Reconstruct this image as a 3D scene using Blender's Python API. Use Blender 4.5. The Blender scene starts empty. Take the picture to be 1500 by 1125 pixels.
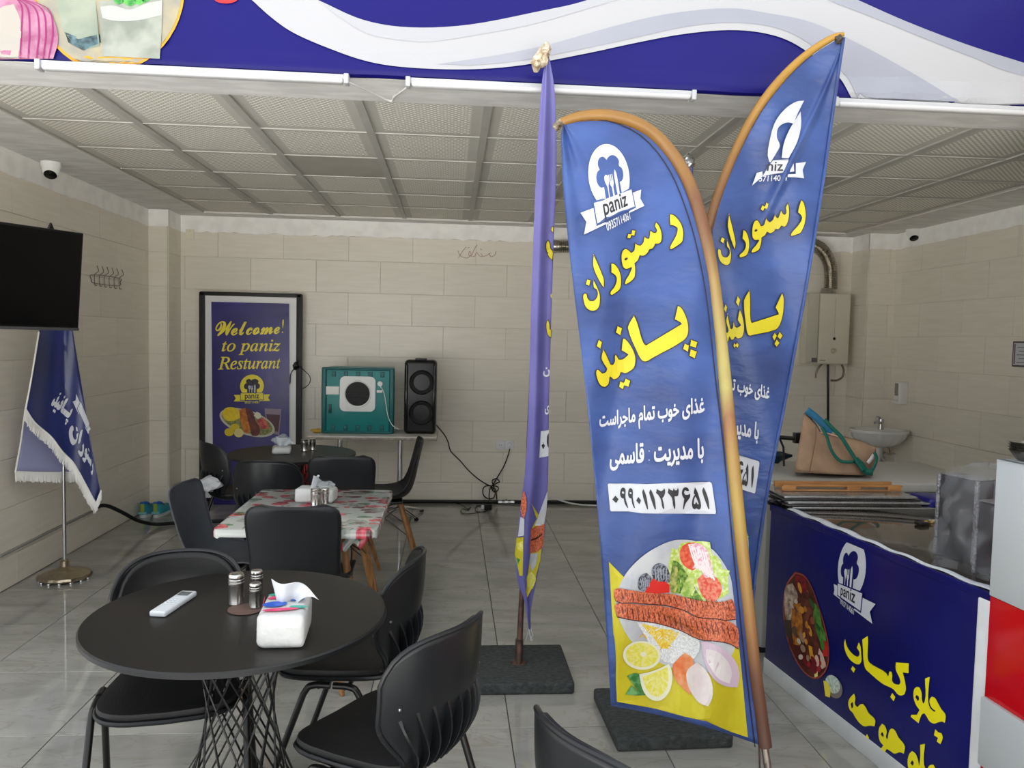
import bpy, bmesh, math, random
import numpy as np
from mathutils import Vector, Matrix, geometry

# ------------------------------------------------------------------ camera, world, exposure
SC = bpy.context.scene
COL = SC.collection
F_PX, YAW, PITCH, ROLL, CAM_H = 1146.0, .0779, .0572, .0218, 1.597
cam_data = bpy.data.cameras.new('camera')
cam_data.sensor_width = 36.0
cam_data.lens = F_PX / 1500 * 36
cam_data.clip_start = .02
cam = bpy.data.objects.new('camera', cam_data)
COL.objects.link(cam)
_f = np.array([math.sin(YAW) * math.cos(PITCH), math.cos(YAW) * math.cos(PITCH), -math.sin(PITCH)])
_r = np.array([math.cos(YAW), -math.sin(YAW), 0.0])
_u = np.cross(_r, _f)
_r, _u = _r * math.cos(ROLL) + _u * math.sin(ROLL), -_r * math.sin(ROLL) + _u * math.cos(ROLL)
_m = Matrix.Identity(4)
for _i in range(3):
    _m[_i][0], _m[_i][1], _m[_i][2] = _r[_i], _u[_i], -_f[_i]
_m[2][3] = CAM_H
cam.matrix_world = _m
SC.camera = cam

world = bpy.data.worlds.new('overcast_sky')
SC.world = world
world.use_nodes = True
_bg = world.node_tree.nodes['Background']
_bg.inputs[0].default_value = (.93, .97, 1.0, 1)
_bg.inputs[1].default_value = 1.0

sun_data = bpy.data.lights.new('sun', 'SUN'); sun_data.energy = 21.0; sun_data.angle = .01; sun_data.color = (1, .985, .965)
sun = bpy.data.objects.new('sun', sun_data); COL.objects.link(sun)
sun.rotation_euler = (math.radians(-38), 0, math.radians(-12))       # high behind the shop: its front stands in the shade, the street in the sun

SC.view_settings.view_transform = 'Standard'
SC.view_settings.look = 'None'
SC.view_settings.gamma = 1.0
SC.view_settings.use_curve_mapping = False
SC.view_settings.exposure = 0.88
SC.cycles.max_bounces = 10
SC.cycles.diffuse_bounces = 6
SC.cycles.transparent_max_bounces = 16

# ------------------------------------------------------------------ pixels to places
CAM = np.array([0, 0, CAM_H])
def ray(x, y):
    return _f + _r * ((x - 750) / F_PX) + _u * ((562.5 - y) / F_PX)
def pz(x, y, z):                                   # the point of height z behind a pixel
    d = ray(x, y); return CAM + d * ((z - CAM_H) / d[2])
def py(x, y, Y):                                   # the point of depth Y behind a pixel
    d = ray(x, y); return CAM + d * (Y / d[1])
def px(x, y, X):
    d = ray(x, y); return CAM + d * (X / d[0])

# ------------------------------------------------------------------ materials
def lin(c):
    return tuple(((v / 255) / 12.92 if v / 255 <= .04045 else ((v / 255 + .055) / 1.055) ** 2.4) for v in c)
_mats = {}
def M(name, col, rough=.5, metal=0.0, var=0.0, vs=6.0, bump=0.0, bs=60.0, spec=.5, col2=None, trans=0.0, alpha=1.0,
      stretch=(1, 1, 1), emit=0.0, rvar=0.0, rnd=0.0, detail=4.0, lo=.35, hi=.65, coat=0.0, ior=1.45, sheen=0.0, subs=0.0):
    if name in _mats: return _mats[name]
    m = bpy.data.materials.new(name); _mats[name] = m
    m.use_nodes = True
    nt = m.node_tree; N = nt.nodes; L = nt.links
    b = N['Principled BSDF']
    c = lin(col)
    b.inputs['Base Color'].default_value = (*c, 1)
    b.inputs['Roughness'].default_value = rough
    b.inputs['Metallic'].default_value = metal
    b.inputs['Specular IOR Level'].default_value = spec
    b.inputs['IOR'].default_value = ior
    b.inputs['Coat Weight'].default_value = coat
    b.inputs['Sheen Weight'].default_value = sheen
    if trans: b.inputs['Transmission Weight'].default_value = trans
    if alpha < 1: b.inputs['Alpha'].default_value = alpha
    if emit:
        b.inputs['Emission Color'].default_value = (*c, 1); b.inputs['Emission Strength'].default_value = emit
    tc = mp = None
    if var or bump or col2 or rvar:
        tc = N.new('ShaderNodeTexCoord'); mp = N.new('ShaderNodeMapping')
        mp.inputs['Scale'].default_value = stretch
        L.new(tc.outputs['Object'], mp.inputs['Vector'])
    src = None
    if var or col2:
        n = N.new('ShaderNodeTexNoise'); n.inputs['Scale'].default_value = vs; n.inputs['Detail'].default_value = detail
        L.new(mp.outputs[0], n.inputs['Vector'])
        r = N.new('ShaderNodeValToRGB')
        r.color_ramp.elements[0].position = lo; r.color_ramp.elements[1].position = hi
        if col2:
            a, d = c, lin(col2)
        else:
            a, d = tuple(v * (1 - var) for v in c), tuple(min(1, v * (1 + var)) for v in c)
        r.color_ramp.elements[0].color = (*a, 1); r.color_ramp.elements[1].color = (*d, 1)
        L.new(n.outputs['Fac'], r.inputs[0]); src = r.outputs[0]
        if rvar:
            mr = N.new('ShaderNodeMapRange'); mr.inputs['To Min'].default_value = max(0, rough - rvar); mr.inputs['To Max'].default_value = rough + rvar
            L.new(n.outputs['Fac'], mr.inputs[0]); L.new(mr.outputs[0], b.inputs['Roughness'])
    if rnd:
        oi = N.new('ShaderNodeObjectInfo'); hs = N.new('ShaderNodeHueSaturation')
        mr = N.new('ShaderNodeMapRange'); mr.inputs['To Min'].default_value = 1 - rnd; mr.inputs['To Max'].default_value = 1 + rnd
        L.new(oi.outputs['Random'], mr.inputs[0]); L.new(mr.outputs[0], hs.inputs['Value'])
        hs.inputs['Color'].default_value = (*c, 1)
        if src: L.new(src, hs.inputs['Color'])
        src = hs.outputs[0]
    if src: L.new(src, b.inputs['Base Color'])
    if bump:
        n2 = N.new('ShaderNodeTexNoise'); n2.inputs['Scale'].default_value = bs; n2.inputs['Detail'].default_value = 3
        L.new(mp.outputs[0], n2.inputs['Vector'])
        bp = N.new('ShaderNodeBump'); bp.inputs['Strength'].default_value = bump; bp.inputs['Distance'].default_value = .01
        L.new(n2.outputs['Fac'], bp.inputs['Height']); L.new(bp.outputs[0], b.inputs['Normal'])
    return m

# ------------------------------------------------------------------ objects
def tag(o, label=None, cat=None, group=None, kind=None):
    if label: o['label'] = label
    if cat: o['category'] = cat
    if group: o['group'] = group
    if kind: o['kind'] = kind
    return o
def thing(name, label, cat, loc=(0, 0, 0), rz=0.0, group=None):
    o = bpy.data.objects.new(name, None); COL.objects.link(o)
    o.empty_display_size = .05
    o.location = loc; o.rotation_euler = (0, 0, rz)
    return tag(o, label, cat, group)
def link(name, me, mat=None, parent=None):
    o = bpy.data.objects.new(name, me); COL.objects.link(o)
    if mat is not None and not me.materials: me.materials.append(mat)
    if parent is not None: o.parent = parent
    return o
def dup(root, loc, rz, label=None, group=None, cat=None, scale=None):
    r = root.copy(); COL.objects.link(r); r.location = loc; r.rotation_euler = (0, 0, rz)
    if scale: r.scale = (scale,) * 3
    tag(r, label, cat, group)
    for ch in list(root.children):
        c = ch.copy(); COL.objects.link(c); c.parent = r
        for g in list(ch.children):
            d = g.copy(); COL.objects.link(d); d.parent = c
    return r

class MB:
    """collects shapes for one mesh"""
    def __init__(s): s.v = []; s.f = []
    def add(s, vs, fs):
        o = len(s.v); s.v += [tuple(map(float, p)) for p in vs]; s.f += [tuple(i + o for i in f) for f in fs]; return s
    def box(s, lo, hi, mat4=None):
        (a, b, c), (d, e, f) = lo, hi
        vs = [(a, b, c), (d, b, c), (d, e, c), (a, e, c), (a, b, f), (d, b, f), (d, e, f), (a, e, f)]
        if mat4 is not None: vs = [tuple(mat4 @ Vector(p)) for p in vs]
        return s.add(vs, [(0, 3, 2, 1), (4, 5, 6, 7), (0, 1, 5, 4), (1, 2, 6, 5), (2, 3, 7, 6), (3, 0, 4, 7)])
    def rbox(s, lo, hi, r, n=3, mat4=None):
        """box with all edges rounded"""
        lo, hi = np.array(lo, float), np.array(hi, float)
        c, h = (lo + hi) / 2, (hi - lo) / 2
        r = min(r, *(h * .999))
        bm = bmesh.new(); bmesh.ops.create_cube(bm, size=2)
        for v in bm.verts: v.co = Vector([c[i] + v.co[i] * h[i] for i in range(3)])
        bmesh.ops.bevel(bm, geom=list(bm.edges), offset=r, segments=n, profile=.5, affect='EDGES', clamp_overlap=True)
        if mat4 is not None: bmesh.ops.transform(bm, matrix=mat4, verts=bm.verts)
        bm.verts.index_update()
        s.add([v.co[:] for v in bm.verts], [[v.index for v in f.verts] for f in bm.faces]); bm.free(); return s
    def lathe(s, prof, n=24, c=(0, 0, 0), cap=True, mod=None):
        """prof: list of (radius, z)"""
        vs, fs = [], []
        for k, (r, z) in enumerate(prof):
            for i in range(n):
                a = 2 * math.pi * i / n
                rr = r * (mod(a, z) if mod else 1)
                vs.append((c[0] + rr * math.cos(a), c[1] + rr * math.sin(a), c[2] + z))
        for k in range(len(prof) - 1):
            for i in range(n):
                j = (i + 1) % n
                fs.append((k * n + i, k * n + j, (k + 1) * n + j, (k + 1) * n + i))
        if cap:
            if prof[0][0] > 1e-6: fs.append(tuple(range(n - 1, -1, -1)))
            if prof[-1][0] > 1e-6: fs.append(tuple(range((len(prof) - 1) * n, len(prof) * n)))
        return s.add(vs, fs)
    def tube(s, pts, r, n=10, cap=True, closed=False, smooth=0):
        P = [np.array(p, float) for p in pts]
        if smooth:
            P = list(catmull(P, smooth, closed))
        m = len(P)
        rad = r if hasattr(r, '__len__') else [r] * m
        if len(rad) != m: rad = list(np.interp(np.linspace(0, 1, m), np.linspace(0, 1, len(rad)), rad))
        vs, fs = [], []
        T = []
        for i in range(m):
            a = P[(i - 1) % m] if closed or i else P[0]
            b = P[(i + 1) % m] if closed or i < m - 1 else P[-1]
            t = b - a; T.append(t / (np.linalg.norm(t) + 1e-12))
        nrm = np.cross(T[0], (0, 0, 1.0))
        if np.linalg.norm(nrm) < 1e-3: nrm = np.cross(T[0], (1.0, 0, 0))
        nrm /= np.linalg.norm(nrm)
        for i in range(m):
            nrm = nrm - T[i] * nrm.dot(T[i]); nrm /= np.linalg.norm(nrm) + 1e-12
            bi = np.cross(T[i], nrm)
            for k in range(n):
                a = 2 * math.pi * k / n
                vs.append(P[i] + rad[i] * (math.cos(a) * nrm + math.sin(a) * bi))
        for i in range(m if closed else m - 1):
            j = (i + 1) % m
            for k in range(n):
                l = (k + 1) % n
                fs.append((i * n + k, i * n + l, j * n + l, j * n + k))
        if cap and not closed:
            fs.append(tuple(range(n - 1, -1, -1))); fs.append(tuple(range((m - 1) * n, m * n)))
        return s.add(vs, fs)
    def grid(s, fn, nu, nv):
        """fn(u, v) for u, v in 0..1"""
        vs = [fn(i / nu, j / nv) for j in range(nv + 1) for i in range(nu + 1)]
        w = nu + 1
        return s.add(vs, [(j * w + i, j * w + i + 1, (j + 1) * w + i + 1, (j + 1) * w + i) for j in range(nv) for i in range(nu)])
    def prism(s, poly, z0, z1, mat4=None):
        """poly: ccw list of (x, y)"""
        n = len(poly)
        vs = [(x, y, z0) for x, y in poly] + [(x, y, z1) for x, y in poly]
        if mat4 is not None: vs = [tuple(mat4 @ Vector(p)) for p in vs]
        return s.add(vs, [tuple(range(n - 1, -1, -1)), tuple(range(n, 2 * n))] + [(i, (i + 1) % n, (i + 1) % n + n, i + n) for i in range(n)])
    def mesh(s, name, smooth=True, angle=40):
        me = bpy.data.meshes.new(name); me.from_pydata(s.v, [], s.f); me.update()
        if smooth:
            me.polygons.foreach_set('use_smooth', [True] * len(me.polygons))
            try: me.set_sharp_from_angle(angle=math.radians(angle))
            except Exception: pass
        return me
    def build(s, name, mat, parent=None, smooth=True, angle=40, loc=None, solid=0, soff=0, sub=0, bevel=0):
        o = link(name, s.mesh(name, smooth, angle), mat, parent)
        if loc is not None: o.location = loc
        if solid:
            md = o.modifiers.new('thick', 'SOLIDIFY'); md.thickness = solid; md.offset = soff
        if bevel:
            md = o.modifiers.new('bevel', 'BEVEL'); md.width = bevel; md.segments = 2; md.limit_method = 'ANGLE'
        if sub:
            md = o.modifiers.new('sub', 'SUBSURF'); md.levels = sub; md.render_levels = sub
        return o
def struct(name, mb, mat, label=None, **k):
    o = mb.build(name, mat, **k) if 'smooth' in k else mb.build(name, mat, smooth=False, **k)
    return tag(o, label, None, None, 'structure')

def catmull(P, k, closed=False):
    P = [np.array(p, float) for p in P]; n = len(P); out = []
    for i in range(n if closed else n - 1):
        p0 = P[(i - 1) % n] if closed or i else 2 * P[0] - P[1]
        p1, p2 = P[i], P[(i + 1) % n]
        p3 = P[(i + 2) % n] if closed or i < n - 2 else 2 * P[-1] - P[-2]
        for j in range(k):
            t = j / k
            out.append(.5 * ((2 * p1) + (p2 - p0) * t + (2 * p0 - 5 * p1 + 4 * p2 - p3) * t * t + (3 * p1 - p0 - 3 * p2 + p3) * t ** 3))
    if not closed: out.append(P[-1])
    return out
def rrect(x0, y0, x1, y1, r, n=5):
    out = []
    for cx, cy, a0 in ((x1 - r, y1 - r, 0), (x0 + r, y1 - r, 90), (x0 + r, y0 + r, 180), (x1 - r, y0 + r, 270)):
        for i in range(n + 1):
            a = math.radians(a0 + 90 * i / n); out.append((cx + r * math.cos(a), cy + r * math.sin(a)))
    return out
def ell(cx, cy, rx, ry, rot=0, n=28, a0=0, a1=360):
    c, s_ = math.cos(math.radians(rot)), math.sin(math.radians(rot)); out = []
    full = abs(a1 - a0) >= 360
    for i in range(n if full else n + 1):
        a = math.radians(a0 + (a1 - a0) * i / n)
        x, y = rx * math.cos(a), ry * math.sin(a)
        out.append((cx + x * c - y * s_, cy + x * s_ + y * c))
    return out

# ------------------------------------------------------------------ flat print laid on real surfaces
def smooth_loop(pts, corner=55, k=4):
    """rounds a traced outline, keeping its sharp corners"""
    P = np.array(pts, float); n = len(P); out = []
    tang = []
    for i in range(n):
        a, b = P[i] - P[i - 1], P[(i + 1) % n] - P[i]
        la, lb = np.linalg.norm(a) + 1e-9, np.linalg.norm(b) + 1e-9
        ang = math.degrees(math.acos(max(-1, min(1, a.dot(b) / la / lb))))
        if ang > corner: tang.append(None)
        else:
            t = a / la + b / lb; tang.append(t / (np.linalg.norm(t) + 1e-9))
    for i in range(n):
        p, q = P[i], P[(i + 1) % n]; d = np.linalg.norm(q - p)
        u = (q - p) if tang[i] is None else tang[i] * d
        v = (q - p) if tang[(i + 1) % n] is None else tang[(i + 1) % n] * d
        for j in range(k):
            t = j / k
            out.append((2 * t ** 3 - 3 * t * t + 1) * p + (t ** 3 - 2 * t * t + t) * u + (-2 * t ** 3 + 3 * t * t) * q + (t ** 3 - t * t) * v)
    return np.array(out)
def grow(loop, d):
    P = np.array(loop, float); n = len(P)
    area = .5 * sum(P[i][0] * P[(i + 1) % n][1] - P[(i + 1) % n][0] * P[i][1] for i in range(n))
    out = []
    for i in range(n):
        t = P[(i + 1) % n] - P[i - 1]; t /= np.linalg.norm(t) + 1e-9
        nn = np.array([t[1], -t[0]]) * (1 if area > 0 else -1)
        out.append(P[i] + nn * d)
    return np.array(out)
def winding(loops, pts, evenodd):
    w = np.zeros(len(pts))
    for L in loops:
        A = np.asarray(L, float); B = np.roll(A, -1, 0)
        for (ax, ay), (bx, by) in zip(A, B):
            up = (ay <= pts[:, 1]) & (by > pts[:, 1]); dn = (ay > pts[:, 1]) & (by <= pts[:, 1])
            cr = (bx - ax) * (pts[:, 1] - ay) - (pts[:, 0] - ax) * (by - ay)
            w += (up & (cr > 0)).astype(float) - (dn & (cr < 0)).astype(float) if not evenodd else ((up & (cr > 0)) | (dn & (cr < 0))).astype(float)
    return (w % 2 > .5) if evenodd else (np.abs(w) > .5)
def fill2d(loops, step=0, evenodd=True):
    V, E = [], []
    for L in loops:
        o = len(V); n = len(L)
        V += [Vector((float(p[0]), float(p[1]))) for p in L]
        E += [(o + i, o + (i + 1) % n) for i in range(n)]
    A = np.array([v[:] for v in V])
    if step:
        lo, hi = A.min(0), A.max(0)
        gx = np.arange(lo[0] + step / 2, hi[0], step); gy = np.arange(lo[1] + step / 2, hi[1], step)
        if len(gx) and len(gy):
            G = np.array([(x, y) for y in gy for x in gx]); G = G + np.random.RandomState(1).uniform(-.2, .2, G.shape) * step
            G = G[winding(loops, G, evenodd)]
            V += [Vector(p) for p in G.tolist()]
    v, e, f, *_ = geometry.delaunay_2d_cdt(V, E, [], 0, 1e-5)
    v = np.array([p[:] for p in v]); f = np.array([(t[0], t[i], t[i + 1]) for t in f for i in range(1, len(t) - 1)], int)
    cen = v[f].mean(1)
    return v, f[winding(loops, cen, evenodd)]
def decal(name, loops, S, mat, parent, off=.001, step=0, evenodd=True, label=None):
    step = step or getattr(S, 'step', 0)
    v, f = fill2d(loops, step, evenodd)
    pts = [S(x, y, off) for x, y in v]
    me = bpy.data.meshes.new(name); me.from_pydata([tuple(map(float, p)) for p in pts], [], f.tolist()); me.update()
    o = link(name, me, mat, None)
    if parent is not None:
        o.parent = parent; o.matrix_parent_inverse = parent_matrix(parent).inverted()
    if label: o['label'] = label
    return o
def parent_matrix(o):
    m = Matrix.LocRotScale(o.location, o.rotation_euler, o.scale)
    return parent_matrix(o.parent) @ o.matrix_parent_inverse @ m if o.parent else m
def keep(o, parent):                              # parents an object whose mesh is in world coordinates
    o.parent = parent; o.matrix_parent_inverse = parent_matrix(parent).inverted(); return o
def plane_map(p0, n):
    p0, n = np.array(p0, float), np.array(n, float); n /= np.linalg.norm(n)
    if n.dot(CAM - p0) < 0: n = -n
    def S(x, y, off=0):
        d = ray(x, y); q = p0 + n * off
        return CAM + d * (n.dot(q - CAM) / n.dot(d))
    return S
def homog(src, dst):
    A, b = [], []
    for (x, y), (u, v) in zip(src, dst):
        A.append([x, y, 1, 0, 0, 0, -u * x, -u * y]); b.append(u)
        A.append([0, 0, 0, x, y, 1, -v * x, -v * y]); b.append(v)
    h = np.append(np.linalg.solve(np.array(A, float), np.array(b, float)), 1).reshape(3, 3)
    def f(P):
        P = np.asarray(P, float); w = P @ h[2, :2] + h[2, 2]
        return np.stack([(P @ h[0, :2] + h[0, 2]) / w, (P @ h[1, :2] + h[1, 2]) / w], -1)
    return f
# outlines of written words
_FORMS = {'ا': 'ﺍﺎ', 'ب': 'ﺏﺐﺑﺒ', 'پ': 'ﭖﭗﭘﭙ', 'ت': 'ﺕﺖﺗﺘ', 'ج': 'ﺝﺞﺟﺠ', 'خ': 'ﺥﺦﺧﺨ', 'د': 'ﺩﺪ', 'ذ': 'ﺫﺬ', 'ر': 'ﺭﺮ', 'س': 'ﺱﺲﺳﺴ',
          'غ': 'ﻍﻎﻏﻐ', 'ق': 'ﻕﻖﻗﻘ', 'م': 'ﻡﻢﻣﻤ', 'ن': 'ﻥﻦﻧﻨ', 'و': 'ﻭﻮ', 'ی': 'ﯼﯽﯾﯿ', 'ه': 'ﻩﻪﻫﻬ', 'ل': 'ﻝﻞﻟﻠ', 'چ': 'ﭺﭻﭼﭽ', 'ک': 'ﮎﮏﮐﮑ'}
def shape_persian(s):
    out = []
    for i, c in enumerate(s):
        if c not in _FORMS: out.append(c); continue
        f = _FORMS[c]
        prev = i > 0 and s[i - 1] in _FORMS and len(_FORMS[s[i - 1]]) == 4
        nxt = i < len(s) - 1 and s[i + 1] in _FORMS and len(f) == 4
        out.append(f[3 if prev and nxt else 2 if nxt else 1 if prev else 0])
    return ''.join(reversed(out))
_tcache = {}
def text_loops(s, bold=0.0, k=4):
    if (s, bold) in _tcache: return _tcache[(s, bold)]
    cu = bpy.data.curves.new('outline', 'FONT'); cu.body = s; cu.size = 1
    ob = bpy.data.objects.new('outline', cu); COL.objects.link(ob)
    c2 = ob.to_curve(bpy.context.evaluated_depsgraph_get(), apply_modifiers=False)
    loops, raw = [], []
    for sp in c2.splines:
        L = []
        bp = sp.bezier_points
        for i in range(len(bp)):
            a, b = bp[i], bp[(i + 1) % len(bp)]
            for j in range(k):
                t = j / k
                q = a.co * (1 - t) ** 3 + 3 * a.handle_right * t * (1 - t) ** 2 + 3 * b.handle_left * t * t * (1 - t) + b.co * t ** 3
                if not L or (abs(q[0] - L[-1][0]) + abs(q[1] - L[-1][1])) > 1e-4: L.append((q[0], q[1]))
        if len(L) > 2:
            raw.append(np.array(L))
    area = lambda L: .5 * np.sum(L[:, 0] * np.roll(L[:, 1], -1) - np.roll(L[:, 0], -1) * L[:, 1])
    sg = area(max(raw, key=lambda L: abs(area(L))))        # outer loops turn like the largest one; they grow, holes shrink
    for L in raw: loops.append(grow(L, bold if area(L) * sg > 0 else -bold) if bold else L)
    ob.to_curve_clear(); bpy.data.objects.remove(ob); bpy.data.curves.remove(cu)
    _tcache[(s, bold)] = loops
    return loops
def write(name, s, quad, S, mat, parent, off=.002, bold=0.0, step=0):
    """quad: pixel corners of the text's box: top-left, top-right, bottom-right, bottom-left"""
    L = text_loops(s, bold); A = np.concatenate(L); lo, hi = A.min(0), A.max(0)
    h = homog([(lo[0], hi[1]), (hi[0], hi[1]), (hi[0], lo[1]), (lo[0], lo[1])], quad)
    return decal(name, [h(l) for l in L], S, mat, parent, off, step, evenodd=False)
random.seed(4)
# ------------------------------------------------------------------ the room
LW, RW, BW = -2.70, 4.22, 7.54          # left wall, right wall, back wall
CH = 2.674                              # ceiling height
FY = 3.37                               # plane of the shop front
PIL = 7.22                              # front of the two corner pilasters

def custom(name):
    m = bpy.data.materials.new(name); m.use_nodes = True; _mats[name] = m
    return m, m.node_tree.nodes, m.node_tree.links, m.node_tree.nodes['Principled BSDF']

def marble_mat():
    m, N, L, b = custom('polished_marble_tile')
    g = N.new('ShaderNodeNewGeometry'); oi = N.new('ShaderNodeObjectInfo')
    off = N.new('ShaderNodeVectorMath'); off.operation = 'MULTIPLY_ADD'
    cr = N.new('ShaderNodeCombineXYZ')
    mul = N.new('ShaderNodeMath'); mul.operation = 'MULTIPLY'; mul.inputs[1].default_value = 37
    L.new(oi.outputs['Random'], mul.inputs[0]); L.new(mul.outputs[0], cr.inputs[2])
    add = N.new('ShaderNodeVectorMath'); L.new(g.outputs['Position'], add.inputs[0]); L.new(cr.outputs[0], add.inputs[1])
    mp = N.new('ShaderNodeMapping'); mp.inputs['Rotation'].default_value = (0, 0, .6); mp.inputs['Scale'].default_value = (1, 2.6, 1)
    L.new(add.outputs[0], mp.inputs['Vector'])
    n1 = N.new('ShaderNodeTexNoise'); n1.inputs['Scale'].default_value = 1.6; n1.inputs['Detail'].default_value = 6; n1.inputs['Distortion'].default_value = 1.2
    L.new(mp.outputs[0], n1.inputs['Vector'])
    r1 = N.new('ShaderNodeValToRGB'); e = r1.color_ramp.elements
    e[0].position, e[1].position = .3, .7
    e[0].color = (*lin((141, 140, 134)), 1); e[1].color = (*lin((167, 166, 160)), 1)
    L.new(n1.outputs['Fac'], r1.inputs[0])
    n2 = N.new('ShaderNodeTexNoise'); n2.inputs['Scale'].default_value = 2.3; n2.inputs['Detail'].default_value = 5; n2.inputs['Distortion'].default_value = 2.0
    L.new(mp.outputs[0], n2.inputs['Vector'])
    r2 = N.new('ShaderNodeValToRGB'); e = r2.color_ramp.elements
    e[0].position, e[1].position = .485, .53
    e[0].color = (0, 0, 0, 1); e[1].color = (0, 0, 0, 1)
    k = r2.color_ramp.elements.new(.505); k.color = (1, 1, 1, 1)
    L.new(n2.outputs['Fac'], r2.inputs[0])
    mx = N.new('ShaderNodeMix'); mx.data_type = 'RGBA'
    sc = N.new('ShaderNodeMath'); sc.operation = 'MULTIPLY'; sc.inputs[1].default_value = .35
    L.new(r2.outputs[0], sc.inputs[0]); L.new(sc.outputs[0], mx.inputs['Factor'])
    L.new(r1.outputs[0], mx.inputs['A']); mx.inputs['B'].default_value = (*lin((122, 114, 98)), 1)
    L.new(mx.outputs['Result'], b.inputs['Base Color'])
    b.inputs['Roughness'].default_value = .06; b.inputs['Specular IOR Level'].default_value = .85
    return m
FLOOR_TILE = marble_mat()
GROUT = M('dark_grout', (78, 74, 66), .9)
FX0, FR0, T = .2655, 6.7206, .6
# floor: a grout bed with every tile a child
FL_Y0 = FR0 - 12 * T                         # the tiling starts behind the camera
floor = struct('floor', MB().box((LW - .1, FL_Y0, -.12), (RW + .1, BW + .1, -.004)), GROUT)
xs = [LW] + [FX0 + T * k for k in range(-8, 12) if LW + .02 < FX0 + T * k < RW - .02] + [RW]
ys = [FL_Y0] + [FR0 - T * k for k in range(11, -3, -1) if FR0 - T * k < BW - .02] + [BW]
_tm = {}
def tile_mesh(w, d, h, b, name):
    key = (round(w, 3), round(d, 3), h, name)
    if key not in _tm:
        mb = MB(); x, y = w / 2, d / 2
        mb.add([(-x, -y, -h), (x, -y, -h), (x, y, -h), (-x, y, -h), (-x, -y, -b), (x, -y, -b), (x, y, -b), (-x, y, -b),
                (-x + b, -y + b, 0), (x - b, -y + b, 0), (x - b, y - b, 0), (-x + b, y - b, 0)],
               [(0, 1, 5, 4), (1, 2, 6, 5), (2, 3, 7, 6), (3, 0, 4, 7), (4, 5, 9, 8), (5, 6, 10, 9), (6, 7, 11, 10), (7, 4, 8, 11), (8, 9, 10, 11)])
        _tm[key] = mb.mesh(name, smooth=False)
    return _tm[key]
for i in range(len(xs) - 1):
    for j in range(len(ys) - 1):
        w, d = xs[i + 1] - xs[i] - .004, ys[j + 1] - ys[j] - .004
        o = link('floor_tile', tile_mesh(w, d, .010, .0012, 'floor_tile'), FLOOR_TILE, floor)
        o.location = ((xs[i] + xs[i + 1]) / 2, (ys[j] + ys[j + 1]) / 2, 0)
struct('ground_street', MB().box((-40, -40, -.2), (40, FL_Y0, -.03)), M('street_paving', (196, 194, 190), .85, var=.08, vs=1.5))

# walls of large cream tiles
def wall_tile_mat():
    m, N, L, b = custom('cream_wall_tile')
    g = N.new('ShaderNodeNewGeometry'); oi = N.new('ShaderNodeObjectInfo')
    mp = N.new('ShaderNodeMapping'); mp.inputs['Scale'].default_value = (1.2, 1.2, 14)
    L.new(g.outputs['Position'], mp.inputs['Vector'])
    n = N.new('ShaderNodeTexNoise'); n.inputs['Scale'].default_value = 3; n.inputs['Detail'].default_value = 4
    L.new(mp.outputs[0], n.inputs['Vector'])
    r = N.new('ShaderNodeValToRGB'); e = r.color_ramp.elements; e[0].position, e[1].position = .3, .75
    e[0].color = (*lin((230, 223, 208)), 1); e[1].color = (*lin((238, 232, 219)), 1)
    L.new(n.outputs['Fac'], r.inputs[0])
    hs = N.new('ShaderNodeHueSaturation'); mr = N.new('ShaderNodeMapRange'); mr.inputs['To Min'].default_value = .97; mr.inputs['To Max'].default_value = 1.02
    L.new(oi.outputs['Random'], mr.inputs[0]); L.new(mr.outputs[0], hs.inputs['Value']); L.new(r.outputs[0], hs.inputs['Color'])
    L.new(hs.outputs[0], b.inputs['Base Color']); b.inputs['Roughness'].default_value = .32; b.inputs['Specular IOR Level'].default_value = .4
    return m
WT = wall_tile_mat()
WG = M('wall_joint_cement', (214, 207, 190), .9)
PLASTER = M('white_plaster', (251, 249, 245), .9, var=.06, vs=9, bump=.15, bs=30)
TOPZ = 2.53                              # tiles stop here, plaster above
def tiled(parent, o, ux, n, length, z0, z1, first, name='wall_tile', tw=.6, th=.3, zbase=.2):
    """tiles on a vertical face: o = corner at floor, ux = direction along, n = outward normal"""
    ux, n = Vector(ux), Vector(n); R = Matrix((ux, Vector((0, 0, 1)), n)).transposed().to_4x4()
    zs = [z0] + [zbase + th * k for k in range(-1, 12) if z0 + .02 < zbase + th * k < z1 - .02] + [z1]
    for r in range(len(zs) - 1):
        sh = first + (tw / 2 if round((zs[r] - zbase) / th) % 2 else 0)
        xs_ = [0] + sorted(sh + tw * k for k in range(-20, 20) if .03 < sh + tw * k < length - .03) + [length]
        for i in range(len(xs_) - 1):
            w, h = xs_[i + 1] - xs_[i] - .0025, zs[r + 1] - zs[r] - .0025
            t = link(name, tile_mesh(w, h, .008, .001, 'wall_tile'), WT, parent)
            t.matrix_local = Matrix.Translation(Vector(o) + ux * ((xs_[i] + xs_[i + 1]) / 2) + Vector((0, 0, (zs[r] + zs[r + 1]) / 2)) + n * random.uniform(.0085, .0095)) @ R
PLW = .17                                # pilaster width
wall_back = struct('wall_back', MB().box((LW - .15, BW, 0), (RW + .15, BW + .15, 3.2)), WG)
jx = py(463, 455, BW)[0]
tiled(wall_back, (LW + PLW, BW, 0), (1, 0, 0), (0, -1, 0), RW - LW - PLW - .27, .004, TOPZ, (jx - LW - PLW) % .6)
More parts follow.
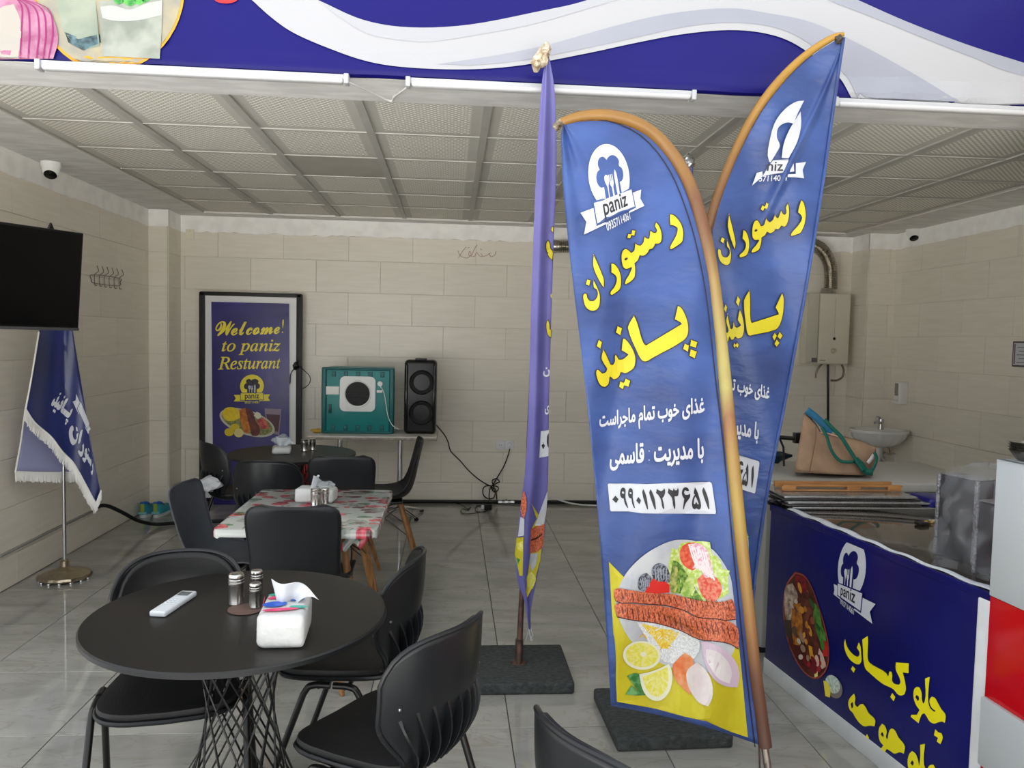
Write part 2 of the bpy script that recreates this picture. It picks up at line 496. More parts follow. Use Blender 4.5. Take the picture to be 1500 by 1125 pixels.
def ragged(name, o, ux, n, length, parent, amp=.012):
    """plaster band above the tiles with an uneven lower edge"""
    ux, n = np.array(ux, float), np.array(n, float); o = np.array(o, float); mb = MB(); k = int(length / .05) + 2
    vs = []
    for i in range(k + 1):
        p = o + ux * (length * i / k); zl = TOPZ - .004 + random.uniform(-amp, amp * .6)
        vs += [p + n * .001 + (0, 0, zl), p + n * .013 + (0, 0, zl + .003), p + n * .013 + (0, 0, CH)]
    fs = []
    for i in range(k):
        a, b = 3 * i, 3 * i + 3
        fs += [(a, b, b + 1, a + 1), (a + 1, b + 1, b + 2, a + 2)]
    return mb.add(vs, fs).build(name, PLASTER, parent, smooth=False)
ragged('plaster_band', (LW + PLW, BW, 0), (1, 0, 0), (0, -1, 0), RW - LW - PLW - .27, wall_back)
WY0 = 3.30
wall_left = struct('wall_left', MB().box((LW - .15, WY0, 0), (LW, BW, 3.2)), WG)
tiled(wall_left, (LW, WY0, 0), (0, 1, 0), (1, 0, 0), PIL - WY0, .004, TOPZ, .25)
ragged('plaster_band', (LW, WY0, 0), (0, 1, 0), (1, 0, 0), PIL - WY0, wall_left, .006)
wall_right = struct('wall_right', MB().box((RW, 1.0, 0), (RW + .15, BW, 3.2)), WG)
tiled(wall_right, (RW, 1.0, 0), (0, 1, 0), (-1, 0, 0), PIL - 1.0, .004, TOPZ, .1)
ragged('plaster_band', (RW, 1.0, 0), (0, 1, 0), (-1, 0, 0), PIL - 1.0, wall_right, .006)
# corner pilasters
pl = struct('wall_pilaster_left', MB().box((LW, PIL, 0), (LW + PLW, BW, CH)), WG)
tiled(pl, (LW, PIL, 0), (1, 0, 0), (0, -1, 0), PLW, .004, TOPZ, .5); tiled(pl, (LW + PLW, PIL, 0), (0, 1, 0), (1, 0, 0), BW - PIL, .004, TOPZ, .5)
ragged('plaster_band', (LW, PIL, 0), (1, 0, 0), (0, -1, 0), PLW + .013, pl, .004); ragged('plaster_band', (LW + PLW, PIL, 0), (0, 1, 0), (1, 0, 0), BW - PIL, pl, .004)
pr = struct('wall_pilaster_right', MB().box((RW - .27, PIL, 0), (RW, BW, CH)), WG)
tiled(pr, (RW - .27, PIL, 0), (1, 0, 0), (0, -1, 0), .27, .004, TOPZ, .5); tiled(pr, (RW - .27, BW, 0), (0, -1, 0), (-1, 0, 0), BW - PIL, .004, TOPZ, .5)
ragged('plaster_band', (RW - .283, PIL, 0), (1, 0, 0), (0, -1, 0), .283, pr, .004); ragged('plaster_band', (RW - .27, BW, 0), (0, -1, 0), (-1, 0, 0), BW - PIL, pr, .004)

# ceiling: a plaster border with a grid of perforated panels let into it
GX0, GY0, NX, NY = -2.25, 3.70, 10, 6
GX1, GY1 = GX0 + NX * .6, GY0 + NY * .6
CPL = M('grey_marbled_plaster', (222, 221, 218), .85, col2=(240, 239, 236), vs=5, stretch=(1, 3.2, 1), detail=7, lo=.4, hi=.62)
mb = MB()
for x0, y0, x1, y1 in ((LW - .1, FY + .014, RW + .1, GY0), (LW - .1, GY1, RW + .1, BW + .1), (LW - .1, GY0, GX0, GY1), (GX1, GY0, RW + .1, GY1)):
    mb.box((x0, y0, CH), (x1, y1, CH + .10))
mb.box((LW - .1, FY + .014, CH + .10), (RW + .1, BW + .1, CH + .2))
ceiling = struct('ceiling', mb, CPL)
def perf_mat():
    m, N, L, b = custom('perforated_panel')
    tc = N.new('ShaderNodeTexCoord'); oi = N.new('ShaderNodeObjectInfo')
    vm = N.new('ShaderNodeVectorMath'); vm.operation = 'SCALE'; vm.inputs['Scale'].default_value = 30
    L.new(tc.outputs['Object'], vm.inputs[0])
    fr = N.new('ShaderNodeVectorMath'); fr.operation = 'FRACTION'; L.new(vm.outputs[0], fr.inputs[0])
    sb = N.new('ShaderNodeVectorMath'); sb.operation = 'SUBTRACT'; sb.inputs[1].default_value = (.5, .5, 0); L.new(fr.outputs[0], sb.inputs[0])
    sx = N.new('ShaderNodeSeparateXYZ'); L.new(sb.outputs[0], sx.inputs[0]); cx = N.new('ShaderNodeCombineXYZ')
    L.new(sx.outputs[0], cx.inputs[0]); L.new(sx.outputs[1], cx.inputs[1])
    ln = N.new('ShaderNodeVectorMath'); ln.operation = 'LENGTH'; L.new(cx.outputs[0], ln.inputs[0])
    lt = N.new('ShaderNodeMath'); lt.operation = 'LESS_THAN'; lt.inputs[1].default_value = .25
    # a second, staggered set of holes
    sb2 = N.new('ShaderNodeVectorMath'); sb2.operation = 'ADD'; sb2.inputs[1].default_value = (.5, .5, 0); L.new(vm.outputs[0], sb2.inputs[0])
    fr2 = N.new('ShaderNodeVectorMath'); fr2.operation = 'FRACTION'; L.new(sb2.outputs[0], fr2.inputs[0])
    sc2 = N.new('ShaderNodeVectorMath'); sc2.operation = 'SUBTRACT'; sc2.inputs[1].default_value = (.5, .5, 0); L.new(fr2.outputs[0], sc2.inputs[0])
    mm = N.new('ShaderNodeVectorMath'); mm.operation = 'MULTIPLY'; mm.inputs[1].default_value = (1, 1, 0); L.new(sc2.outputs[0], mm.inputs[0])
    ln2 = N.new('ShaderNodeVectorMath'); ln2.operation = 'LENGTH'; L.new(mm.outputs[0], ln2.inputs[0])
    mn = N.new('ShaderNodeMath'); mn.operation = 'MINIMUM'; L.new(ln.outputs['Value'], mn.inputs[0]); L.new(ln2.outputs['Value'], mn.inputs[1])
    L.new(mn.outputs[0], lt.inputs[0])
    # holes keep clear of the panel's rim
    so = N.new('ShaderNodeSeparateXYZ'); L.new(tc.outputs['Object'], so.inputs[0])
    fac = lt
    for ax, lim in ((0, .228), (1, .252)):
        ab = N.new('ShaderNodeMath'); ab.operation = 'ABSOLUTE'; L.new(so.outputs[ax], ab.inputs[0])
        l2 = N.new('ShaderNodeMath'); l2.operation = 'LESS_THAN'; l2.inputs[1].default_value = lim; L.new(ab.outputs[0], l2.inputs[0])
        mu = N.new('ShaderNodeMath'); mu.operation = 'MULTIPLY'; L.new(fac.outputs[0], mu.inputs[0]); L.new(l2.outputs[0], mu.inputs[1]); fac = mu
    n = N.new('ShaderNodeTexNoise'); n.inputs['Scale'].default_value = 4; L.new(tc.outputs['Object'], n.inputs['Vector'])
    r = N.new('ShaderNodeValToRGB'); r.color_ramp.elements[0].color = (*lin((192, 189, 178)), 1); r.color_ramp.elements[1].color = (*lin((206, 204, 195)), 1)
    L.new(n.outputs['Fac'], r.inputs[0])
    hs = N.new('ShaderNodeHueSaturation'); mr = N.new('ShaderNodeMapRange'); mr.inputs['To Min'].default_value = .93; mr.inputs['To Max'].default_value = 1.06
    L.new(oi.outputs['Random'], mr.inputs[0]); L.new(mr.outputs[0], hs.inputs['Value']); L.new(r.outputs[0], hs.inputs['Color'])
    mx = N.new('ShaderNodeMix'); mx.data_type = 'RGBA'; L.new(fac.outputs[0], mx.inputs['Factor']); L.new(hs.outputs[0], mx.inputs['A'])
    mx.inputs['B'].default_value = (*lin((255, 253, 240)), 1)
    L.new(mx.outputs['Result'], b.inputs['Base Color']); b.inputs['Roughness'].default_value = .75
    return m
PERF = perf_mat(); PLAIN = M('plain_panel', (178, 175, 165), .8, var=.05); TBAR = M('ceiling_runner_grey', (182, 180, 173), .6, var=.06)
panel = MB().box((-.298, -.298, 0), (.298, .298, .012)).mesh('ceiling_panel', False)
panel.materials.append(PERF)
panel2 = MB().box((-.298, -.298, 0), (.298, .298, .012)).mesh('ceiling_panel_plain', False)
panel2.materials.append(PLAIN)
for i in range(NX):
    for j in range(NY):
        plain = (i, j) in ((2, 2), (7, 2))
        o = link('ceiling_panel', panel2 if plain else panel, None, ceiling)
        o.location = (GX0 + .6 * i + .3, GY0 + .6 * j + .3, CH + .012 + random.uniform(-.001, .001))
for i in range(NX + 1):
    w = .02 if 0 < i < NX else .012
    MB().box((GX0 + .6 * i - w, GY0, CH + .002), (GX0 + .6 * i + w, GY1, CH + .0115)).build('ceiling_runner', TBAR, ceiling, smooth=False)
cross = MB().box((-.28, -.006, 0), (.28, .006, .006)).mesh('ceiling_cross_tee', False); cross.materials.append(TBAR)
for i in range(NX):
    for j in range(1, NY):
        o = link('ceiling_cross_tee', cross, None, ceiling); o.location = (GX0 + .6 * i + .3, GY0 + .6 * j, CH + .004)
WTRIM = M('white_edge_trim', (232, 230, 222), .6)
for lo, hi in (((GX0, GY1 - .004, CH - .004), (GX1, GY1 + .012, CH + .004)), ((GX0 - .012, GY0, CH - .004), (GX0 + .004, GY1, CH + .004)), ((GX1 - .004, GY0, CH - .004), (GX1 + .012, GY1, CH + .004))):
    MB().box(lo, hi).build('grid_edge_trim', WTRIM, ceiling, smooth=False)

# the lintel over the opening and the storey above it
struct('wall_lintel', MB().box((-6, FY + .03, CH + .02), (8, FY + .33, 5.2)), M('lintel_render', (150, 148, 144), .9))
struct('wall_front_left', MB().box((-6, FY, 0), (LW - .15, FY + .3, 5.2)), M('facade_stone', (190, 182, 166), .8, var=.08))
struct('unseen_light_block_side_right', MB().box((2.76, -1.5, 0), (2.95, FY, 3.4)), M('facade_stone', (190, 182, 166), .8, var=.08))  # added out of view to block daylight coming from the front right
struct('unseen_light_block_front_right', MB().box((2.76, FY + .03, 0), (8, FY + .12, CH + .02)), M('facade_stone', (190, 182, 166), .8, var=.08))  # unseen, added to close the front here and darken the room's right side
struct('roof_slab', MB().box((-6, FY + .33, CH + .21), (8, BW + .4, CH + .4)), M('roof_concrete', (150, 148, 144), .9))

# ------------------------------------------------------------------ printed banner over the shop front
NAVY = M('banner_navy_vinyl', (18, 14, 98), .42, var=.06, vs=1.2, bump=.10, bs=7, spec=.25)
bz0 = py(700, 121, FY - .01)[2]
banner = thing('shop_banner', 'blue vinyl banner with white waves and a yoghurt drink picture above the shop front', 'banner', (0, FY, bz0))
mb = MB()
def bfn(u, v):
    X = -5.2 + 11.6 * u; zz = bz0 + (0 if v < .5 else 0)
    # the sheet comes down, rolls under at the foot and tucks behind
    prof = [(0.0, 4.6), (0.0, bz0 + .10), (-.012, bz0 + .06), (-.020, bz0 + .03), (-.016, bz0 + .008), (0.0, bz0), (.02, bz0 + .004)]
    k = v * (len(prof) - 1); i = min(int(k), len(prof) - 2); t = k - i
    d = prof[i][0] * (1 - t) + prof[i + 1][0] * t; z = prof[i][1] * (1 - t) + prof[i + 1][1] * t
    wr = .006 * math.sin(X * 17) * math.sin(X * 5.3 + 1) * min(1, max(0, k - 1))
    return (X, FY - .006 + d + wr, z)
keep(mb.grid(bfn, 200, 12).build('banner_sheet', NAVY, None), banner)
def sheet_y(X, z):
    prof = [(bz0 + .10, 0.0), (bz0 + .06, -.012), (bz0 + .03, -.020), (bz0 + .008, -.016), (bz0, 0.0)]
    if z >= prof[0][0]: return FY - .006
    for (za, da), (zb, db) in zip(prof, prof[1:]):
        if z >= zb:
            t = (za - z) / (za - zb); return FY - .006 + da * (1 - t) + db * t + .006 * math.sin(X * 17) * math.sin(X * 5.3 + 1) * min(1, (bz0 + .10 - z) / .04)
    return FY - .006
def SB(x, y, off=0):
    p = py(x, y, FY - .02); return py(x, y, sheet_y(p[0], p[2]) - off - .004)
SB.step = 9
VW = M('banner_white_print', (167, 167, 171), .35); VG = M('banner_grey_print', (150, 152, 162), .35, col2=(136, 139, 152), vs=1.2); VG2 = M('banner_pale_grey_print', (162, 163, 169), .35)
low = [(369, 0), (398, 26), (430, 48), (480, 70), (539, 90), (601, 99), (688, 101.5), (768, 95), (860, 78), (930, 63), (1000, 50), (1067, 44), (1119, 48.5), (1160, 62), (1202, 90), (1230, 114), (1247, 143)]
up = [(1800, 168), (1650, 138), (1500, 92), (1413, 64), (1327, 31), (1257, 0), (1180, -45), (1090, -62), (1000, -50), (930, -25), (854, 2), (792, 16), (688, 36), (601, 40), (532, 29), (466, 0), (440, -40), (420, -80), (330, -80), (345, -40)]
def cm(pts, k=5): return np.array(catmull(pts, k))
swoosh = np.concatenate([cm(low), [(1500, 158.5), (1800, 172)], cm(up)])
decal('banner_wave_print', [swoosh], SB, VW, banner, .001, 8)
g1 = np.concatenate([cm([(466, 0), (532, 29), (601, 40), (688, 36), (792, 16), (854, 2), (930, -25)]), cm([(960, -18), (903, 0), (790, 33), (722, 47), (640, 60), (601, 60), (540, 50), (490, 20)])])
decal('banner_wave_shade_print', [g1], SB, VG2, banner, .003, 8)
g2 = np.concatenate([cm([(640, 94), (720, 82), (800, 66), (900, 38), (980, 20), (1067, 12), (1130, 20), (1190, 33), (1258, 64), (1330, 103), (1406, 149)]), [(1258, 146)], cm([(1256, 143), (1240, 112), (1206, 80), (1168, 53), (1125, 38), (1067, 33), (1000, 40), (900, 62), (768, 88), (688, 96)])])
decal('banner_wave_shade_print', [g2], SB, VG, banner, .003, 8)
g3 = np.concatenate([cm([(1212, 0), (1290, 30), (1361, 59), (1430, 86), (1500, 111), (1760, 168)]), cm([(1700, 150), (1500, 92), (1413, 64), (1327, 31), (1257, 0)])])
decal('banner_wave_shade_print', [g3], SB, VG, banner, .003, 8)
# the round picture with the drinks, and the onion
decal('banner_picture_rim_print', [ell(160, -20, 111, 125, 0, 48)], SB, M('print_amber', (206, 146, 34), .35), banner, .001)
decal('banner_picture_print', [ell(160, -20, 107, 121, 0, 48)], SB, M('print_table_blur', (134, 132, 126), .4, col2=(162, 152, 122), vs=9), banner, .002)
decal('banner_picture_print', [[(82, 0), (140, 0), (146, 68), (128, 72), (110, 66), (92, 45)]], SB, M('print_drink_left', (116, 128, 116), .4, col2=(150, 156, 140), vs=6), banner, .003)
decal('banner_picture_print', [[(95, 47), (118, 56), (146, 50), (148, 62), (122, 74), (100, 62)]], SB, M('print_glass_foot', (92, 122, 130), .4, col2=(30, 42, 48), vs=30), banner, .004)
decal('banner_picture_print', [smooth_loop([(145, 2), (238, -4), (237, 40), (234, 86), (190, 84), (151, 82), (147, 40)])], SB, M('print_yoghurt', (122, 128, 118), .4, col2=(154, 158, 148), vs=10), banner, .005)
decal('banner_picture_print', [smooth_loop([(147, 10), (165, 8), (190, 14), (215, 5), (238, 0), (237, 22), (200, 30), (165, 30), (150, 26)])], SB, M('print_foam', (168, 170, 166), .4), banner, .006)
for a in ((165, -10, 178, 7), (178, -12, 196, 9), (196, -12, 208, 8), (205, -14, 217, 4)):
    decal('banner_leaf_print', [smooth_loop([(a[0], a[1]), (a[2], a[1] - 6), (a[2] + 3, a[3] - 4), (a[2] - 5, a[3]), (a[0] + 2, a[3] - 5)])], SB, M('print_mint', (40, 120, 52), .4, col2=(96, 176, 84), vs=40), banner, .007)
decal('banner_onion_print', [smooth_loop([(-40, 88), (-50, 30), (-20, -30), (22, -20), (55, 4), (78, 28), (85, 58), (78, 86)])], SB, M('print_onion_pink', (146, 78, 112), .4, col2=(172, 122, 146), vs=18), banner, .007)
decal('banner_onion_print', [smooth_loop([(-12, 86), (-14, 50), (0, 12), (20, 6), (30, 30), (28, 86)])], SB, M('print_onion_white', (164, 158, 150), .4), banner, .008)
for x0, x1, x2 in ((26, 30, 28), (30, 42, 40), (38, 56, 52), (46, 66, 62), (54, 76, 70)):
    L = cm([(22, -4), ((x0 + x1) / 2 + 3, 12), (x1, 46), (x2, 86)], 5)
    decal('banner_onion_print', [np.concatenate([L, (L + (2.2, 0))[::-1]])], SB, M('print_onion_vein', (140, 30, 100), .4), banner, .009)
decal('banner_spot_print', [ell(331, -3, 18, 8)], SB, M('print_red', (206, 40, 44), .4), banner, .001)

# LED battens under the banner
BAT = M('white_batten_plastic', (176, 177, 180), .3); BATD = M('batten_diffuser', (196, 196, 198), .25)
CORD = M('white_cord', (225, 224, 220), .5)
def batten(x0, x1, yl, yr, label):
    Y = FY - .052; a, b = py(x0, yl, Y), py(x1, yr, Y); z = min((a[2] + b[2]) / 2, bz0 - .012); z = bz0 - .028
    t = thing('light_batten', label, 'tube light', ((a[0] + b[0]) / 2, Y, z), 0, 'light battens under the banner')
    h = (b[0] - a[0]) / 2
    MB().rbox((-h, -.012, -.004), (h, .020, .020), .004).build('housing', BAT, t)
    MB().rbox((-h + .012, -.022, -.018), (h - .012, .020, .004), .012).build('diffuser', BATD, t)
    for s in (-1, 1): MB().rbox((s * h - .01, -.024, -.02), (s * h + .01, .022, .021), .004).build('end_cap', BAT, t)
    return t
batten(58, 508, 92, 115, 'white light batten under the onion picture end of the banner')
batten(598, 1015, 118, 142, 'white light batten between the cord loop and the feathered flags')
batten(1222, 1560, 152, 166, 'white light batten at the right end under the banner')
cz = [py(508, 116, FY - .04), py(512, 121, FY - .04), pz(545, 136, CH - .004), pz(572, 148, CH - .004)]
cz2 = [pz(572, 148, CH - .004), pz(578, 141, CH - .004), py(596, 128, FY - .04), py(599, 122, FY - .04)]
tag(MB().tube([p for p in cz] + cz2[1:], .004, 6, smooth=5).build('batten_cord', CORD), 'thin white cord looping between the two light battens', 'cord')
# ------------------------------------------------------------------ feather flags
FBLUE = M('flag_blue_polyester', (40, 60, 112), .42, col2=(60, 88, 152), vs=2.2, bump=.9, bs=9, stretch=(1, 1, 2.0), sheen=.1, lo=.3, hi=.7)
FPURP = M('flag_faded_violet_polyester', (90, 86, 148), .5, col2=(106, 102, 164), vs=3, bump=.2, bs=24)
FYEL = M('print_yellow_ink', (204, 190, 32), .5, col2=(192, 176, 26), vs=8)
FINK = M('print_dark_outline', (44, 30, 30), .5)
FWHT = M('print_white_ink', (192, 194, 200), .5)
FBLK = M('print_black_ink', (36, 34, 38), .5)
FORG = None
def sleeve_mat():
    m, N, L, b = custom('faded_gold_sleeve')
    g = N.new('ShaderNodeNewGeometry'); sx = N.new('ShaderNodeSeparateXYZ'); L.new(g.outputs['Position'], sx.inputs[0])
    n = N.new('ShaderNodeTexNoise'); n.inputs['Scale'].default_value = 5; n.inputs['Detail'].default_value = 4
    ad = N.new('ShaderNodeMath'); ad.operation = 'MULTIPLY_ADD'; ad.inputs[1].default_value = .5; L.new(n.outputs['Fac'], ad.inputs[0]); L.new(sx.outputs[2], ad.inputs[2])
    mr = N.new('ShaderNodeMapRange'); mr.inputs['From Min'].default_value = .35; mr.inputs['From Max'].default_value = 3.0; L.new(ad.outputs[0], mr.inputs[0])
    r = N.new('ShaderNodeValToRGB'); e = r.color_ramp.elements
    e[0].position = 0; e[0].color = (*lin((80, 54, 44)), 1); e[1].position = 1; e[1].color = (*lin((164, 124, 44)), 1)
    for p, c in ((.12, (108, 72, 54)), (.22, (156, 112, 66)), (.36, (166, 138, 66)), (.46, (140, 96, 62)), (.53, (168, 156, 90)), (.64, (148, 118, 68)), (.74, (108, 70, 44)), (.88, (146, 106, 42))):
        k = e.new(p); k.color = (*lin(c), 1)
    L.new(mr.outputs[0], r.inputs[0]); L.new(r.outputs[0], b.inputs['Base Color']); b.inputs['Roughness'].default_value = .45
    bp = N.new('ShaderNodeBump'); bp.inputs['Strength'].default_value = .3; n2 = N.new('ShaderNodeTexNoise'); n2.inputs['Scale'].default_value = 30
    L.new(n2.outputs['Fac'], bp.inputs['Height']); L.new(bp.outputs[0], b.inputs['Normal'])
    return m
FGOLD = sleeve_mat()
POLE = M('worn_steel_pole', (150, 140, 132), .35, .9, var=.2, vs=14)
RUST = M('rusty_pole', (110, 84, 70), .55, .6, col2=(70, 58, 54), vs=20)
SLAB = M('rough_dark_slab', (50, 54, 54), .9, col2=(76, 80, 78), vs=38, bump=.9, bs=120, stretch=(1, 2.5, 1))
TAPE = M('crumpled_clear_tape', (190, 180, 160), .2, .3, col2=(120, 104, 84), vs=30, alpha=.85)
def slab(x, y, flag, rz=0.0):
    o = MB().rbox((-.235, -.225, 0), (.235, .225, .055), .012).build('base_slab', SLAB, None); o.location = (x, y, 0); o.rotation_euler = (0, 0, rz); keep(o, flag)
    q = MB().lathe([(.035, .055), (.04, .057), (.03, .064), (.02, .066), (.019, .17), (.016, .172)], 16).build('socket', RUST, None); q.location = (x, y, 0); keep(q, flag)
def crumple(name, c, r, mat, parent, seed, sq=(1, 1, 1), amp=.45, sub=3):
    rnd = random.Random(seed); bm = bmesh.new(); bmesh.ops.create_icosphere(bm, subdivisions=sub, radius=r)
    ds = [Vector((rnd.uniform(-1, 1), rnd.uniform(-1, 1), rnd.uniform(-1, 1))).normalized() for _ in range(26)]
    for v in bm.verts:
        n = v.co.normalized(); k = 1 - amp * max(0, max((n.dot(d) - .80) * 4 for d in ds)) + rnd.uniform(-.05, .05)
        v.co = Vector((c[0] + v.co.x * k * sq[0], c[1] + v.co.y * k * sq[1], c[2] + v.co.z * k * sq[2]))
    me = bpy.data.meshes.new(name); bm.to_mesh(me); bm.free()
    o = link(name, me, mat, None)
    return keep(o, parent) if parent is not None else o
def interp_path(P, k=6):
    """resamples a pixel polyline evenly by length"""
    Q = np.array(catmull(P, k)); d = np.concatenate([[0], np.cumsum(np.linalg.norm(np.diff(Q, axis=0), axis=1))]); d /= d[-1]
    return lambda t: np.array([np.interp(t, d, Q[:, 0]), np.interp(t, d, Q[:, 1])])

# traced lettering (pixel coordinates of the centre flag)
def tr(pts, s, ox, oy): return [(ox + x / s, oy + y / s) for x, y in pts]
_s1 = (7.033, 840, 300)
RESTORAN = [tr(p, *_s1) for p in (
    [(990, 92), (1030, 100), (1075, 140), (1115, 200), (1135, 270), (1135, 330), (1122, 385), (1080, 420), (1010, 465), (990, 455), (992, 430), (1040, 340), (1065, 280), (1068, 240), (1040, 222), (995, 212), (988, 160)],
    [(850, 172), (880, 205), (905, 260), (915, 320), (910, 370), (890, 400), (845, 405), (835, 430), (815, 455), (785, 462), (772, 490), (735, 525), (700, 530), (685, 525), (670, 570), (635, 605), (642, 650), (640, 715), (630, 755), (550, 820), (530, 825), (525, 805), (575, 705), (600, 645), (570, 660), (535, 665), (510, 645), (495, 600), (490, 550), (495, 495), (515, 460), (540, 450), (570, 465), (595, 490), (620, 470), (628, 430), (634, 388), (665, 410), (690, 415), (715, 385), (724, 345), (732, 318), (755, 340), (775, 345), (782, 310), (787, 268), (800, 262), (820, 280), (845, 285), (856, 268), (850, 250), (835, 220), (840, 195)],
    [(525, 565), (535, 548), (555, 543), (562, 550), (545, 570), (528, 575)],
    [(600, 255), (645, 262), (632, 325), (598, 318), (590, 352), (548, 345), (560, 293), (592, 300)],
    [(385, 600), (420, 605), (455, 640), (485, 700), (497, 770), (490, 850), (475, 880), (400, 935), (380, 930), (375, 905), (420, 840), (440, 780), (435, 740), (410, 715), (385, 700)],
    [(205, 500), (225, 540), (290, 690), (318, 770), (318, 850), (305, 855), (270, 800), (200, 640), (198, 570)],
    [(205, 760), (250, 850), (275, 920), (278, 990), (268, 1050), (240, 1085), (200, 1097), (155, 1085), (120, 1050), (100, 990), (95, 940), (105, 915), (125, 908), (140, 920), (150, 960), (170, 985), (205, 985), (235, 955), (245, 910), (235, 875), (210, 860), (200, 820)],
    [(140, 765), (180, 775), (165, 838), (122, 820)])]
_s2 = (8.033, 860, 440)
PANIZ = [tr(p, *_s2) for p in (
    [(1062, 60), (1080, 62), (1120, 95), (1160, 170), (1185, 240), (1197, 320), (1190, 400), (1165, 450), (1125, 485), (760, 690), (720, 715), (680, 725), (645, 712), (615, 675), (590, 625), (475, 330), (475, 310), (548, 172), (560, 185), (600, 280), (665, 490), (690, 525), (1112, 272), (1025, 225)],
    [(1218, 455), (1305, 488), (1285, 566), (1205, 540)], [(1145, 500), (1205, 528), (1192, 615), (1122, 575)], [(1215, 568), (1300, 600), (1270, 690), (1196, 655)],
    [(420, 440), (450, 450), (500, 505), (545, 580), (572, 660), (572, 740), (555, 795), (510, 835), (450, 862), (400, 850), (385, 890), (350, 925), (310, 937), (270, 900), (266, 950), (255, 990), (215, 1025), (170, 1015), (135, 975), (110, 910), (100, 850), (108, 815), (130, 808), (150, 825), (180, 855), (215, 840), (230, 805), (165, 690), (165, 660), (187, 565), (205, 590), (280, 750), (300, 755), (320, 720), (322, 650), (337, 630), (350, 645), (375, 690), (410, 690), (480, 638), (400, 590), (408, 510)],
    [(355, 295), (418, 325), (395, 420), (332, 380)], [(135, 455), (182, 490), (160, 578), (105, 540)],
    [(450, 910), (515, 945), (490, 1025), (440, 1005), (425, 1055), (370, 1020), (385, 945), (430, 965)])]
_s3 = (8.333, 880, 690)
BAR = tr([(85, 162), (100, 152), (340, 152), (560, 160), (800, 150), (1325, 132), (1350, 145), (1360, 175), (1407, 500), (1400, 525), (1020, 520), (700, 520), (500, 515), (330, 492), (130, 492), (115, 478)], *_s3)
DIGITS = [tr(p, *_s3) for p in (
    [(178, 300), (218, 345), (188, 390), (140, 348)],
    [(270, 200), (295, 210), (303, 240), (300, 320), (335, 450), (325, 450), (295, 400), (280, 335), (255, 330), (238, 300), (238, 250), (250, 215)], [(258, 260), (265, 245), (285, 255), (285, 278), (262, 275)],
    [(360, 207), (385, 220), (392, 260), (390, 320), (417, 452), (408, 452), (385, 400), (375, 335), (350, 330), (335, 300), (335, 255), (345, 220)], [(350, 265), (358, 255), (375, 262), (376, 282), (355, 280)],
    [(460, 315), (492, 360), (472, 405), (432, 360)],
    [(520, 220), (540, 260), (565, 350), (578, 465), (568, 468), (550, 420), (508, 270), (508, 250)],
    [(608, 220), (630, 260), (660, 350), (675, 465), (660, 468), (645, 430), (595, 280), (592, 262)],
    [(685, 215), (700, 230), (740, 245), (765, 230), (772, 208), (785, 230), (785, 270), (770, 310), (752, 330), (775, 450), (770, 468), (755, 450), (735, 350), (700, 290), (675, 270)],
    [(830, 205), (845, 225), (880, 240), (890, 208), (905, 235), (930, 235), (942, 200), (952, 240), (945, 300), (930, 308), (900, 310), (910, 450), (903, 468), (885, 420), (870, 330), (840, 290), (818, 265)],
    [(1040, 198), (1065, 210), (1080, 240), (1060, 245), (1030, 235), (1015, 262), (1030, 290), (1065, 290), (1090, 275), (1093, 310), (1070, 350), (1035, 400), (1015, 465), (1005, 465), (1010, 410), (1020, 340), (1000, 310), (990, 270), (1000, 225), (1018, 203)],
    [(1150, 198), (1175, 240), (1205, 330), (1225, 420), (1220, 455), (1200, 472), (1175, 460), (1165, 452), (1150, 468), (1125, 455), (1115, 420), (1120, 350), (1135, 310), (1150, 290), (1135, 270), (1140, 240)], [(1155, 310), (1170, 335), (1195, 400), (1185, 410), (1165, 375), (1150, 405), (1135, 395), (1140, 350)],
    [(1255, 198), (1275, 235), (1310, 330), (1327, 460), (1315, 468), (1300, 430), (1245, 270), (1240, 235)])]
def word(loops, S, parent, off, mat=None, outline=.95, h=None, step=9, name='lettering_print'):
    L = [smooth_loop(p, 50, 4) for p in loops]
    if h: L = [h(l) for l in L]
    if outline:                                       # the traced edge is the outer edge of the dark border
        for l in L:
            if np.ptp(l[:, 0]) * np.ptp(l[:, 1]) > 40: decal(name + '_outline', [grow(l, .35)], S, FINK, parent, off, step)
        L = [grow(l, -outline * (1 if np.ptp(l[:, 0]) > 9 else .7)) if np.ptp(l[:, 0]) * np.ptp(l[:, 1]) > 40 else l for l in L]
        off += .0012
    decal(name, L, S, mat or FYEL, parent, off, step)
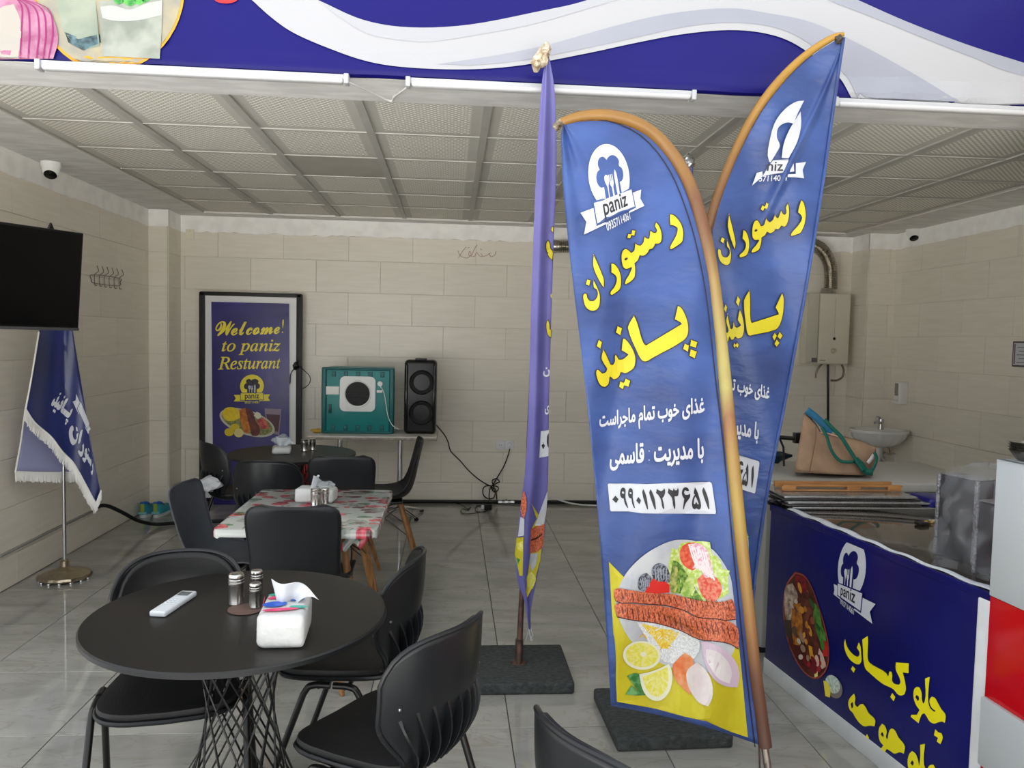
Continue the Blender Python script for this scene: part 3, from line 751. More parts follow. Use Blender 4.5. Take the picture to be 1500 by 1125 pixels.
# the emblem: a ring round a cook's hat with cutlery over a ribbon. canonical frame: x right, y up, ring of radius 1
def logo_loops():
    ring = ell(0, 0, 1, 1, 0, 48)
    hat = smooth_loop([(-.42, -.95), (-.40, -.28), (-.55, -.26), (-.66, -.12), (-.66, .08), (-.55, .22), (-.46, .25), (-.50, .42), (-.40, .58), (-.20, .62), (-.05, .50), (.02, .56), (.22, .62), (.44, .56), (.56, .40), (.52, .24), (.64, .14), (.66, -.08), (.54, -.24), (.40, -.27), (.40, -.95)], 70, 4)
    spoon = smooth_loop([(-.29, -.92), (-.25, -.3), (-.32, -.12), (-.30, .02), (-.22, .06), (-.14, .02), (-.12, -.12), (-.19, -.3), (-.20, -.92)], 60, 4)
    fork = [(-.05, -.92), (-.04, -.36), (-.11, -.24), (-.11, .04), (-.075, .04), (-.07, -.16), (-.035, -.16), (-.03, .04), (.01, .04), (.015, -.16), (.05, -.16), (.055, .04), (.09, .04), (.09, -.24), (.03, -.36), (.04, -.92)]
    knife = smooth_loop([(.18, -.92), (.17, -.3), (.19, .05), (.25, .16), (.30, .05), (.31, -.2), (.27, -.92)], 60, 4)
    mid = [(-.95, -.62), (.95, -.62), (.95, -1.18), (-.95, -1.18)]
    tl = [(-1.02, -.80), (-1.02, -1.30), (-.62, -1.30), (-.62, -1.24), (-1.50, -1.24), (-1.40, -.98), (-1.50, -.74)]
    tl = [(-1.0, -.74), (-1.0, -1.24), (-.60, -1.24), (-.60, -1.30), (-1.52, -1.30), (-1.36, -1.02), (-1.52, -.74)]
    trr = [(-x, y) for x, y in tl]
    return dict(ring=ring, hat=hat, spoon=spoon, fork=fork, knife=knife, mid=mid, tl=tl, tr=trr)
LOGO = logo_loops()
def logo(S, parent, off, h, bgmat, white, step=0, wordmat=None, phone=True, hatmat=None):
    hm = hatmat or bgmat
    decal('logo_ring_print', [h(LOGO['ring'])], S, white, parent, off, step)
    decal('logo_hat_print', [h(LOGO['hat'])], S, hm, parent, off + .0008, step)
    for k in ('spoon', 'fork', 'knife'): decal('logo_cutlery_print', [h(LOGO[k])], S, FWHT, parent, off + .0016, 0)
    decal('logo_ribbon_edge_print', [h([(-1.0, -.57), (1.0, -.57), (1.0, -1.23), (-1.0, -1.23)])], S, bgmat, parent, off + .0024, step)
    for k in ('tl', 'tr', 'mid'): decal('logo_ribbon_print', [h(LOGO[k])], S, white, parent, off + .0032, step)
    L = text_loops('paniz', .016); A = np.concatenate(L); lo, hi = A.min(0), A.max(0)
    hh = lambda P: h(np.array([(-.60, -1.22)]) + (np.asarray(P) - lo) / (hi - lo) * np.array([1.2, .60]))
    decal('logo_lettering_print', [hh(l) for l in L], S, wordmat or FBLK, parent, off + .004, 0, evenodd=False)
    if phone:
        L = text_loops('09357114061', .014); A = np.concatenate(L); lo2, hi2 = A.min(0), A.max(0)
        hh = lambda P: h(np.array([(-.60, -1.50)]) + (np.asarray(P) - lo2) / (hi2 - lo2) * np.array([1.2, .24]))
        decal('logo_lettering_print', [hh(l) for l in L], S, white, parent, off + .0024, 0, evenodd=False)

# --- the centre flag, nearest the camera
Sc_Y = lambda x, y: 2.53 + (1125 - y) * .00022 + .022 * math.sin((x + y * .18) * .045) * min(1, max(0, (y - 170) / 200)) + .00012 * (960 - x) + .010 * math.sin(y * .017 + x * .03) + .006 * math.sin(x * .085 + y * .011) * min(1, max(0, (y - 200) / 200))
def Sc(x, y, off=0):
    d = ray(x, y); return CAM + d * ((Sc_Y(x, y) - off) / d[1])
cf = thing('feather_flag', 'blue feather flag facing the camera full on, with kebab plate print', 'flag', tuple(pz(1136, 1205, 0)), 0, 'feather flags')
Lc = interp_path([(826, 182), (822, 200), (824, 260), (830, 330), (840, 420), (852, 520), (865, 640), (878, 780), (888, 920), (895, 1034)])
Rc = interp_path([(827, 180), (862, 174), (904, 176), (951, 199), (989, 246), (1015, 308), (1032, 369), (1045, 440), (1056, 540), (1067, 640), (1079, 760), (1091, 880), (1103, 990), (1115, 1092)])
def cfn(u, v):
    a, b = Lc(v ** 1.15), Rc(v); p = a * (1 - u) + b * u
    if v > .9: p = p + np.array([0, -6 * math.sin(u * math.pi) * (v - .9) / .1])
    pleat = .016 * math.sin(u * 34) * max(0, 1 - v / .40) * max(0, 1 - u / .36)
    return Sc(p[0], p[1], pleat - .002)
keep(MB().grid(cfn, 60, 120).build('flag_cloth', FBLUE, None, solid=.0012, soff=0), cf)
slv = [(820, 180), (845, 172), (875, 169), (905, 172), (935, 182), (962, 200), (988, 230), (1008, 265), (1024, 310), (1036, 360), (1046, 420), (1057, 510), (1068, 620), (1080, 740), (1092, 860), (1104, 970), (1115, 1050), (1121, 1094)]
keep(MB().tube([Sc(x, y, -.004) for x, y in slv], [.014, .020] + [.0225] * 10 + [.0235], 14, smooth=4).build('pole_sleeve', FGOLD, None), cf)
keep(MB().tube([Sc(Rc(t_)[0] - 9, Rc(t_)[1] + 2, .003) for t_ in np.linspace(.02, 1, 60)], .0018, 6).build('seam_piping', M('seam_dark', (40, 30, 34), .6), None), cf)
foot = pz(1136, 1205, .06)
keep(MB().tube([Sc(1118, 1080, -.004), Sc(1124, 1120, -.004), foot], .013, 12).build('pole', POLE, None), cf)
keep(MB().tube([Sc(1112, 1085, .002), Sc(1113, 1128, .002)], .0035, 6).build('tie_cord', RUST, None), cf)
for k, (u0, v0) in enumerate(((821, 181), (816, 186))): crumple('tape_wrap', Sc(u0, v0, 0), .018, TAPE, cf, 3 + k)
slab(foot[0], foot[1], cf)
word(RESTORAN, Sc, cf, .004); word(PANIZ, Sc, cf, .004)
write('lettering_print', shape_persian('غذای خوب تمام ماجراست'), [(878, 604), (1032, 580), (1032, 616), (878, 636)], Sc, FWHT, cf, .004, .03, 12)
write('lettering_print', shape_persian('با مدیریت : قاسمی'), [(893, 652), (1031, 641), (1031, 680), (893, 690)], Sc, FWHT, cf, .004, .03, 12)
decal('phone_panel_print', [np.array(BAR)], Sc, FWHT, cf, .004, 9)
decal('phone_lettering_print', [smooth_loop(d, 40, 3) for d in DIGITS], Sc, FBLK, cf, .0055, 9)
lg = homog([(0, 1), (1, 0), (-1.36, -1.02), (1.36, -1.02)], [(886, 211), (921, 250), (859, 325), (938, 291)])
logo(Sc, cf, .004, lg, FBLUE, FWHT, 7)
# printed kebab plate
KEB = M('print_kebab', (118, 42, 26), .5, col2=(216, 118, 80), vs=150, stretch=(1.6, 1, .8), lo=.34, hi=.62, detail=6)
pr_ = lambda n, c, c2=None, vs=20: M('print_' + n, tuple(v * .9 for v in c), .5, col2=c2 and tuple(v * .9 for v in c2), vs=vs * (3 if vs > 10 else 1), lo=.4, hi=.6)
P_ = lambda pts: [(880 + x / 6.25, 780 + y / 6.25) for x, y in pts]
Q_ = lambda pts: [(880 + x / 6.25, 930 + y / 6.25) for x, y in pts]
def food(S, parent, h=None, off=.004, step=9, only=None):
    def d(name, pts, mat, o, sm=True, k=3):
        if only and name not in only: return
        l = smooth_loop(pts, 60, k) if sm else np.array(pts, float)
        if h: l = h(l)
        decal(name, [l], S, mat, parent, off + o, step)
    d('yellow_field_print', [(892, 823), (914, 845.5), (960, 890), (1040, 940), (1082, 942), (1086, 980), (1095.7, 1080.4), (1000, 1049), (960, 1038), (903.7, 1028)], pr_('field_yellow', (216, 204, 40), (204, 190, 28), 6), 0, False)
    d('plate_print', [(902, 885), (905, 865), (914, 845), (926, 829), (945, 812), (965, 800), (985, 792), (1000, 790.5), (1020, 793), (1045, 806), (1060, 825), (1070, 845), (1074, 870), (1077, 900), (1078, 945), (1060, 975), (1030, 985), (985, 978), (940, 955), (915, 925)], pr_('plate', (188, 192, 198), (208, 210, 212), 8), .0008)
    d('lettuce_print', P_([(620, 330), (650, 140), (700, 160), (740, 100), (830, 85), (930, 80), (1000, 90), (1020, 190), (1090, 250), (1110, 330), (1180, 350), (1165, 420), (1170, 560), (1080, 610), (940, 640), (850, 600), (700, 560), (640, 520)]), pr_('lettuce', (178, 208, 70), (226, 236, 170), 26), .0016)
    d('herb_print', P_([(640, 420), (660, 250), (720, 280), (800, 400), (870, 520), (940, 630), (840, 620), (730, 560), (650, 560)]), pr_('herb', (60, 112, 46), (140, 178, 70), 34), .0022)
    d('tomato_print', P_([(730, 150), (790, 100), (880, 100), (930, 180), (900, 300), (840, 350), (770, 310), (728, 240)]), pr_('tomato', (218, 66, 44), (236, 116, 80), 22), .0026)
    d('tomato_print', P_([(880, 430), (960, 370), (1040, 400), (1100, 470), (1105, 540), (1060, 620), (1000, 630), (930, 580)]), pr_('tomato_cut', (226, 74, 56), (238, 146, 120), 30), .0028)
    d('onion_strand_print', P_([(800, 110), (900, 100), (980, 170), (1000, 250), (1050, 430), (1000, 410), (960, 420), (900, 330), (840, 330), (880, 240), (830, 170)]), pr_('onion_strand', (232, 158, 178), (250, 232, 234), 34), .0032)
    d('cucumber_print', P_([(640, 540), (640, 380), (665, 290), (700, 320), (705, 420), (690, 540), (660, 570)]), pr_('cucumber', (92, 128, 48), (196, 196, 110), 16), .003)
    d('cucumber_print', P_([(730, 560), (760, 470), (800, 400), (860, 410), (850, 500), (810, 590), (760, 590)]), pr_('cucumber_light', (138, 178, 66), (206, 220, 130), 16), .0034)
    d('pepper_print', P_([(340, 460), (370, 390), (420, 370), (470, 420), (460, 480), (390, 540), (350, 520)]), pr_('pepper', (28, 28, 34), (150, 156, 170), 40), .003)
    d('pepper_print', P_([(465, 370), (480, 310), (540, 280), (600, 310), (630, 370), (630, 460), (540, 450), (480, 420)]), pr_('pepper', (28, 28, 34), (150, 156, 170), 40), .0032)
    d('flower_print', P_([(400, 550), (440, 480), (480, 420), (530, 450), (590, 450), (630, 480), (630, 550), (520, 560)]), pr_('red_flower', (222, 40, 30)), .0036, False)
    d('rice_print', P_([(330, 820), (480, 830), (700, 890), (900, 960), (900, 1090), (830, 1170), (600, 1190), (480, 1080), (420, 980)]), pr_('rice_white', (206, 210, 216), (242, 242, 240), 60), .003)
    d('rice_print', P_([(370, 830), (440, 850), (560, 880), (680, 900), (740, 930), (660, 1000), (610, 1060), (560, 1060), (480, 960), (420, 900)]), pr_('rice_saffron', (240, 196, 40), (244, 226, 120), 50), .0034)
    up_ = [(120, 530), (150, 512), (250, 525), (350, 540), (450, 555), (560, 560), (650, 565), (760, 590), (880, 620), (1000, 630), (1110, 635), (1200, 610), (1220, 640), (1238, 790), (1140, 800), (1050, 785), (880, 770), (790, 720), (700, 690), (600, 665), (480, 655), (400, 650), (300, 640), (150, 630), (125, 590)]
    dn_ = [(125, 670), (150, 650), (280, 655), (400, 665), (520, 670), (640, 690), (740, 710), (860, 770), (1000, 790), (1130, 800), (1220, 840), (1255, 880), (1262, 1065), (1190, 1020), (1080, 995), (900, 975), (720, 890), (560, 840), (440, 815), (300, 800), (150, 770)]
    d('kebab_shadow_print', P_([(x, y + 8) for x, y in dn_]), pr_('kebab_dark', (72, 26, 18)), .004)
    d('kebab_print', P_(dn_), KEB, .0046)
    d('kebab_shadow_print', P_([(x, y + 9) for x, y in up_]), pr_('kebab_dark', (72, 26, 18)), .0052)
    d('kebab_print', P_(up_), KEB, .0058)
    rn = random.Random(12)
    for k in range(22):                              # grooves pressed into the meat
        t = k / 21; x = 190 + 1010 * t
        for yo, hgt in ((548 + 82 * t, 92), (678 + 190 * t, 120)):
            w_, q_ = rn.uniform(5, 11), rn.uniform(.5, 1)
            d('kebab_groove_print', P_([(x, yo), (x + w_, yo), (x + 10 + w_ + 20 * t, yo + hgt * q_), (x + 10 + 20 * t, yo + hgt * q_)]), pr_('kebab_groove', (112, 40, 28)), .0064, False)
    for k in range(46):                              # grains of rice
        x, y = rn.uniform(360, 860), rn.uniform(850, 1150); a_ = rn.uniform(0, 3.1); L_ = rn.uniform(22, 40)
        if y < 830 + (x - 360) * .28 or y > 1180 - abs(x - 600) * .3: continue
        c_, s_ = math.cos(a_) * L_, math.sin(a_) * L_
        d('rice_grain_print', P_([(x - c_, y - s_), (x - s_ * .18, y + c_ * .18), (x + c_, y + s_), (x + s_ * .18, y - c_ * .18)]), pr_('grain_white', (236, 236, 232)) if x > 640 or rn.random() < .4 else pr_('grain_saffron', (240, 190, 40)), .0037, False)
    for k in range(7):                               # strands of onion over the tomatoes
        x = 800 + 26 * k; d('onion_strand_line_print', P_([(x, 110 + 12 * k), (x + 9, 108 + 12 * k), (x + 60, 250 + 20 * k), (x + 92, 330 + 18 * k), (x + 80, 332 + 18 * k), (x + 44, 255 + 20 * k)]), pr_('strand_white', (250, 236, 238)), .0038)
    for k in range(5):
        d('pepper_stripe_print', P_([(492 + 26 * k, 330), (500 + 26 * k, 320), (508 + 25 * k, 430), (500 + 25 * k, 440)]), pr_('pepper_sheen', (170, 176, 190)), .004, False)
        d('pepper_stripe_print', P_([(360 + 20 * k, 430), (366 + 20 * k, 415), (382 + 16 * k, 495), (376 + 16 * k, 500)]), pr_('pepper_sheen', (170, 176, 190)), .004, False)
    for k in range(9):                               # segments of the lemon
        a_ = math.radians(40 * k + 10); d('lemon_segment_print', Q_([(377 + 24 * math.cos(a_), 183 + 18 * math.sin(a_)), (377 + 140 * math.cos(a_ - .015), 185 + 104 * math.sin(a_ - .015)), (377 + 140 * math.cos(a_ + .03), 185 + 104 * math.sin(a_ + .03))]), pr_('lemon_core', (240, 236, 200)), .0052, False)
    for k in range(5):
        a_ = math.radians(20 + 35 * k); d('lemon_segment_print', Q_([(520, 360), (520 + 110 * math.cos(a_ - .03), 380 + 190 * math.sin(a_ - .03)), (520 + 110 * math.cos(a_ + .03), 380 + 190 * math.sin(a_ + .03))]), pr_('lemon_core', (240, 236, 200)), .0062, False)
    d('lemon_print', Q_(ell(375, 188, 172, 132, 4)), pr_('lemon_pith', (236, 236, 206)), .0038)
    d('lemon_print', Q_(ell(377, 185, 148, 110, 4)), pr_('lemon_flesh', (230, 222, 70), (240, 234, 130), 26), .0044)
    d('lemon_print', Q_(ell(390, 178, 28, 22)), pr_('lemon_core', (240, 236, 200)), .005)
    d('leaf_print', Q_([(240, 375), (330, 350), (390, 400), (390, 540), (310, 470), (265, 410)]), pr_('leaf', (48, 120, 52), (120, 180, 110), 12), .0036)
    d('leaf_print', Q_([(225, 545), (280, 460), (350, 510), (420, 550), (310, 555)]), pr_('leaf', (48, 120, 52), (120, 180, 110), 12), .0036)
    d('lemon_print', Q_([(352, 360), (480, 330), (625, 265), (650, 330), (650, 450), (600, 560), (530, 605), (440, 580), (380, 490)]), pr_('lemon_pith', (236, 236, 206)), .005)
    d('lemon_print', Q_([(385, 385), (490, 345), (610, 295), (620, 400), (600, 500), (530, 570), (460, 545), (410, 480)]), pr_('lemon_flesh', (230, 222, 70), (240, 234, 130), 26), .0056)
    d('onion_print', Q_([(660, 280), (700, 225), (770, 160), (850, 230), (830, 400), (820, 550), (740, 480), (680, 400)]), pr_('onion_orange', (226, 112, 50), (244, 190, 140), 10), .0042)
    d('onion_print', Q_([(790, 330), (880, 250), (960, 320), (1020, 450), (1020, 580), (980, 655), (900, 620), (830, 530), (790, 430)]), pr_('onion_pale', (222, 204, 204), (240, 234, 228), 6), .0048)
    d('onion_print', Q_([(920, 60), (1000, 70), (1150, 150), (1250, 270), (1270, 400), (1250, 480), (1140, 470), (1030, 400), (950, 240)]), pr_('onion_lilac', (214, 190, 206)), .0046)
    d('onion_print', Q_([(965, 130), (1060, 150), (1160, 240), (1200, 350), (1180, 445), (1090, 410), (1010, 310), (960, 200)]), pr_('onion_flesh', (226, 216, 216), (240, 234, 230), 6), .0052)
food(Sc, cf)

# --- the flag behind it to the right, folded at the logo
S2_Y = lambda x, y: 3.20 - (1000 - y) * .00012 + .020 * math.sin((x - y * .25) * .05) + .0006 * (1150 - x) * 0
def S2(x, y, off=0):
    d = ray(x, y); return CAM + d * ((S2_Y(x, y) - off) / d[1])
f2 = thing('feather_flag', 'blue feather flag with a crease through its emblem, rising behind the centre flag', 'flag', tuple(pz(966, 1035, 0)), 0, 'feather flags')
sl2 = [(1236, 50), (1222, 54), (1195, 70), (1165, 94), (1135, 126), (1108, 163), (1085, 205), (1064, 252), (1047, 300), (1034, 350), (1022, 420), (1012, 500), (1000, 640), (990, 760), (982, 880), (978, 935)]
L2 = interp_path([(1232, 55), (1200, 74), (1170, 98), (1140, 130), (1112, 168), (1089, 210), (1068, 256), (1051, 304), (1038, 354), (1026, 424), (1016, 504), (1004, 640), (994, 760), (986, 860), (981, 930)])
R2 = interp_path([(1237, 55), (1226, 130), (1212, 230), (1197, 330), (1182, 420), (1166, 510), (1149, 600), (1129, 700), (1113, 800), (1103, 890), (1102, 968)])
def f2n(u, v):
    p = L2(v) * (1 - u) + R2(v) * u
    c = .03 * math.exp(-((u - .55 - (.25 - v) * 1.2) / .05) ** 2) * max(0, 1 - abs(v - .2) / .2)   # the crease
    c += .006 * math.sin(v * 70) * max(0, (v - .3)) * .5
    return S2(p[0], p[1], c - .004)
keep(MB().grid(f2n, 60, 110).build('flag_cloth', FBLUE, None, solid=.0012, soff=0), f2)
keep(MB().tube([S2(x, y, -.004) for x, y in sl2], [.008, .014, .016] + [.018] * 9, 12, smooth=4).build('pole_sleeve', FGOLD, None), f2)
hem = [R2(t) for t in np.linspace(.0, 1, 24)]
keep(MB().tube([S2(p[0] - 1, p[1], .003) for p in hem], .006, 8).build('hem', FBLUE, None), f2)
b2 = pz(966, 1038, .06); keep(MB().tube([S2(982, 880, -.004), S2(977, 950, -.004), b2], .013, 10).build('pole', RUST, None), f2)
crumple('tape_wrap', S2(1229, 57, 0), .022, M('dark_tape', (60, 52, 46), .4), f2, 8)
slab(b2[0], b2[1], f2, .03)
hA = homog([(980.8, 313), (982, 366), (869, 372), (866, 456)], [(1173.5, 292), (1158, 346), (1067.6, 312.7), (1060, 388)])
hB = homog([(992, 448.7), (1018, 526), (928, 461), (916, 547)], [(1144.5, 430.5), (1137.6, 509.5), (1097.8, 423.3), (1080, 496)])
word(RESTORAN, S2, f2, .008, outline=.85, h=hA); word(PANIZ, S2, f2, .008, outline=.85, h=hB)
write('lettering_print', shape_persian('غذای خوب تمام ماجراست'), [(1008, 535), (1128, 566), (1126, 594), (1005, 566)], S2, FWHT, f2, .008, .03, 10)
write('lettering_print', shape_persian('با مدیریت : قاسمی'), [(1008, 590), (1113, 619), (1110, 652), (1005, 625)], S2, FWHT, f2, .008, .03, 10)
hC = homog([(891, 710), (1041, 707), (1048, 752), (895, 749)], [(1000, 640), (1111.8, 677), (1105.6, 722), (1000, 688)])
decal('phone_panel_print', [hC(BAR)], S2, FWHT, f2, .008, 9)
decal('phone_lettering_print', [hC(smooth_loop(d, 40, 3)) for d in DIGITS], S2, FBLK, f2, .0095, 9)
cl = lambda pts: [(1000 + x / 2.8125, 30 + y / 2.8125) for x, y in pts]
decal('logo_ring_print', [smooth_loop(cl([(500, 330), (470, 334), (425, 362), (385, 412), (362, 480), (356, 580), (362, 585), (386, 545), (400, 515), (388, 480), (395, 440), (430, 420), (458, 425), (470, 392)]), 60)], S2, FWHT, f2, .030, 6)
decal('logo_ring_print', [smooth_loop(cl([(486, 375), (488, 430), (472, 500), (436, 568), (408, 566), (416, 510), (440, 450), (470, 400)]), 60)], S2, FWHT, f2, .020, 6)
decal('logo_ribbon_print', [cl([(372, 576), (456, 570), (460, 622), (330, 640), (352, 604)])], S2, FWHT, f2, .014, 6)
decal('logo_ribbon_print', [cl([(466, 588), (508, 583), (494, 616), (500, 650), (432, 645), (434, 634), (466, 632)])], S2, FWHT, f2, .014, 6)
decal('logo_ribbon_print', [cl([(305, 628), (328, 622), (330, 642), (286, 680)])], S2, FWHT, f2, .014, 6)
_w = [(x, y) for x, y in cl([(352, 582), (414, 582), (414, 620), (346, 620)])]
write('logo_lettering_print', 'niz', _w, S2, FBLK, f2, .016, .012)
write('logo_lettering_print', '57114061', cl([(318, 640), (428, 636), (428, 660), (314, 664)]), S2, FWHT, f2, .014, .01)
food(S2, f2, homog([(892, 823), (1000, 790.5), (1095.7, 1080.4), (903.7, 1028)], [(1002, 748), (1066, 742), (1092, 952), (996, 912)]), .008, 12)

# --- the flag seen edge on
SA_Y = lambda x, y: 3.67 - (968 - y) / 900 * .46
fa = thing('feather_flag', 'faded violet feather flag hanging furled and seen edge on', 'flag', tuple(pz(760, 972, 0)), 0, 'feather flags')
LA = interp_path([(800, 86), (794, 120), (788, 200), (782, 330), (777, 480), (774, 600), (769, 690), (762, 745), (756, 810), (758, 850), (768, 880), (774, 920)])
RA = interp_path([(805, 86), (813, 140), (815, 250), (812, 330), (807, 480), (804, 600), (803, 690), (800, 755), (795, 800), (786, 850), (778, 890), (777, 924)])
def fold(u): return -.016 * math.exp(-((u - .30) / .22) ** 2) + .012 * u ** 2 + .003 * math.sin(u * 11)
def SA(x, y, off=0):
    t = min(1, max(0, (y - 86) / 838)); a, b = LA(t)[0], RA(t)[0]; u = min(1.2, max(-.2, (x - a) / max(b - a, 1)))
    d = ray(x, y); return CAM + d * ((SA_Y(x, y) + fold(u) - off) / d[1])
def fan(u, v):
    a, b = LA(v), RA(v); y = a[1] * (1 - u) + b[1] * u; x = a[0] * (1 - u) + b[0] * u
    d = ray(x, y); return CAM + d * ((SA_Y(x, y) + fold(u) + .002) / d[1])
keep(MB().grid(fan, 30, 110).build('flag_cloth', FPURP, None, solid=.0012, soff=0), fa)
pts = [pz(760, 972, .06), py(763, 900, SA_Y(0, 900) + .02)] + [py(x, y, SA_Y(x, y) + .04) for x, y in ((768, 800), (777, 600), (785, 400), (793, 250), (800, 120), (802, 66))]
keep(MB().tube(pts, [.015, .013, .012, .011, .010, .008], 10, smooth=4).build('pole', RUST, None), fa)
for k, (x, y, r) in enumerate(((800, 72, .028), (793, 84, .036), (786, 94, .028))): crumple('tape_wrap', py(x, y, SA_Y(x, y) + .0), r, M('brown_tape', (150, 128, 96), .25, .2, col2=(206, 196, 176), vs=40), fa, 20 + k, (1, 1, 1.2))
slab(*pz(760, 972, .05)[:2], fa)
zA = lambda pts: [(740 + x / 3.75, 330 + y / 3.75) for x, y in pts]
zB = lambda pts: [(740 + x / 3.12, 600 + y / 3.12) for x, y in pts]
for lp in (zA([(250, 25), (258, 5), (266, 10), (264, 45)]), zA([(235, 80), (245, 95), (252, 130), (262, 140), (260, 195), (240, 175), (226, 140), (224, 100)]), zA([(248, 385), (256, 372), (256, 405)]), zA([(234, 518), (242, 535), (246, 570), (254, 575), (252, 620), (236, 605), (226, 570), (226, 535)])):
    word([lp], SA, fa, .003, outline=.7, step=6)
write('lettering_print', shape_persian('ن'), zA([(208, 780), (246, 780), (246, 832), (208, 832)]), SA, FWHT, fa, .003, .03)
write('lettering_print', shape_persian('ی'), zA([(218, 990), (242, 990), (242, 1040), (218, 1040)]), SA, FWHT, fa, .003, .03)
decal('phone_panel_print', [zB([(163, 98), (200, 93), (198, 212), (156, 220), (160, 150)])], SA, FWHT, fa, .003, 6)
decal('phone_lettering_print', [zB([(173, 148), (182, 165), (174, 182), (166, 166)]), zB([(196, 110), (199, 110), (199, 175), (194, 168), (190, 150), (191, 125)])], SA, FBLK, fa, .0045, 6)
decal('yellow_field_print', [zB([(121, 430), (153, 482), (120, 545), (115, 660), (105, 740), (95, 830), (100, 860), (130, 800), (160, 690), (170, 600), (185, 480), (150, 520)])], SA, pr_('field_yellow', (216, 204, 40)), fa, .003, 6)
decal('plate_print', [zB([(153, 482), (196, 365), (188, 470), (175, 530), (135, 530)])], SA, pr_('plate', (216, 220, 226)), fa, .004, 6)
decal('kebab_print', [smooth_loop(zB([(118, 545), (150, 530), (182, 522), (176, 570), (170, 630), (140, 652), (112, 655), (114, 600)]))], SA, KEB, fa, .005, 6)
decal('kebab_groove_print', [smooth_loop(zB([(118, 592), (140, 585), (170, 565), (170, 573), (140, 594), (118, 600)]))], SA, pr_('kebab_dark', (72, 26, 18)), fa, .0065, 6)
decal('onion_print', [smooth_loop(zB([(115, 660), (150, 655), (140, 710), (122, 740), (112, 700)]))], SA, pr_('plate', (216, 220, 226)), fa, .005, 6)
decal('kebab_print', [smooth_loop(zB([(84, 372), (90, 380), (88, 490), (80, 498), (72, 470), (72, 430)]))], SA, KEB, fa, .004, 6)
decal('plate_print', [zB([(70, 490), (88, 500), (86, 575), (58, 580)])], SA, pr_('plate', (216, 220, 226)), fa, .004, 6)
decal('yellow_field_print', [zB([(52, 585), (84, 582), (80, 760), (66, 760), (50, 690), (44, 660)])], SA, pr_('field_yellow', (216, 204, 40)), fa, .004, 6)
decal('leaf_print', [zB([(48, 675), (68, 685), (58, 710)])], SA, pr_('leaf', (48, 120, 52)), fa, .0055, 6)
for l in ([(100, 760), (120, 740), (140, 770), (125, 820), (105, 825)], [(52, 610), (80, 600), (82, 650), (60, 640)]):
    decal('lemon_print', [smooth_loop(zB(l))], SA, pr_('lemon_flesh', (230, 222, 70)), fa, .0055, 6)
tp = SA(776, 920, .0)
for k in range(5):
    a = np.array(tp) + (random.uniform(-.006, .006), random.uniform(-.005, .005), 0)
    keep(MB().tube([a, a + (random.uniform(-.01, .015), 0, -.03), a + (random.uniform(-.014, .028), 0, -.062)], .0018, 5).build('loose_thread', FWHT, None), fa)

# --- a fourth, furled flag almost hidden behind the centre flag
f4 = thing('feather_flag', 'furled blue flag almost hidden behind the centre flag, silver tape knob on top', 'flag', tuple(pz(975, 955, 0)), 0, 'feather flags')
b4 = pz(978, 962, .06); tip = py(1009, 232, 3.80)
keep(MB().tube([b4, (b4 * .6 + tip * .4), tip], [.014, .012, .010], 10).build('pole', RUST, None), f4)
def f4n(u, v):
    c = tip * (1 - v) + b4 * v; w = .012 + .05 * min(1, v * 3)
    a = 2 * math.pi * u; return (c[0] + .012 + w * math.cos(a) * .6 * (1 + .25 * math.sin(3 * a + 6 * v)), c[1] - .01 + w * math.sin(a) * .6, c[2] - .03)
keep(MB().grid(lambda u, v: f4n(u, v * .86), 24, 40).build('flag_cloth', FPURP, None), f4)
crumple('tape_wrap', tip + (0, 0, -.02), .040, M('silver_tape', (196, 196, 196), .2, .7, var=.3, vs=30), f4, 40, (1, 1, 1.15), .3)
slab(b4[0], b4[1], f4, -.02)
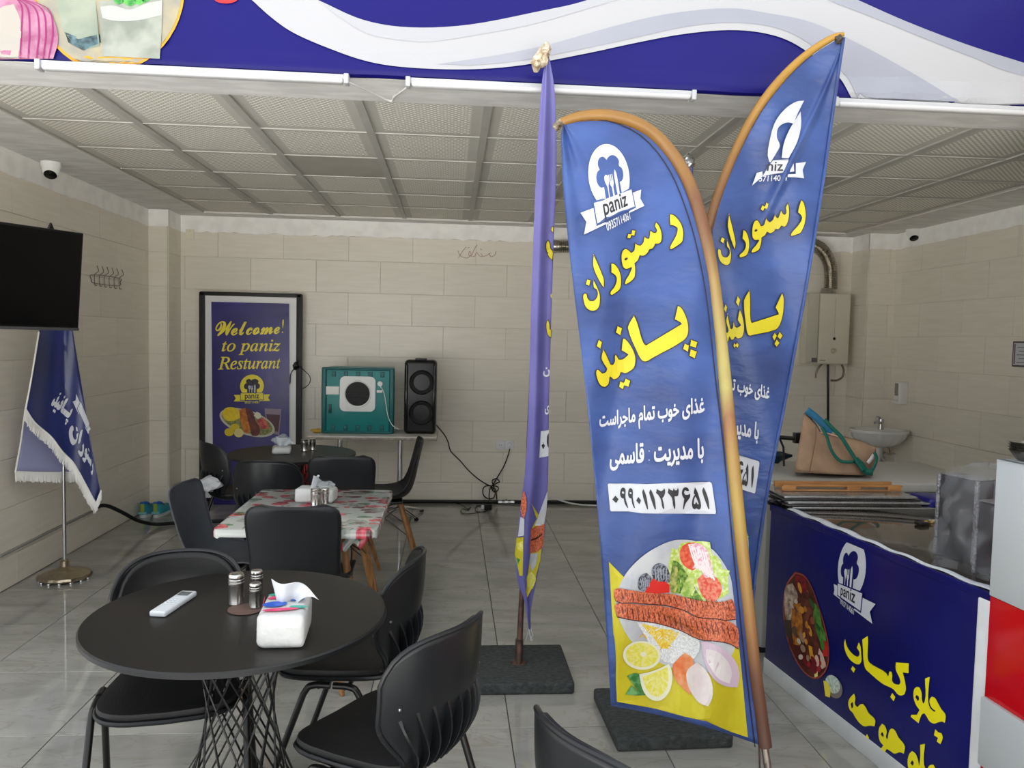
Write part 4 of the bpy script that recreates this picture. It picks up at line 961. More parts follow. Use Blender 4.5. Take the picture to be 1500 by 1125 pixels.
# ------------------------------------------------------------------ chairs
BPL = M('black_plastic', (24, 26, 29), .34, spec=.5, bump=.04, bs=300)
BPLM = M('black_matt_shell', (27, 28, 31), .45, spec=.5, bump=.04, bs=300)
GPL = M('charcoal_shell', (66, 70, 77), .5, bump=.04, bs=300)
BLEA = M('black_leatherette', (17, 17, 18), .55, bump=.1, bs=160)
BTUBE = M('black_tube', (14, 14, 15), .3, spec=.5)
WOOD = M('dowel_wood', (168, 122, 74), .5, col2=(128, 86, 48), vs=9, stretch=(6, 6, .8), detail=6)
SCREW = M('screw_steel', (200, 200, 200), .3, 1.0)
RUBB = M('rubber_foot', (20, 20, 20), .8)
def smoothstep(a, b, x):
    t = min(1, max(0, (x - a) / (b - a))); return t * t * (3 - 2 * t)
def chair_ribbed(name, label, group):
    """stacking chair: padded seat, wrap-round back with a fan of ribs, bent tube legs; faces -Y"""
    t = thing(name, label, 'chair', (0, 0, 0), 0, group)
    def outline(k, n=40):
        out = []
        for i in range(n):
            a = 2 * math.pi * i / n; c, s_ = math.cos(a), math.sin(a); e = .42
            x = math.copysign(abs(c) ** e, c) * .215; y = math.copysign(abs(s_) ** e, s_) * .20
            x *= 1 - .16 * smoothstep(-.1, .2, y)
            out.append((x * k, y * k - .02))
        return out
    def seat_like(zs):
        mb = MB(); n = 40; vs = []
        for k, z in zs: vs += [(x, y, z + .012 * (abs(x) / .2) ** 2) for x, y in outline(k)]
        fs = [tuple(range(n - 1, -1, -1))] + [(r * n + i, r * n + (i + 1) % n, (r + 1) * n + (i + 1) % n, (r + 1) * n + i) for r in range(len(zs) - 1) for i in range(n)] + [tuple(range((len(zs) - 1) * n, len(zs) * n))]
        return mb.add(vs, fs)
    seat_like([(.90, .418), (.98, .424), (1.0, .432), (.98, .438)]).build('seat', BPL, t)
    seat_like([(.95, .4385), (.965, .446), (.95, .458), (.86, .463), (.5, .458), (.1, .456)]).build('seat_pad', BLEA, t)
    RB = .26
    def back(s, v, d=0.0, k=1.0):
        """s -1..1 across, v 0..1 up"""
        top = 1 - .17 * abs(s) ** 3 - .13 * abs(s) ** 9
        w = (.118 + .132 * smoothstep(.0, .66, v)) * k
        h = v * top
        a = s * w / RB
        y0 = .165 + .095 * v + .03 * math.sin(v * math.pi)
        r = RB + d
        return (r * math.sin(a) * 1.0, y0 - RB + r * math.cos(a), .425 + .40 * h)
    MB().grid(lambda u, v: back(2 * u - 1, v), 28, 22).build('backrest', BPL, t, solid=.009, soff=0)
    MB().grid(lambda u, v: back(2 * u - 1, .16 + .83 * v, -.014, .93), 24, 18).build('back_pad', BLEA, t, solid=.016, soff=0)
    rim = [back(-1, v) for v in np.linspace(.02, 1, 14)] + [back(s, 1) for s in np.linspace(-.95, .95, 24)] + [back(1, v) for v in np.linspace(1, .02, 14)]
    MB().tube(rim, .0075, 8).build('back_rim', BPL, t)
    for k in range(9):
        s = -.8 + 1.6 * k / 8; mb = MB(); vs = []
        n = 8
        for i in range(n + 1):
            v = .02 + .50 * i / n; dep = .036 * math.sin(math.pi * min(1, i / n * .86 + .14)) ** .8 + .003
            for dd in (.003, dep):
                for e in (-.012, .012): vs.append(back(s + e * (1 if dd > .01 else 1.6), v, dd))
        fs = []
        for i in range(n):
            a, b = 4 * i, 4 * i + 4
            fs += [(a, a + 2, b + 2, b), (a + 1, b + 1, b + 3, a + 3), (a + 2, a + 3, b + 3, b + 2)]
        fs += [(0, 1, 3, 2), (4 * n, 4 * n + 2, 4 * n + 3, 4 * n + 1)]
        mb.add(vs, fs).build('back_rib', BPL, t, angle=30)
    for s in (-.78, .78):
        p = back(s, .60, .006); MB().lathe([(.0, -.003), (.004, -.003), (.0045, 0), (.004, .003), (0, .003)], 8).build('screw', SCREW, t, loc=p)
    for sx in (-1, 1):
        for fy in (-1, 1):
            pts = [(sx * .222, fy * .005, .432), (sx * .222, fy * .05, .432), (sx * .223, fy * .078, .424), (sx * .225, fy * .096, .398), (sx * .242, fy * .235, .012)]
            pts = [pts[0], pts[1]] + list(catmull(pts[1:4], 5)[1:]) + [pts[4]]
            leg = MB().tube(pts, .0115, 10).build('leg', BTUBE, t)
            MB().lathe([(.013, 0), (.0145, .004), (.0145, .022), (.012, .026)], 12).build('foot_cap', RUBB, leg, loc=(sx * .2425, fy * .2385, 0))
    for y in (-.045, .045): MB().tube([(-.222, y, .425), (-.19, y, .414), (.19, y, .414), (.222, y, .425)], .008, 8).build('cross_tube', BTUBE, t)
    return t
def chair_shell(name, label, group, mat):
    """one-piece plastic shell on splayed wooden legs; faces -Y"""
    t = thing(name, label, 'chair', (0, 0, 0), 0, group)
    prof = catmull([(-.235, .425), (-.21, .445), (-.12, .438), (0, .425), (.10, .428), (.165, .462), (.20, .54), (.225, .66), (.25, .78), (.262, .835)], 4)
    prof = np.array(prof); n = len(prof) - 1
    def sh(u, v):
        i = v * n; k = min(int(i), n - 1); f = i - k; y, z = prof[k] * (1 - f) + prof[k + 1] * f
        tg = prof[min(k + 1, n)] - prof[max(k - 1, 0)]; tg /= np.linalg.norm(tg); nr = np.array([-tg[1], tg[0]])
        s = 2 * u - 1
        w = .225 - .035 * smoothstep(.45, .62, v) + .010 * smoothstep(.7, .9, v)
        edge = min(v / .16, 1) if v < .16 else min((1 - v) / .17, 1)
        w *= (1 - (1 - edge) ** 2.6) ** .5 * .36 + .64 if edge < 1 else 1
        bowl = .055 * abs(s) ** 2.6 * (1 - smoothstep(.0, .25, v) * 0)
        bowl *= .55 + .6 * math.exp(-((v - .52) / .2) ** 2)
        return (s * w, y + nr[0] * bowl, z + nr[1] * bowl)
    MB().grid(sh, 24, 44).build('shell', mat, t, solid=.007, soff=0)
    edge = [sh(0, v) for v in np.linspace(0, 1, 30)] + [sh(u, 1) for u in np.linspace(.04, .96, 20)] + [sh(1, v) for v in np.linspace(1, 0, 30)] + [sh(u, 0) for u in np.linspace(.96, .04, 20)]
    MB().tube(edge, .005, 6, closed=True).build('shell_rim', mat, t)
    MB().rbox((-.13, -.12, .395), (.13, .12, .413), .006).build('mount_plate', BTUBE, t)
    tops = {}
    for sx in (-1, 1):
        for sy in (-1, 1):
            a, b = np.array((sx * .105, sy * .10 - .005, .402)), np.array((sx * .215, sy * .225 - .005, 0))
            MB().tube([a, a * .5 + b * .5, b], [.0155, .0165, .011], 12).build('leg', WOOD, t)
            tops[(sx, sy)] = (a, b)
    for (p, q) in (((-1, -1), (1, -1)), ((1, -1), (1, 1)), ((1, 1), (-1, 1)), ((-1, 1), (-1, -1))):
        for (p1, q1) in ((p, q), (q, p)):
            a = tops[p1][0] * .95 + tops[p1][1] * .05; b = tops[q1][0] * .42 + tops[q1][1] * .58
            MB().tube([a, b], .0035, 6).build('brace', BTUBE, t)
    return t
def face(dx, dy):                                   # rotation that turns -Y to the given direction
    return math.atan2(dy, dx) + math.pi / 2
def seat_at(root, topxy, ztop, d, ytop, label, first=False, scale=None):
    """puts a chair so that the middle of its back's top edge lies at the given point"""
    rz = face(*d); ln = math.hypot(*d); s = scale or 1
    x, y = topxy[0] + d[0] / ln * ytop * s, topxy[1] + d[1] / ln * ytop * s
    if first:
        root.location = (x, y, 0); root.rotation_euler = (0, 0, rz); root['label'] = label
        if scale: root.scale = (scale,) * 3
        return root
    return dup(root, (x, y, 0), rz, label, scale=scale)
GR = 'black ribbed stacking chairs'
cr = chair_ribbed('cafe_chair', '', GR)
YR = .262
p = pz(268, 806, .825); seat_at(cr, p[:2], .825, (.22, -1), YR, 'black padded chair facing the camera on the far side of the near round table', True)
seat_at(cr, (-.085, 2.76), .825, (-1, .16), YR, 'black padded chair at the right side of the near round table, facing left')
seat_at(cr, (.05, 2.07), .825, (-.80, .58), YR, 'black padded chair in front showing its ribbed back and whole seat')
seat_at(cr, (.228, 1.475), .825, (.86, .50), YR, 'black chair at the bottom edge of the picture, only its back top showing')
p = pz(385, 676, .825); seat_at(cr, p[:2], .825, (.05, 1), YR, 'black chair back with two screws, left one between the flowered and far round tables')
p = pz(296, 648, .825); seat_at(cr, p[:2], .825, (.80, .60), YR, 'glossy black chair beside the poster with a plastic bag on its seat')
GS = 'shell chairs on wooden legs'
cs = chair_shell('shell_chair', '', GS, BPLM)
YS = .262
p = pz(427, 741, .862); seat_at(cs, p[:2], .84, (-.03, 1), YS, 'black shell chair with its back to the camera at the flowered table', True, 1.02)
p = pz(500, 673, .84); seat_at(cs, p[:2], .84, (-.05, 1), YS, 'black shell chair back catching the light behind the flowered table')
p = pz(619, 646, .84); seat_at(cs, p[:2], .84, (-1, -.08), YS, 'black shell chair in profile in front of the shelf table')
cg = chair_shell('shell_chair', '', GS, GPL)
p = pz(262, 708, .802); seat_at(cg, p[:2], .84, (1, -.12), YS, 'charcoal grey shell chair in profile at the left of the flowered table', True, .958)

# ------------------------------------------------------------------ tables
TOPB = M('black_table_top', (30, 27, 25), .42, spec=.4, bump=.02, bs=200); TEDGE = M('black_edge_band', (24, 25, 27), .4)
WIRE = M('black_wire', (18, 18, 19), .35)
rod_mesh = None
def round_table(c, r, z, label, rt=.165, rw=.09, rb=.25):
    t = thing('round_table', label, 'table', (c[0], c[1], 0), 0, 'round black tables on wire bases')
    MB().lathe([(0, z - .020), (r - .012, z - .020), (r - .003, z - .017), (r, z - .010), (r, z - .006), (r - .004, z - .001), (r - .012, z), (0, z)], 72, cap=False).build('tabletop', TOPB, t)
    MB().lathe([(r - .004, z - .019), (r + .0012, z - .017), (r + .0012, z - .005), (r - .003, z - .0015)], 72, cap=False).build('edge_band', TEDGE, t)
    def ring(rad, zz, rr, name): MB().tube([(rad * math.cos(a), rad * math.sin(a), zz) for a in np.linspace(0, 2 * math.pi, 40, endpoint=False)], rr, 8, closed=True).build(name, WIRE, t)
    ring(rt, z - .028, .006, 'top_ring'); ring(rb, .008, .007, 'foot_ring')
    # straight rods leaning both ways round a waist
    tw = 2 * math.acos(max(-1, min(1, rw / math.sqrt(rt * rb)))) if False else 2.1
    n = 13
    for sgn in (1, -1):
        me = MB().tube([(rt, 0, z - .026), (rb * math.cos(sgn * tw), rb * math.sin(sgn * tw), .010)], .0033, 6).mesh('wire_rod'); me.materials.append(WIRE)
        for k in range(n):
            o = link('wire_rod', me, None, t); o.rotation_euler = (0, 0, 2 * math.pi * (k + (.5 if sgn < 0 else 0)) / n)
    return t
T1 = (-.627, 2.395); T1Z = .75
round_table(T1, .438, T1Z, 'large round black table nearest the camera, remote and tissues on top')
T3 = (-1.125, 5.68); T3Z = .75
round_table(T3, .445, T3Z, 'round black table farther back in front of the welcome poster')
# the square table with the flowered cloth
T2 = (-.69, 4.02); T2Z = .715; hw, hd = .365, .47
t2 = thing('square_table', 'table with splayed wooden legs under the flowered cloth', 'table', (T2[0], T2[1], 0), .0)
MB().rbox((-hw + .01, -hd + .01, T2Z - .022), (hw - .01, hd - .01, T2Z - .002), .008).build('tabletop', M('white_laminate', (220, 220, 216), .5), t2)
for sx in (-1, 1):
    for sy in (-1, 1):
        MB().tube([(sx * .17, sy * .24, T2Z - .02), (sx * .235, sy * .32, .35), (sx * .30, sy * .40, 0)], [.017, .019, .012], 12).build('leg', WOOD, t2)
        MB().tube([(sx * .16, sy * .23, T2Z - .03), (-sx * .24, sy * .33, .38)], .004, 6).build('brace', WIRE, t2)
        MB().tube([(sx * .16, sy * .23, T2Z - .03), (sx * .24, -sy * .33, .38)], .004, 6).build('brace', WIRE, t2)
def cloth_mat():
    m, N, L, b = custom('flowered_oilcloth')
    tc = N.new('ShaderNodeTexCoord')
    def layer(scale, thr, c1, c2, prev, seed, ymul=1.0):
        mp = N.new('ShaderNodeMapping'); mp.inputs['Location'].default_value = (seed, seed * .7, 0); mp.inputs['Scale'].default_value = (1, ymul, 0.0)
        L.new(tc.outputs['Object'], mp.inputs['Vector'])
        w = N.new('ShaderNodeTexNoise'); w.inputs['Scale'].default_value = 16; L.new(mp.outputs[0], w.inputs['Vector'])
        ad = N.new('ShaderNodeVectorMath'); ad.operation = 'MULTIPLY_ADD'; ad.inputs[1].default_value = (.05, .05, 0); L.new(w.outputs['Color'], ad.inputs[0]); L.new(mp.outputs[0], ad.inputs[2])
        v = N.new('ShaderNodeTexVoronoi'); v.inputs['Scale'].default_value = scale; L.new(ad.outputs[0], v.inputs['Vector'])
        lt = N.new('ShaderNodeMath'); lt.operation = 'LESS_THAN'; lt.inputs[1].default_value = thr; L.new(v.outputs['Distance'], lt.inputs[0])
        n = N.new('ShaderNodeTexNoise'); n.inputs['Scale'].default_value = 40; L.new(mp.outputs[0], n.inputs['Vector'])
        r = N.new('ShaderNodeValToRGB'); r.color_ramp.elements[0].position = .4; r.color_ramp.elements[1].position = .6
        r.color_ramp.elements[0].color = (*lin(c1), 1); r.color_ramp.elements[1].color = (*lin(c2), 1); L.new(n.outputs['Fac'], r.inputs[0])
        mx = N.new('ShaderNodeMix'); mx.data_type = 'RGBA'; L.new(lt.outputs[0], mx.inputs['Factor']); L.new(r.outputs[0], mx.inputs['B'])
        if isinstance(prev, tuple): mx.inputs['A'].default_value = (*lin(prev), 1)
        else: L.new(prev, mx.inputs['A'])
        return mx.outputs['Result']
    c = layer(7, .42, (136, 142, 138), (170, 174, 168), (186, 188, 184), 3.1)
    c = layer(7.5, .27, (62, 108, 84), (120, 150, 120), c, 8.3, 1.6)
    c = layer(8, .33, (176, 36, 62), (222, 96, 110), c, 1.7, 1.3)
    c = layer(8.5, .30, (74, 34, 40), (140, 66, 66), c, 5.2, 1.8)
    L.new(c, b.inputs['Base Color']); b.inputs['Roughness'].default_value = .22; b.inputs['Coat Weight'].default_value = .4
    return m
OIL = cloth_mat()
mb = MB()
ol = rrect(-hw, -hd, hw, hd, .035, 5); n = len(ol); vs = []
for k, z in ((.985, T2Z + .0035), (1.0, T2Z + .001), (1.008, T2Z - .01), (1.006, T2Z - .036)):
    for i, (x, y) in enumerate(ol):
        wv = .004 * math.sin(i * 2.3) if k > 1.0 and z < T2Z - .02 else 0
        vs.append((x * k, y * k, z + wv))
fs = [tuple(range(n))] + [(r * n + i, (r + 1) * n + i, (r + 1) * n + (i + 1) % n, r * n + (i + 1) % n) for r in range(3) for i in range(n)]
cl_ = mb.add(vs, fs).build('tablecloth', OIL, None); cl_.location = (T2[0], T2[1], 0)
tag(cl_, 'white oilcloth with red flowers pulled over the square table', 'tablecloth')
hang = MB().grid(lambda u, v: (hw - .16 + .10 * u + .015 * math.sin(v * 5), -hd + .06 - .006 * math.sin(u * 9) - .012 * v, T2Z - .03 - (.062 + .02 * math.sin(u * 7)) * v), 10, 8).build('hanging_corner', OIL, cl_, solid=.001)

# ------------------------------------------------------------------ things on the tables
STEEL = M('brushed_steel', (196, 194, 190), .22, 1.0, var=.08, vs=30, stretch=(1, 1, 8)); STEELD = M('steel_lid', (150, 146, 140), .3, 1.0)
def shaker(x, y, z, r, h, label, group):
    t = thing('shaker', label, 'shaker', (x, y, z), 0, group)
    MB().lathe([(r * .9, 0), (r, .003), (r, h * .06), (r * .96, h * .09), (r * .96, h * .62), (r, h * .65), (r, h * .72)], 24).build('body', STEEL, t)
    ld = MB().lathe([(r * .9, h * .72), (r * .92, h * .75), (r * 1.0, h * .77), (r * 1.0, h * .82), (r * .92, h * .84), (r * .97, h * .86), (r * .97, h * .96), (r * .85, h), (0, h * 1.01)], 24, cap=False).build('lid', STEEL, t)
    for k in range(7):
        a = 2 * math.pi * k / 6; rr = 0 if k == 6 else r * .5
        MB().lathe([(0, h * 1.002), (r * .09, h * 1.006), (0, h * 1.012)], 6, c=(rr * math.cos(a), rr * math.sin(a), 0), cap=False).build('hole', STEELD, ld)
    return t
q = pz(346, 885, T1Z); shaker(q[0], q[1], T1Z, .0245, .098, 'tallest steel shaker on the near table, standing beside the leather mat', 'steel shakers on the near table')
q = pz(360, 893, T1Z)
mat_ = MB().lathe([(0, .0), (.050, 0), (.053, .0015), (.053, .003), (.050, .004), (0, .004)], 32, cap=False).build('coaster', M('brown_leather', (92, 70, 62), .7, bump=.2, bs=120), None, loc=(q[0], q[1], T1Z))
tag(mat_, 'round brown leather coaster under the shakers', 'coaster')
q = pz(374, 890, T1Z + .004); shaker(q[0], q[1], T1Z + .004, .0185, .078, 'short steel shaker at the front edge of the leather coaster', 'steel shakers on the near table')
q = pz(375, 872, T1Z + .004); shaker(q[0] + .004, q[1] - .008, T1Z + .004, .0195, .085, 'steel shaker half hidden behind the short one on the coaster', 'steel shakers on the near table')
# remote control
q, q2 = pz(232, 903, T1Z), pz(276, 874, T1Z)
ang = math.atan2(q2[1] - q[1], q2[0] - q[0]) - math.pi / 2
rm = thing('remote_control', 'white air conditioner remote lying on the near round table', 'remote', ((q[0] + q2[0]) / 2, (q[1] + q2[1]) / 2, T1Z), ang)
RWH = M('remote_white', (206, 210, 214), .35)
hl = math.hypot(q2[0] - q[0], q2[1] - q[1]) / 2 + .008
MB().rbox((-.0255, -hl, 0), (.0255, hl, .018), .006).build('body', RWH, rm)
MB().rbox((-.018, hl * .48, .0175), (.018, hl * .86, .0187), .001).build('screen', M('lcd_grey', (98, 104, 104), .25), rm)
for r_ in range(4):
    for c_ in range(3):
        MB().rbox((-.017 + c_ * .0125, hl * .25 - r_ * .017, .0175), (-.008 + c_ * .0125, hl * .25 + .008 - r_ * .017, .0192), .0015).build('button', M('remote_button', (206, 212, 218), .5), rm)
# tissue packs
TIS = M('tissue_paper', (206, 210, 216), .9, bump=.15, bs=40); CLR = M('clear_wrap', (226, 232, 236), .12, alpha=.28, bump=.6, bs=40)
def tissue(x, y, z, rz, w, l, h, label, printed=True):
    t = thing('tissue_pack', label, 'tissues', (x, y, z), rz, 'tissue packs on the tables')
    mb = MB(); mb.rbox((-w / 2, -l / 2, 0), (w / 2, l / 2, h), .018, 4)
    mb.v = [(X + .003 * math.sin(Z * 90 + Y * 40), Y + .003 * math.sin(X * 80), Z + .002 * math.sin(X * 70 + Y * 50) * (Z > h * .5)) for X, Y, Z in mb.v]
    mb.build('pack', M('tissue_wrap', (196, 197, 196), .35, bump=.5, bs=30), t)
    def fl(u, v):
        s = 2 * u - 1
        return (s * .055 * (.5 + .7 * v) + .025 * v, -.02 + l * .18 + .012 * math.sin(s * 4) - .02 * v, h - .004 + .085 * v - .030 * v * v * (1 + s) + .012 * math.sin(s * 3 + 1) * v)
    MB().grid(fl, 14, 10).build('tissue_sheet', TIS, t, solid=.0012)
    return t
q = pz(412, 950, T1Z); tp = tissue(q[0] - .005, q[1] + .085, T1Z, .06, .128, .19, .095, 'printed tissue pack with a tissue pulled out on the near round table')
def spot(parent, name, pts, mat, f):
    me = bpy.data.meshes.new(name); me.from_pydata([f(*p) for p in pts], [], [tuple(range(len(pts)))]); me.update(); return link(name, me, mat, parent)
for c, cx, cy, rx, ry, rot in (((40, 90, 190), -.022, -.012, .026, .020, 20), ((222, 60, 110), -.005, -.052, .038, .010, 8), ((30, 160, 140), .030, -.035, .020, .009, -12), ((222, 60, 110), -.024, .040, .022, .010, 28), ((30, 160, 140), -.015, .066, .032, .010, 10), ((40, 90, 190), .022, .02, .016, .008, 30), ((222, 60, 110), .030, .055, .014, .012, -10)):
    spot(tp, 'brand_print', ell(cx, cy, rx, ry, rot, 16), M('tissue_print_%d' % c[0], c, .4), lambda x, y: (x * 1.3, y * 1.1, .0985))
for c, cy, cz, rx, ry, rot in (((40, 90, 190), -.01, .055, .035, .014, 30), ((222, 60, 110), .03, .08, .04, .006, 24), ((30, 160, 140), -.05, .06, .025, .006, 40), ((40, 90, 190), .04, .03, .03, .008, 30)):
    spot(tp, 'brand_print', ell(cy, cz, rx, ry, rot, 16), M('tissue_print_%d' % c[0], c, .4), lambda a, b: (-.0685, a, b))
q = pz(462, 736, T2Z + .004); tissue(q[0], q[1] + .03, T2Z + .004, 1.5, .12, .20, .075, 'pale tissue box standing among the flowers of the oilcloth')
crumple('wrapper', (q[0] + .05, q[1] + .03, T2Z + .092), .045, CLR, None, 61, (1.3, 1, .6)); tag(bpy.data.objects['wrapper'], 'clear plastic wrapper crumpled on the flowered table tissue box', 'wrapper')
q = pz(463, 741, T2Z + .004); shaker(q[0], q[1] - .01, T2Z + .004, .027, .092, 'wider of the two steel shakers on the flowered table', 'steel shakers on the flowered table')
q = pz(476, 738, T2Z + .004); shaker(q[0], q[1], T2Z + .004, .022, .082, 'slimmer of the two steel shakers on the flowered table', 'steel shakers on the flowered table')
q = pz(412, 664, T3Z); tissue(q[0], q[1] + .02, T3Z, .2, .13, .17, .05, 'tissue pack in crumpled wrapping on the far round table')
crumple('wrapper', (q[0], q[1] + .02, T3Z + .09), .062, CLR, None, 63, (1.2, 1, .8)).name = 'wrapper.001'; tag(bpy.data.objects['wrapper.001'], 'clear wrapper bunched on the far round table', 'wrapper')
q = pz(446, 661, T3Z); shaker(q[0], q[1], T3Z, .027, .092, 'left steel shaker of the pair on the far round table', 'steel shakers on the far table')
q = pz(454, 660, T3Z); shaker(q[0] + .014, q[1] + .03, T3Z, .024, .085, 'right steel shaker of the pair on the far round table', 'steel shakers on the far table')
# bag left on the chair by the poster
q = pz(306, 712, .52); bg = crumple('plastic_bag', (q[0], q[1] - .05, .535), .095, M('clear_bag_film', (206, 208, 212), .15, alpha=.8, bump=.8, bs=24, spec=.8), None, 71, (1.25, .9, .75), .55)
tag(bg, 'crumpled clear plastic bag on the chair beside the poster', 'bag')
# something red under the far table
fx = thing('red_canister', 'red canister standing under the far round table', 'canister', tuple(pz(447, 735, 0)[:2]) + (0,), 0)
RED = M('red_enamel', (178, 22, 30), .3)
MB().lathe([(.07, 0), (.075, .01), (.075, .36), (.066, .40), (.04, .43), (.02, .44)], 28).build('cylinder', RED, fx)
MB().lathe([(.022, .44), (.022, .47), (.012, .475)], 14).build('valve', BTUBE, fx)
MB().tube([(.0, 0, .47), (-.03, 0, .50), (-.07, 0, .50)], .008, 8, smooth=3).build('handle', BTUBE, fx)
# ------------------------------------------------------------------ back wall: poster, shelf table, cooler, loudspeaker
zP = lambda pts: [(240 + x / 3.571, 400 + y / 3.571) for x, y in pts]
PY = 7.40
SP = plane_map((0, PY, 0), (0, -1, 0))
a, b = py(293, 428, PY), py(441, 431, PY); ztop = (a[2] + b[2]) / 2
po = thing('standing_poster', 'welcome poster in a tall black frame leaning at the back wall', 'poster', ((a[0] + b[0]) / 2, PY, 0))
BFR = M('black_frame_paint', (28, 26, 26), .5, var=.2, vs=20)
W_ = (b[0] - a[0]) / 2
for s in (-1, 1): MB().rbox((s * (W_ - .016) - .026, .0, 0), (s * (W_ - .016) + .026, .035, ztop), .004).build('frame_bar', BFR, po)
MB().rbox((-W_, .0, ztop - .03), (W_, .035, ztop + .006), .004).build('frame_bar', BFR, po)
MB().rbox((-W_, .0, .03), (W_, .035, .06), .004).build('frame_bar', BFR, po)
pg = MB().grid(lambda u, v: (-W_ + .018 + (2 * W_ - .036) * u, .012 + .003 * math.sin(v * 9 + u * 3), .05 + (ztop - .075) * v), 8, 20).build('sheet', M('poster_white_border', (234, 233, 232), .35), po)
SPP = plane_map((0, PY - .004, 0), (0, -1, 0))
PBL = M('poster_violet_blue', (34, 26, 100), .28, col2=(50, 40, 124), vs=2.5, bump=.35, bs=6)
PYEL = M('poster_yellow', (240, 222, 56), .35)
bl = zP([(248, 150), (655, 160), (655, 1290), (260, 1290)])
decal('blue_field_print', [bl], SPP, PBL, po, .002, 14)
scr = lambda s: ''.join(chr(0x1D4D0 + ord(c) - 65) if 'A' <= c <= 'Z' else chr(0x1D4EA + ord(c) - 97) if 'a' <= c <= 'z' else c for c in s)
ita = lambda s: ''.join(chr(0x1D468 + ord(c) - 65) if 'A' <= c <= 'Z' else chr(0x1D482 + ord(c) - 97) if 'a' <= c <= 'z' else c for c in s)
ital = lambda s: ''.join(chr(0x1D434 + ord(c) - 65) if 'A' <= c <= 'Z' else (chr(0x210E) if c == 'h' else chr(0x1D44E + ord(c) - 97)) if 'a' <= c <= 'z' else c for c in s)
write('lettering_print', scr('Welcome!'), zP([(270, 248), (628, 242), (624, 318), (270, 330)]), SPP, PYEL, po, .004, .018)
write('lettering_print', ital('to paniz'), zP([(303, 348), (610, 348), (610, 427), (303, 429)]), SPP, PYEL, po, .004, .012)
write('lettering_print', ital('Resturant'), zP([(283, 438), (610, 440), (610, 500), (283, 506)]), SPP, PYEL, po, .004, .012)
hp = homog([(0, 1), (1, 0), (-1, 0), (0, -1.02)], zP([(461, 531), (523, 590), (399, 592), (461, 653)]))
PBLK = M('poster_dark_print', (26, 22, 40), .4)
logo(SPP, po, .004, hp, PBL, PYEL, 0, PBLK, True, PBLK)
pc = lambda n, c, c2=None, vs=30: M('poster_' + n, c, .4, col2=c2, vs=vs)
dd = lambda name, pts, mat, o, sm=True: decal(name, [smooth_loop(zP(pts), 60, 3) if sm else zP(pts)], SPP, mat, po, o)
dd('drink_print', [(527, 708), (614, 712), (604, 848), (570, 840), (552, 800), (530, 745)], pc('glass', (150, 132, 150)), .004, False)
dd('drink_print', [(533, 738), (608, 742), (598, 830), (570, 825), (545, 780)], pc('cola', (84, 44, 54)), .005, False)
dd('platter_print', ell(436, 782, 150, 64, 18), pc('platter', (206, 202, 186)), .006)
dd('platter_print', ell(436, 780, 138, 55, 18), pc('platter_greens', (86, 104, 52), (170, 160, 96), 60), .007)
dd('rice_print', [(303, 735), (320, 708), (360, 702), (395, 720), (402, 755), (370, 772), (325, 770)], pc('saffron_rice', (246, 222, 40), (236, 200, 30)), .008)
dd('kebab_print', [(395, 715), (425, 705), (440, 760), (452, 815), (445, 840), (425, 835), (405, 790)], pc('chicken', (222, 140, 40), (176, 82, 30)), .0085)
dd('kebab_print', [(425, 708), (455, 712), (480, 770), (505, 825), (490, 850), (460, 850), (445, 790)], pc('meat', (126, 52, 36), (86, 34, 26)), .009)
dd('salad_print', [(485, 770), (520, 755), (545, 790), (545, 815), (510, 815)], pc('beet', (176, 44, 62), (222, 120, 90)), .0095)
dd('flower_print', [(470, 745), (485, 725), (505, 735), (510, 755), (490, 765)], pc('flower', (230, 226, 200)), .0095)
dd('lemon_print', ell(342, 832, 25, 21), pc('lemon', (226, 200, 40)), .01); dd('lemon_print', ell(372, 806, 24, 18), pc('lemon', (226, 200, 40)), .0095)
dd('lemon_print', ell(392, 836, 25, 23), pc('lemon_rim', (236, 220, 120)), .0105); dd('lemon_print', ell(393, 836, 20, 18), pc('lemon_face', (232, 214, 150)), .011)
tie = py(432, 537, PY - .05)
keep(MB().tube([py(x, y, PY - .03) for x, y in ((437, 528), (432, 538), (426, 548), (425, 562))], .005, 6, smooth=4).build('tie_cord', BTUBE, None), po)
keep(MB().tube([py(x, y, PY - .03) for x, y in ((436, 534), (446, 543), (454, 552), (453, 562), (444, 569), (438, 569))], .004, 6, smooth=4).build('tie_cord', BTUBE, None), po)
crumple('cord_knot', py(433, 536, PY - .03), .032, BTUBE, po, 5, (1, .8, 1.3))

SHZ = .745
sh = thing('shelf_table', 'worn white table against the back wall carrying cooler and loudspeaker', 'table', (-.66, 6.98, 0))
MB().rbox((-.545, -.285, SHZ - .028), (.545, .285, SHZ), .004).build('tabletop', M('worn_white_top', (206, 203, 196), .4, var=.1, vs=12), sh)
MB().rbox((-.548, -.288, SHZ - .032), (.548, .288, SHZ - .012), .003).build('edge_trim', M('worn_edge', (150, 142, 130), .6, var=.2, vs=30), sh)
CHR = M('chrome', (210, 212, 214), .12, 1.0)
for x in (-.31, .22):
    MB().lathe([(.024, .05), (.024, SHZ - .03)], 20).build('leg', CHR, sh, loc=(x, 0, 0))
    MB().rbox((x - .10, -.10, SHZ - .045), (x + .10, .10, SHZ - .03), .004).build('top_plate', CHR, sh)
    for ang in (0, 90, 180, 270):
        A = math.radians(ang + 40); e = (x + .25 * math.cos(A), .25 * math.sin(A), .018)
        ft = MB().tube([(x, 0, .07), (x + .1 * math.cos(A), .1 * math.sin(A), .055), e], [.022, .018, .013], 10).build('foot', CHR, sh)
        MB().lathe([(.018, 0), (.02, .008), (.016, .02)], 12).build('foot_cap', RUBB, ft, loc=(e[0], e[1], 0))
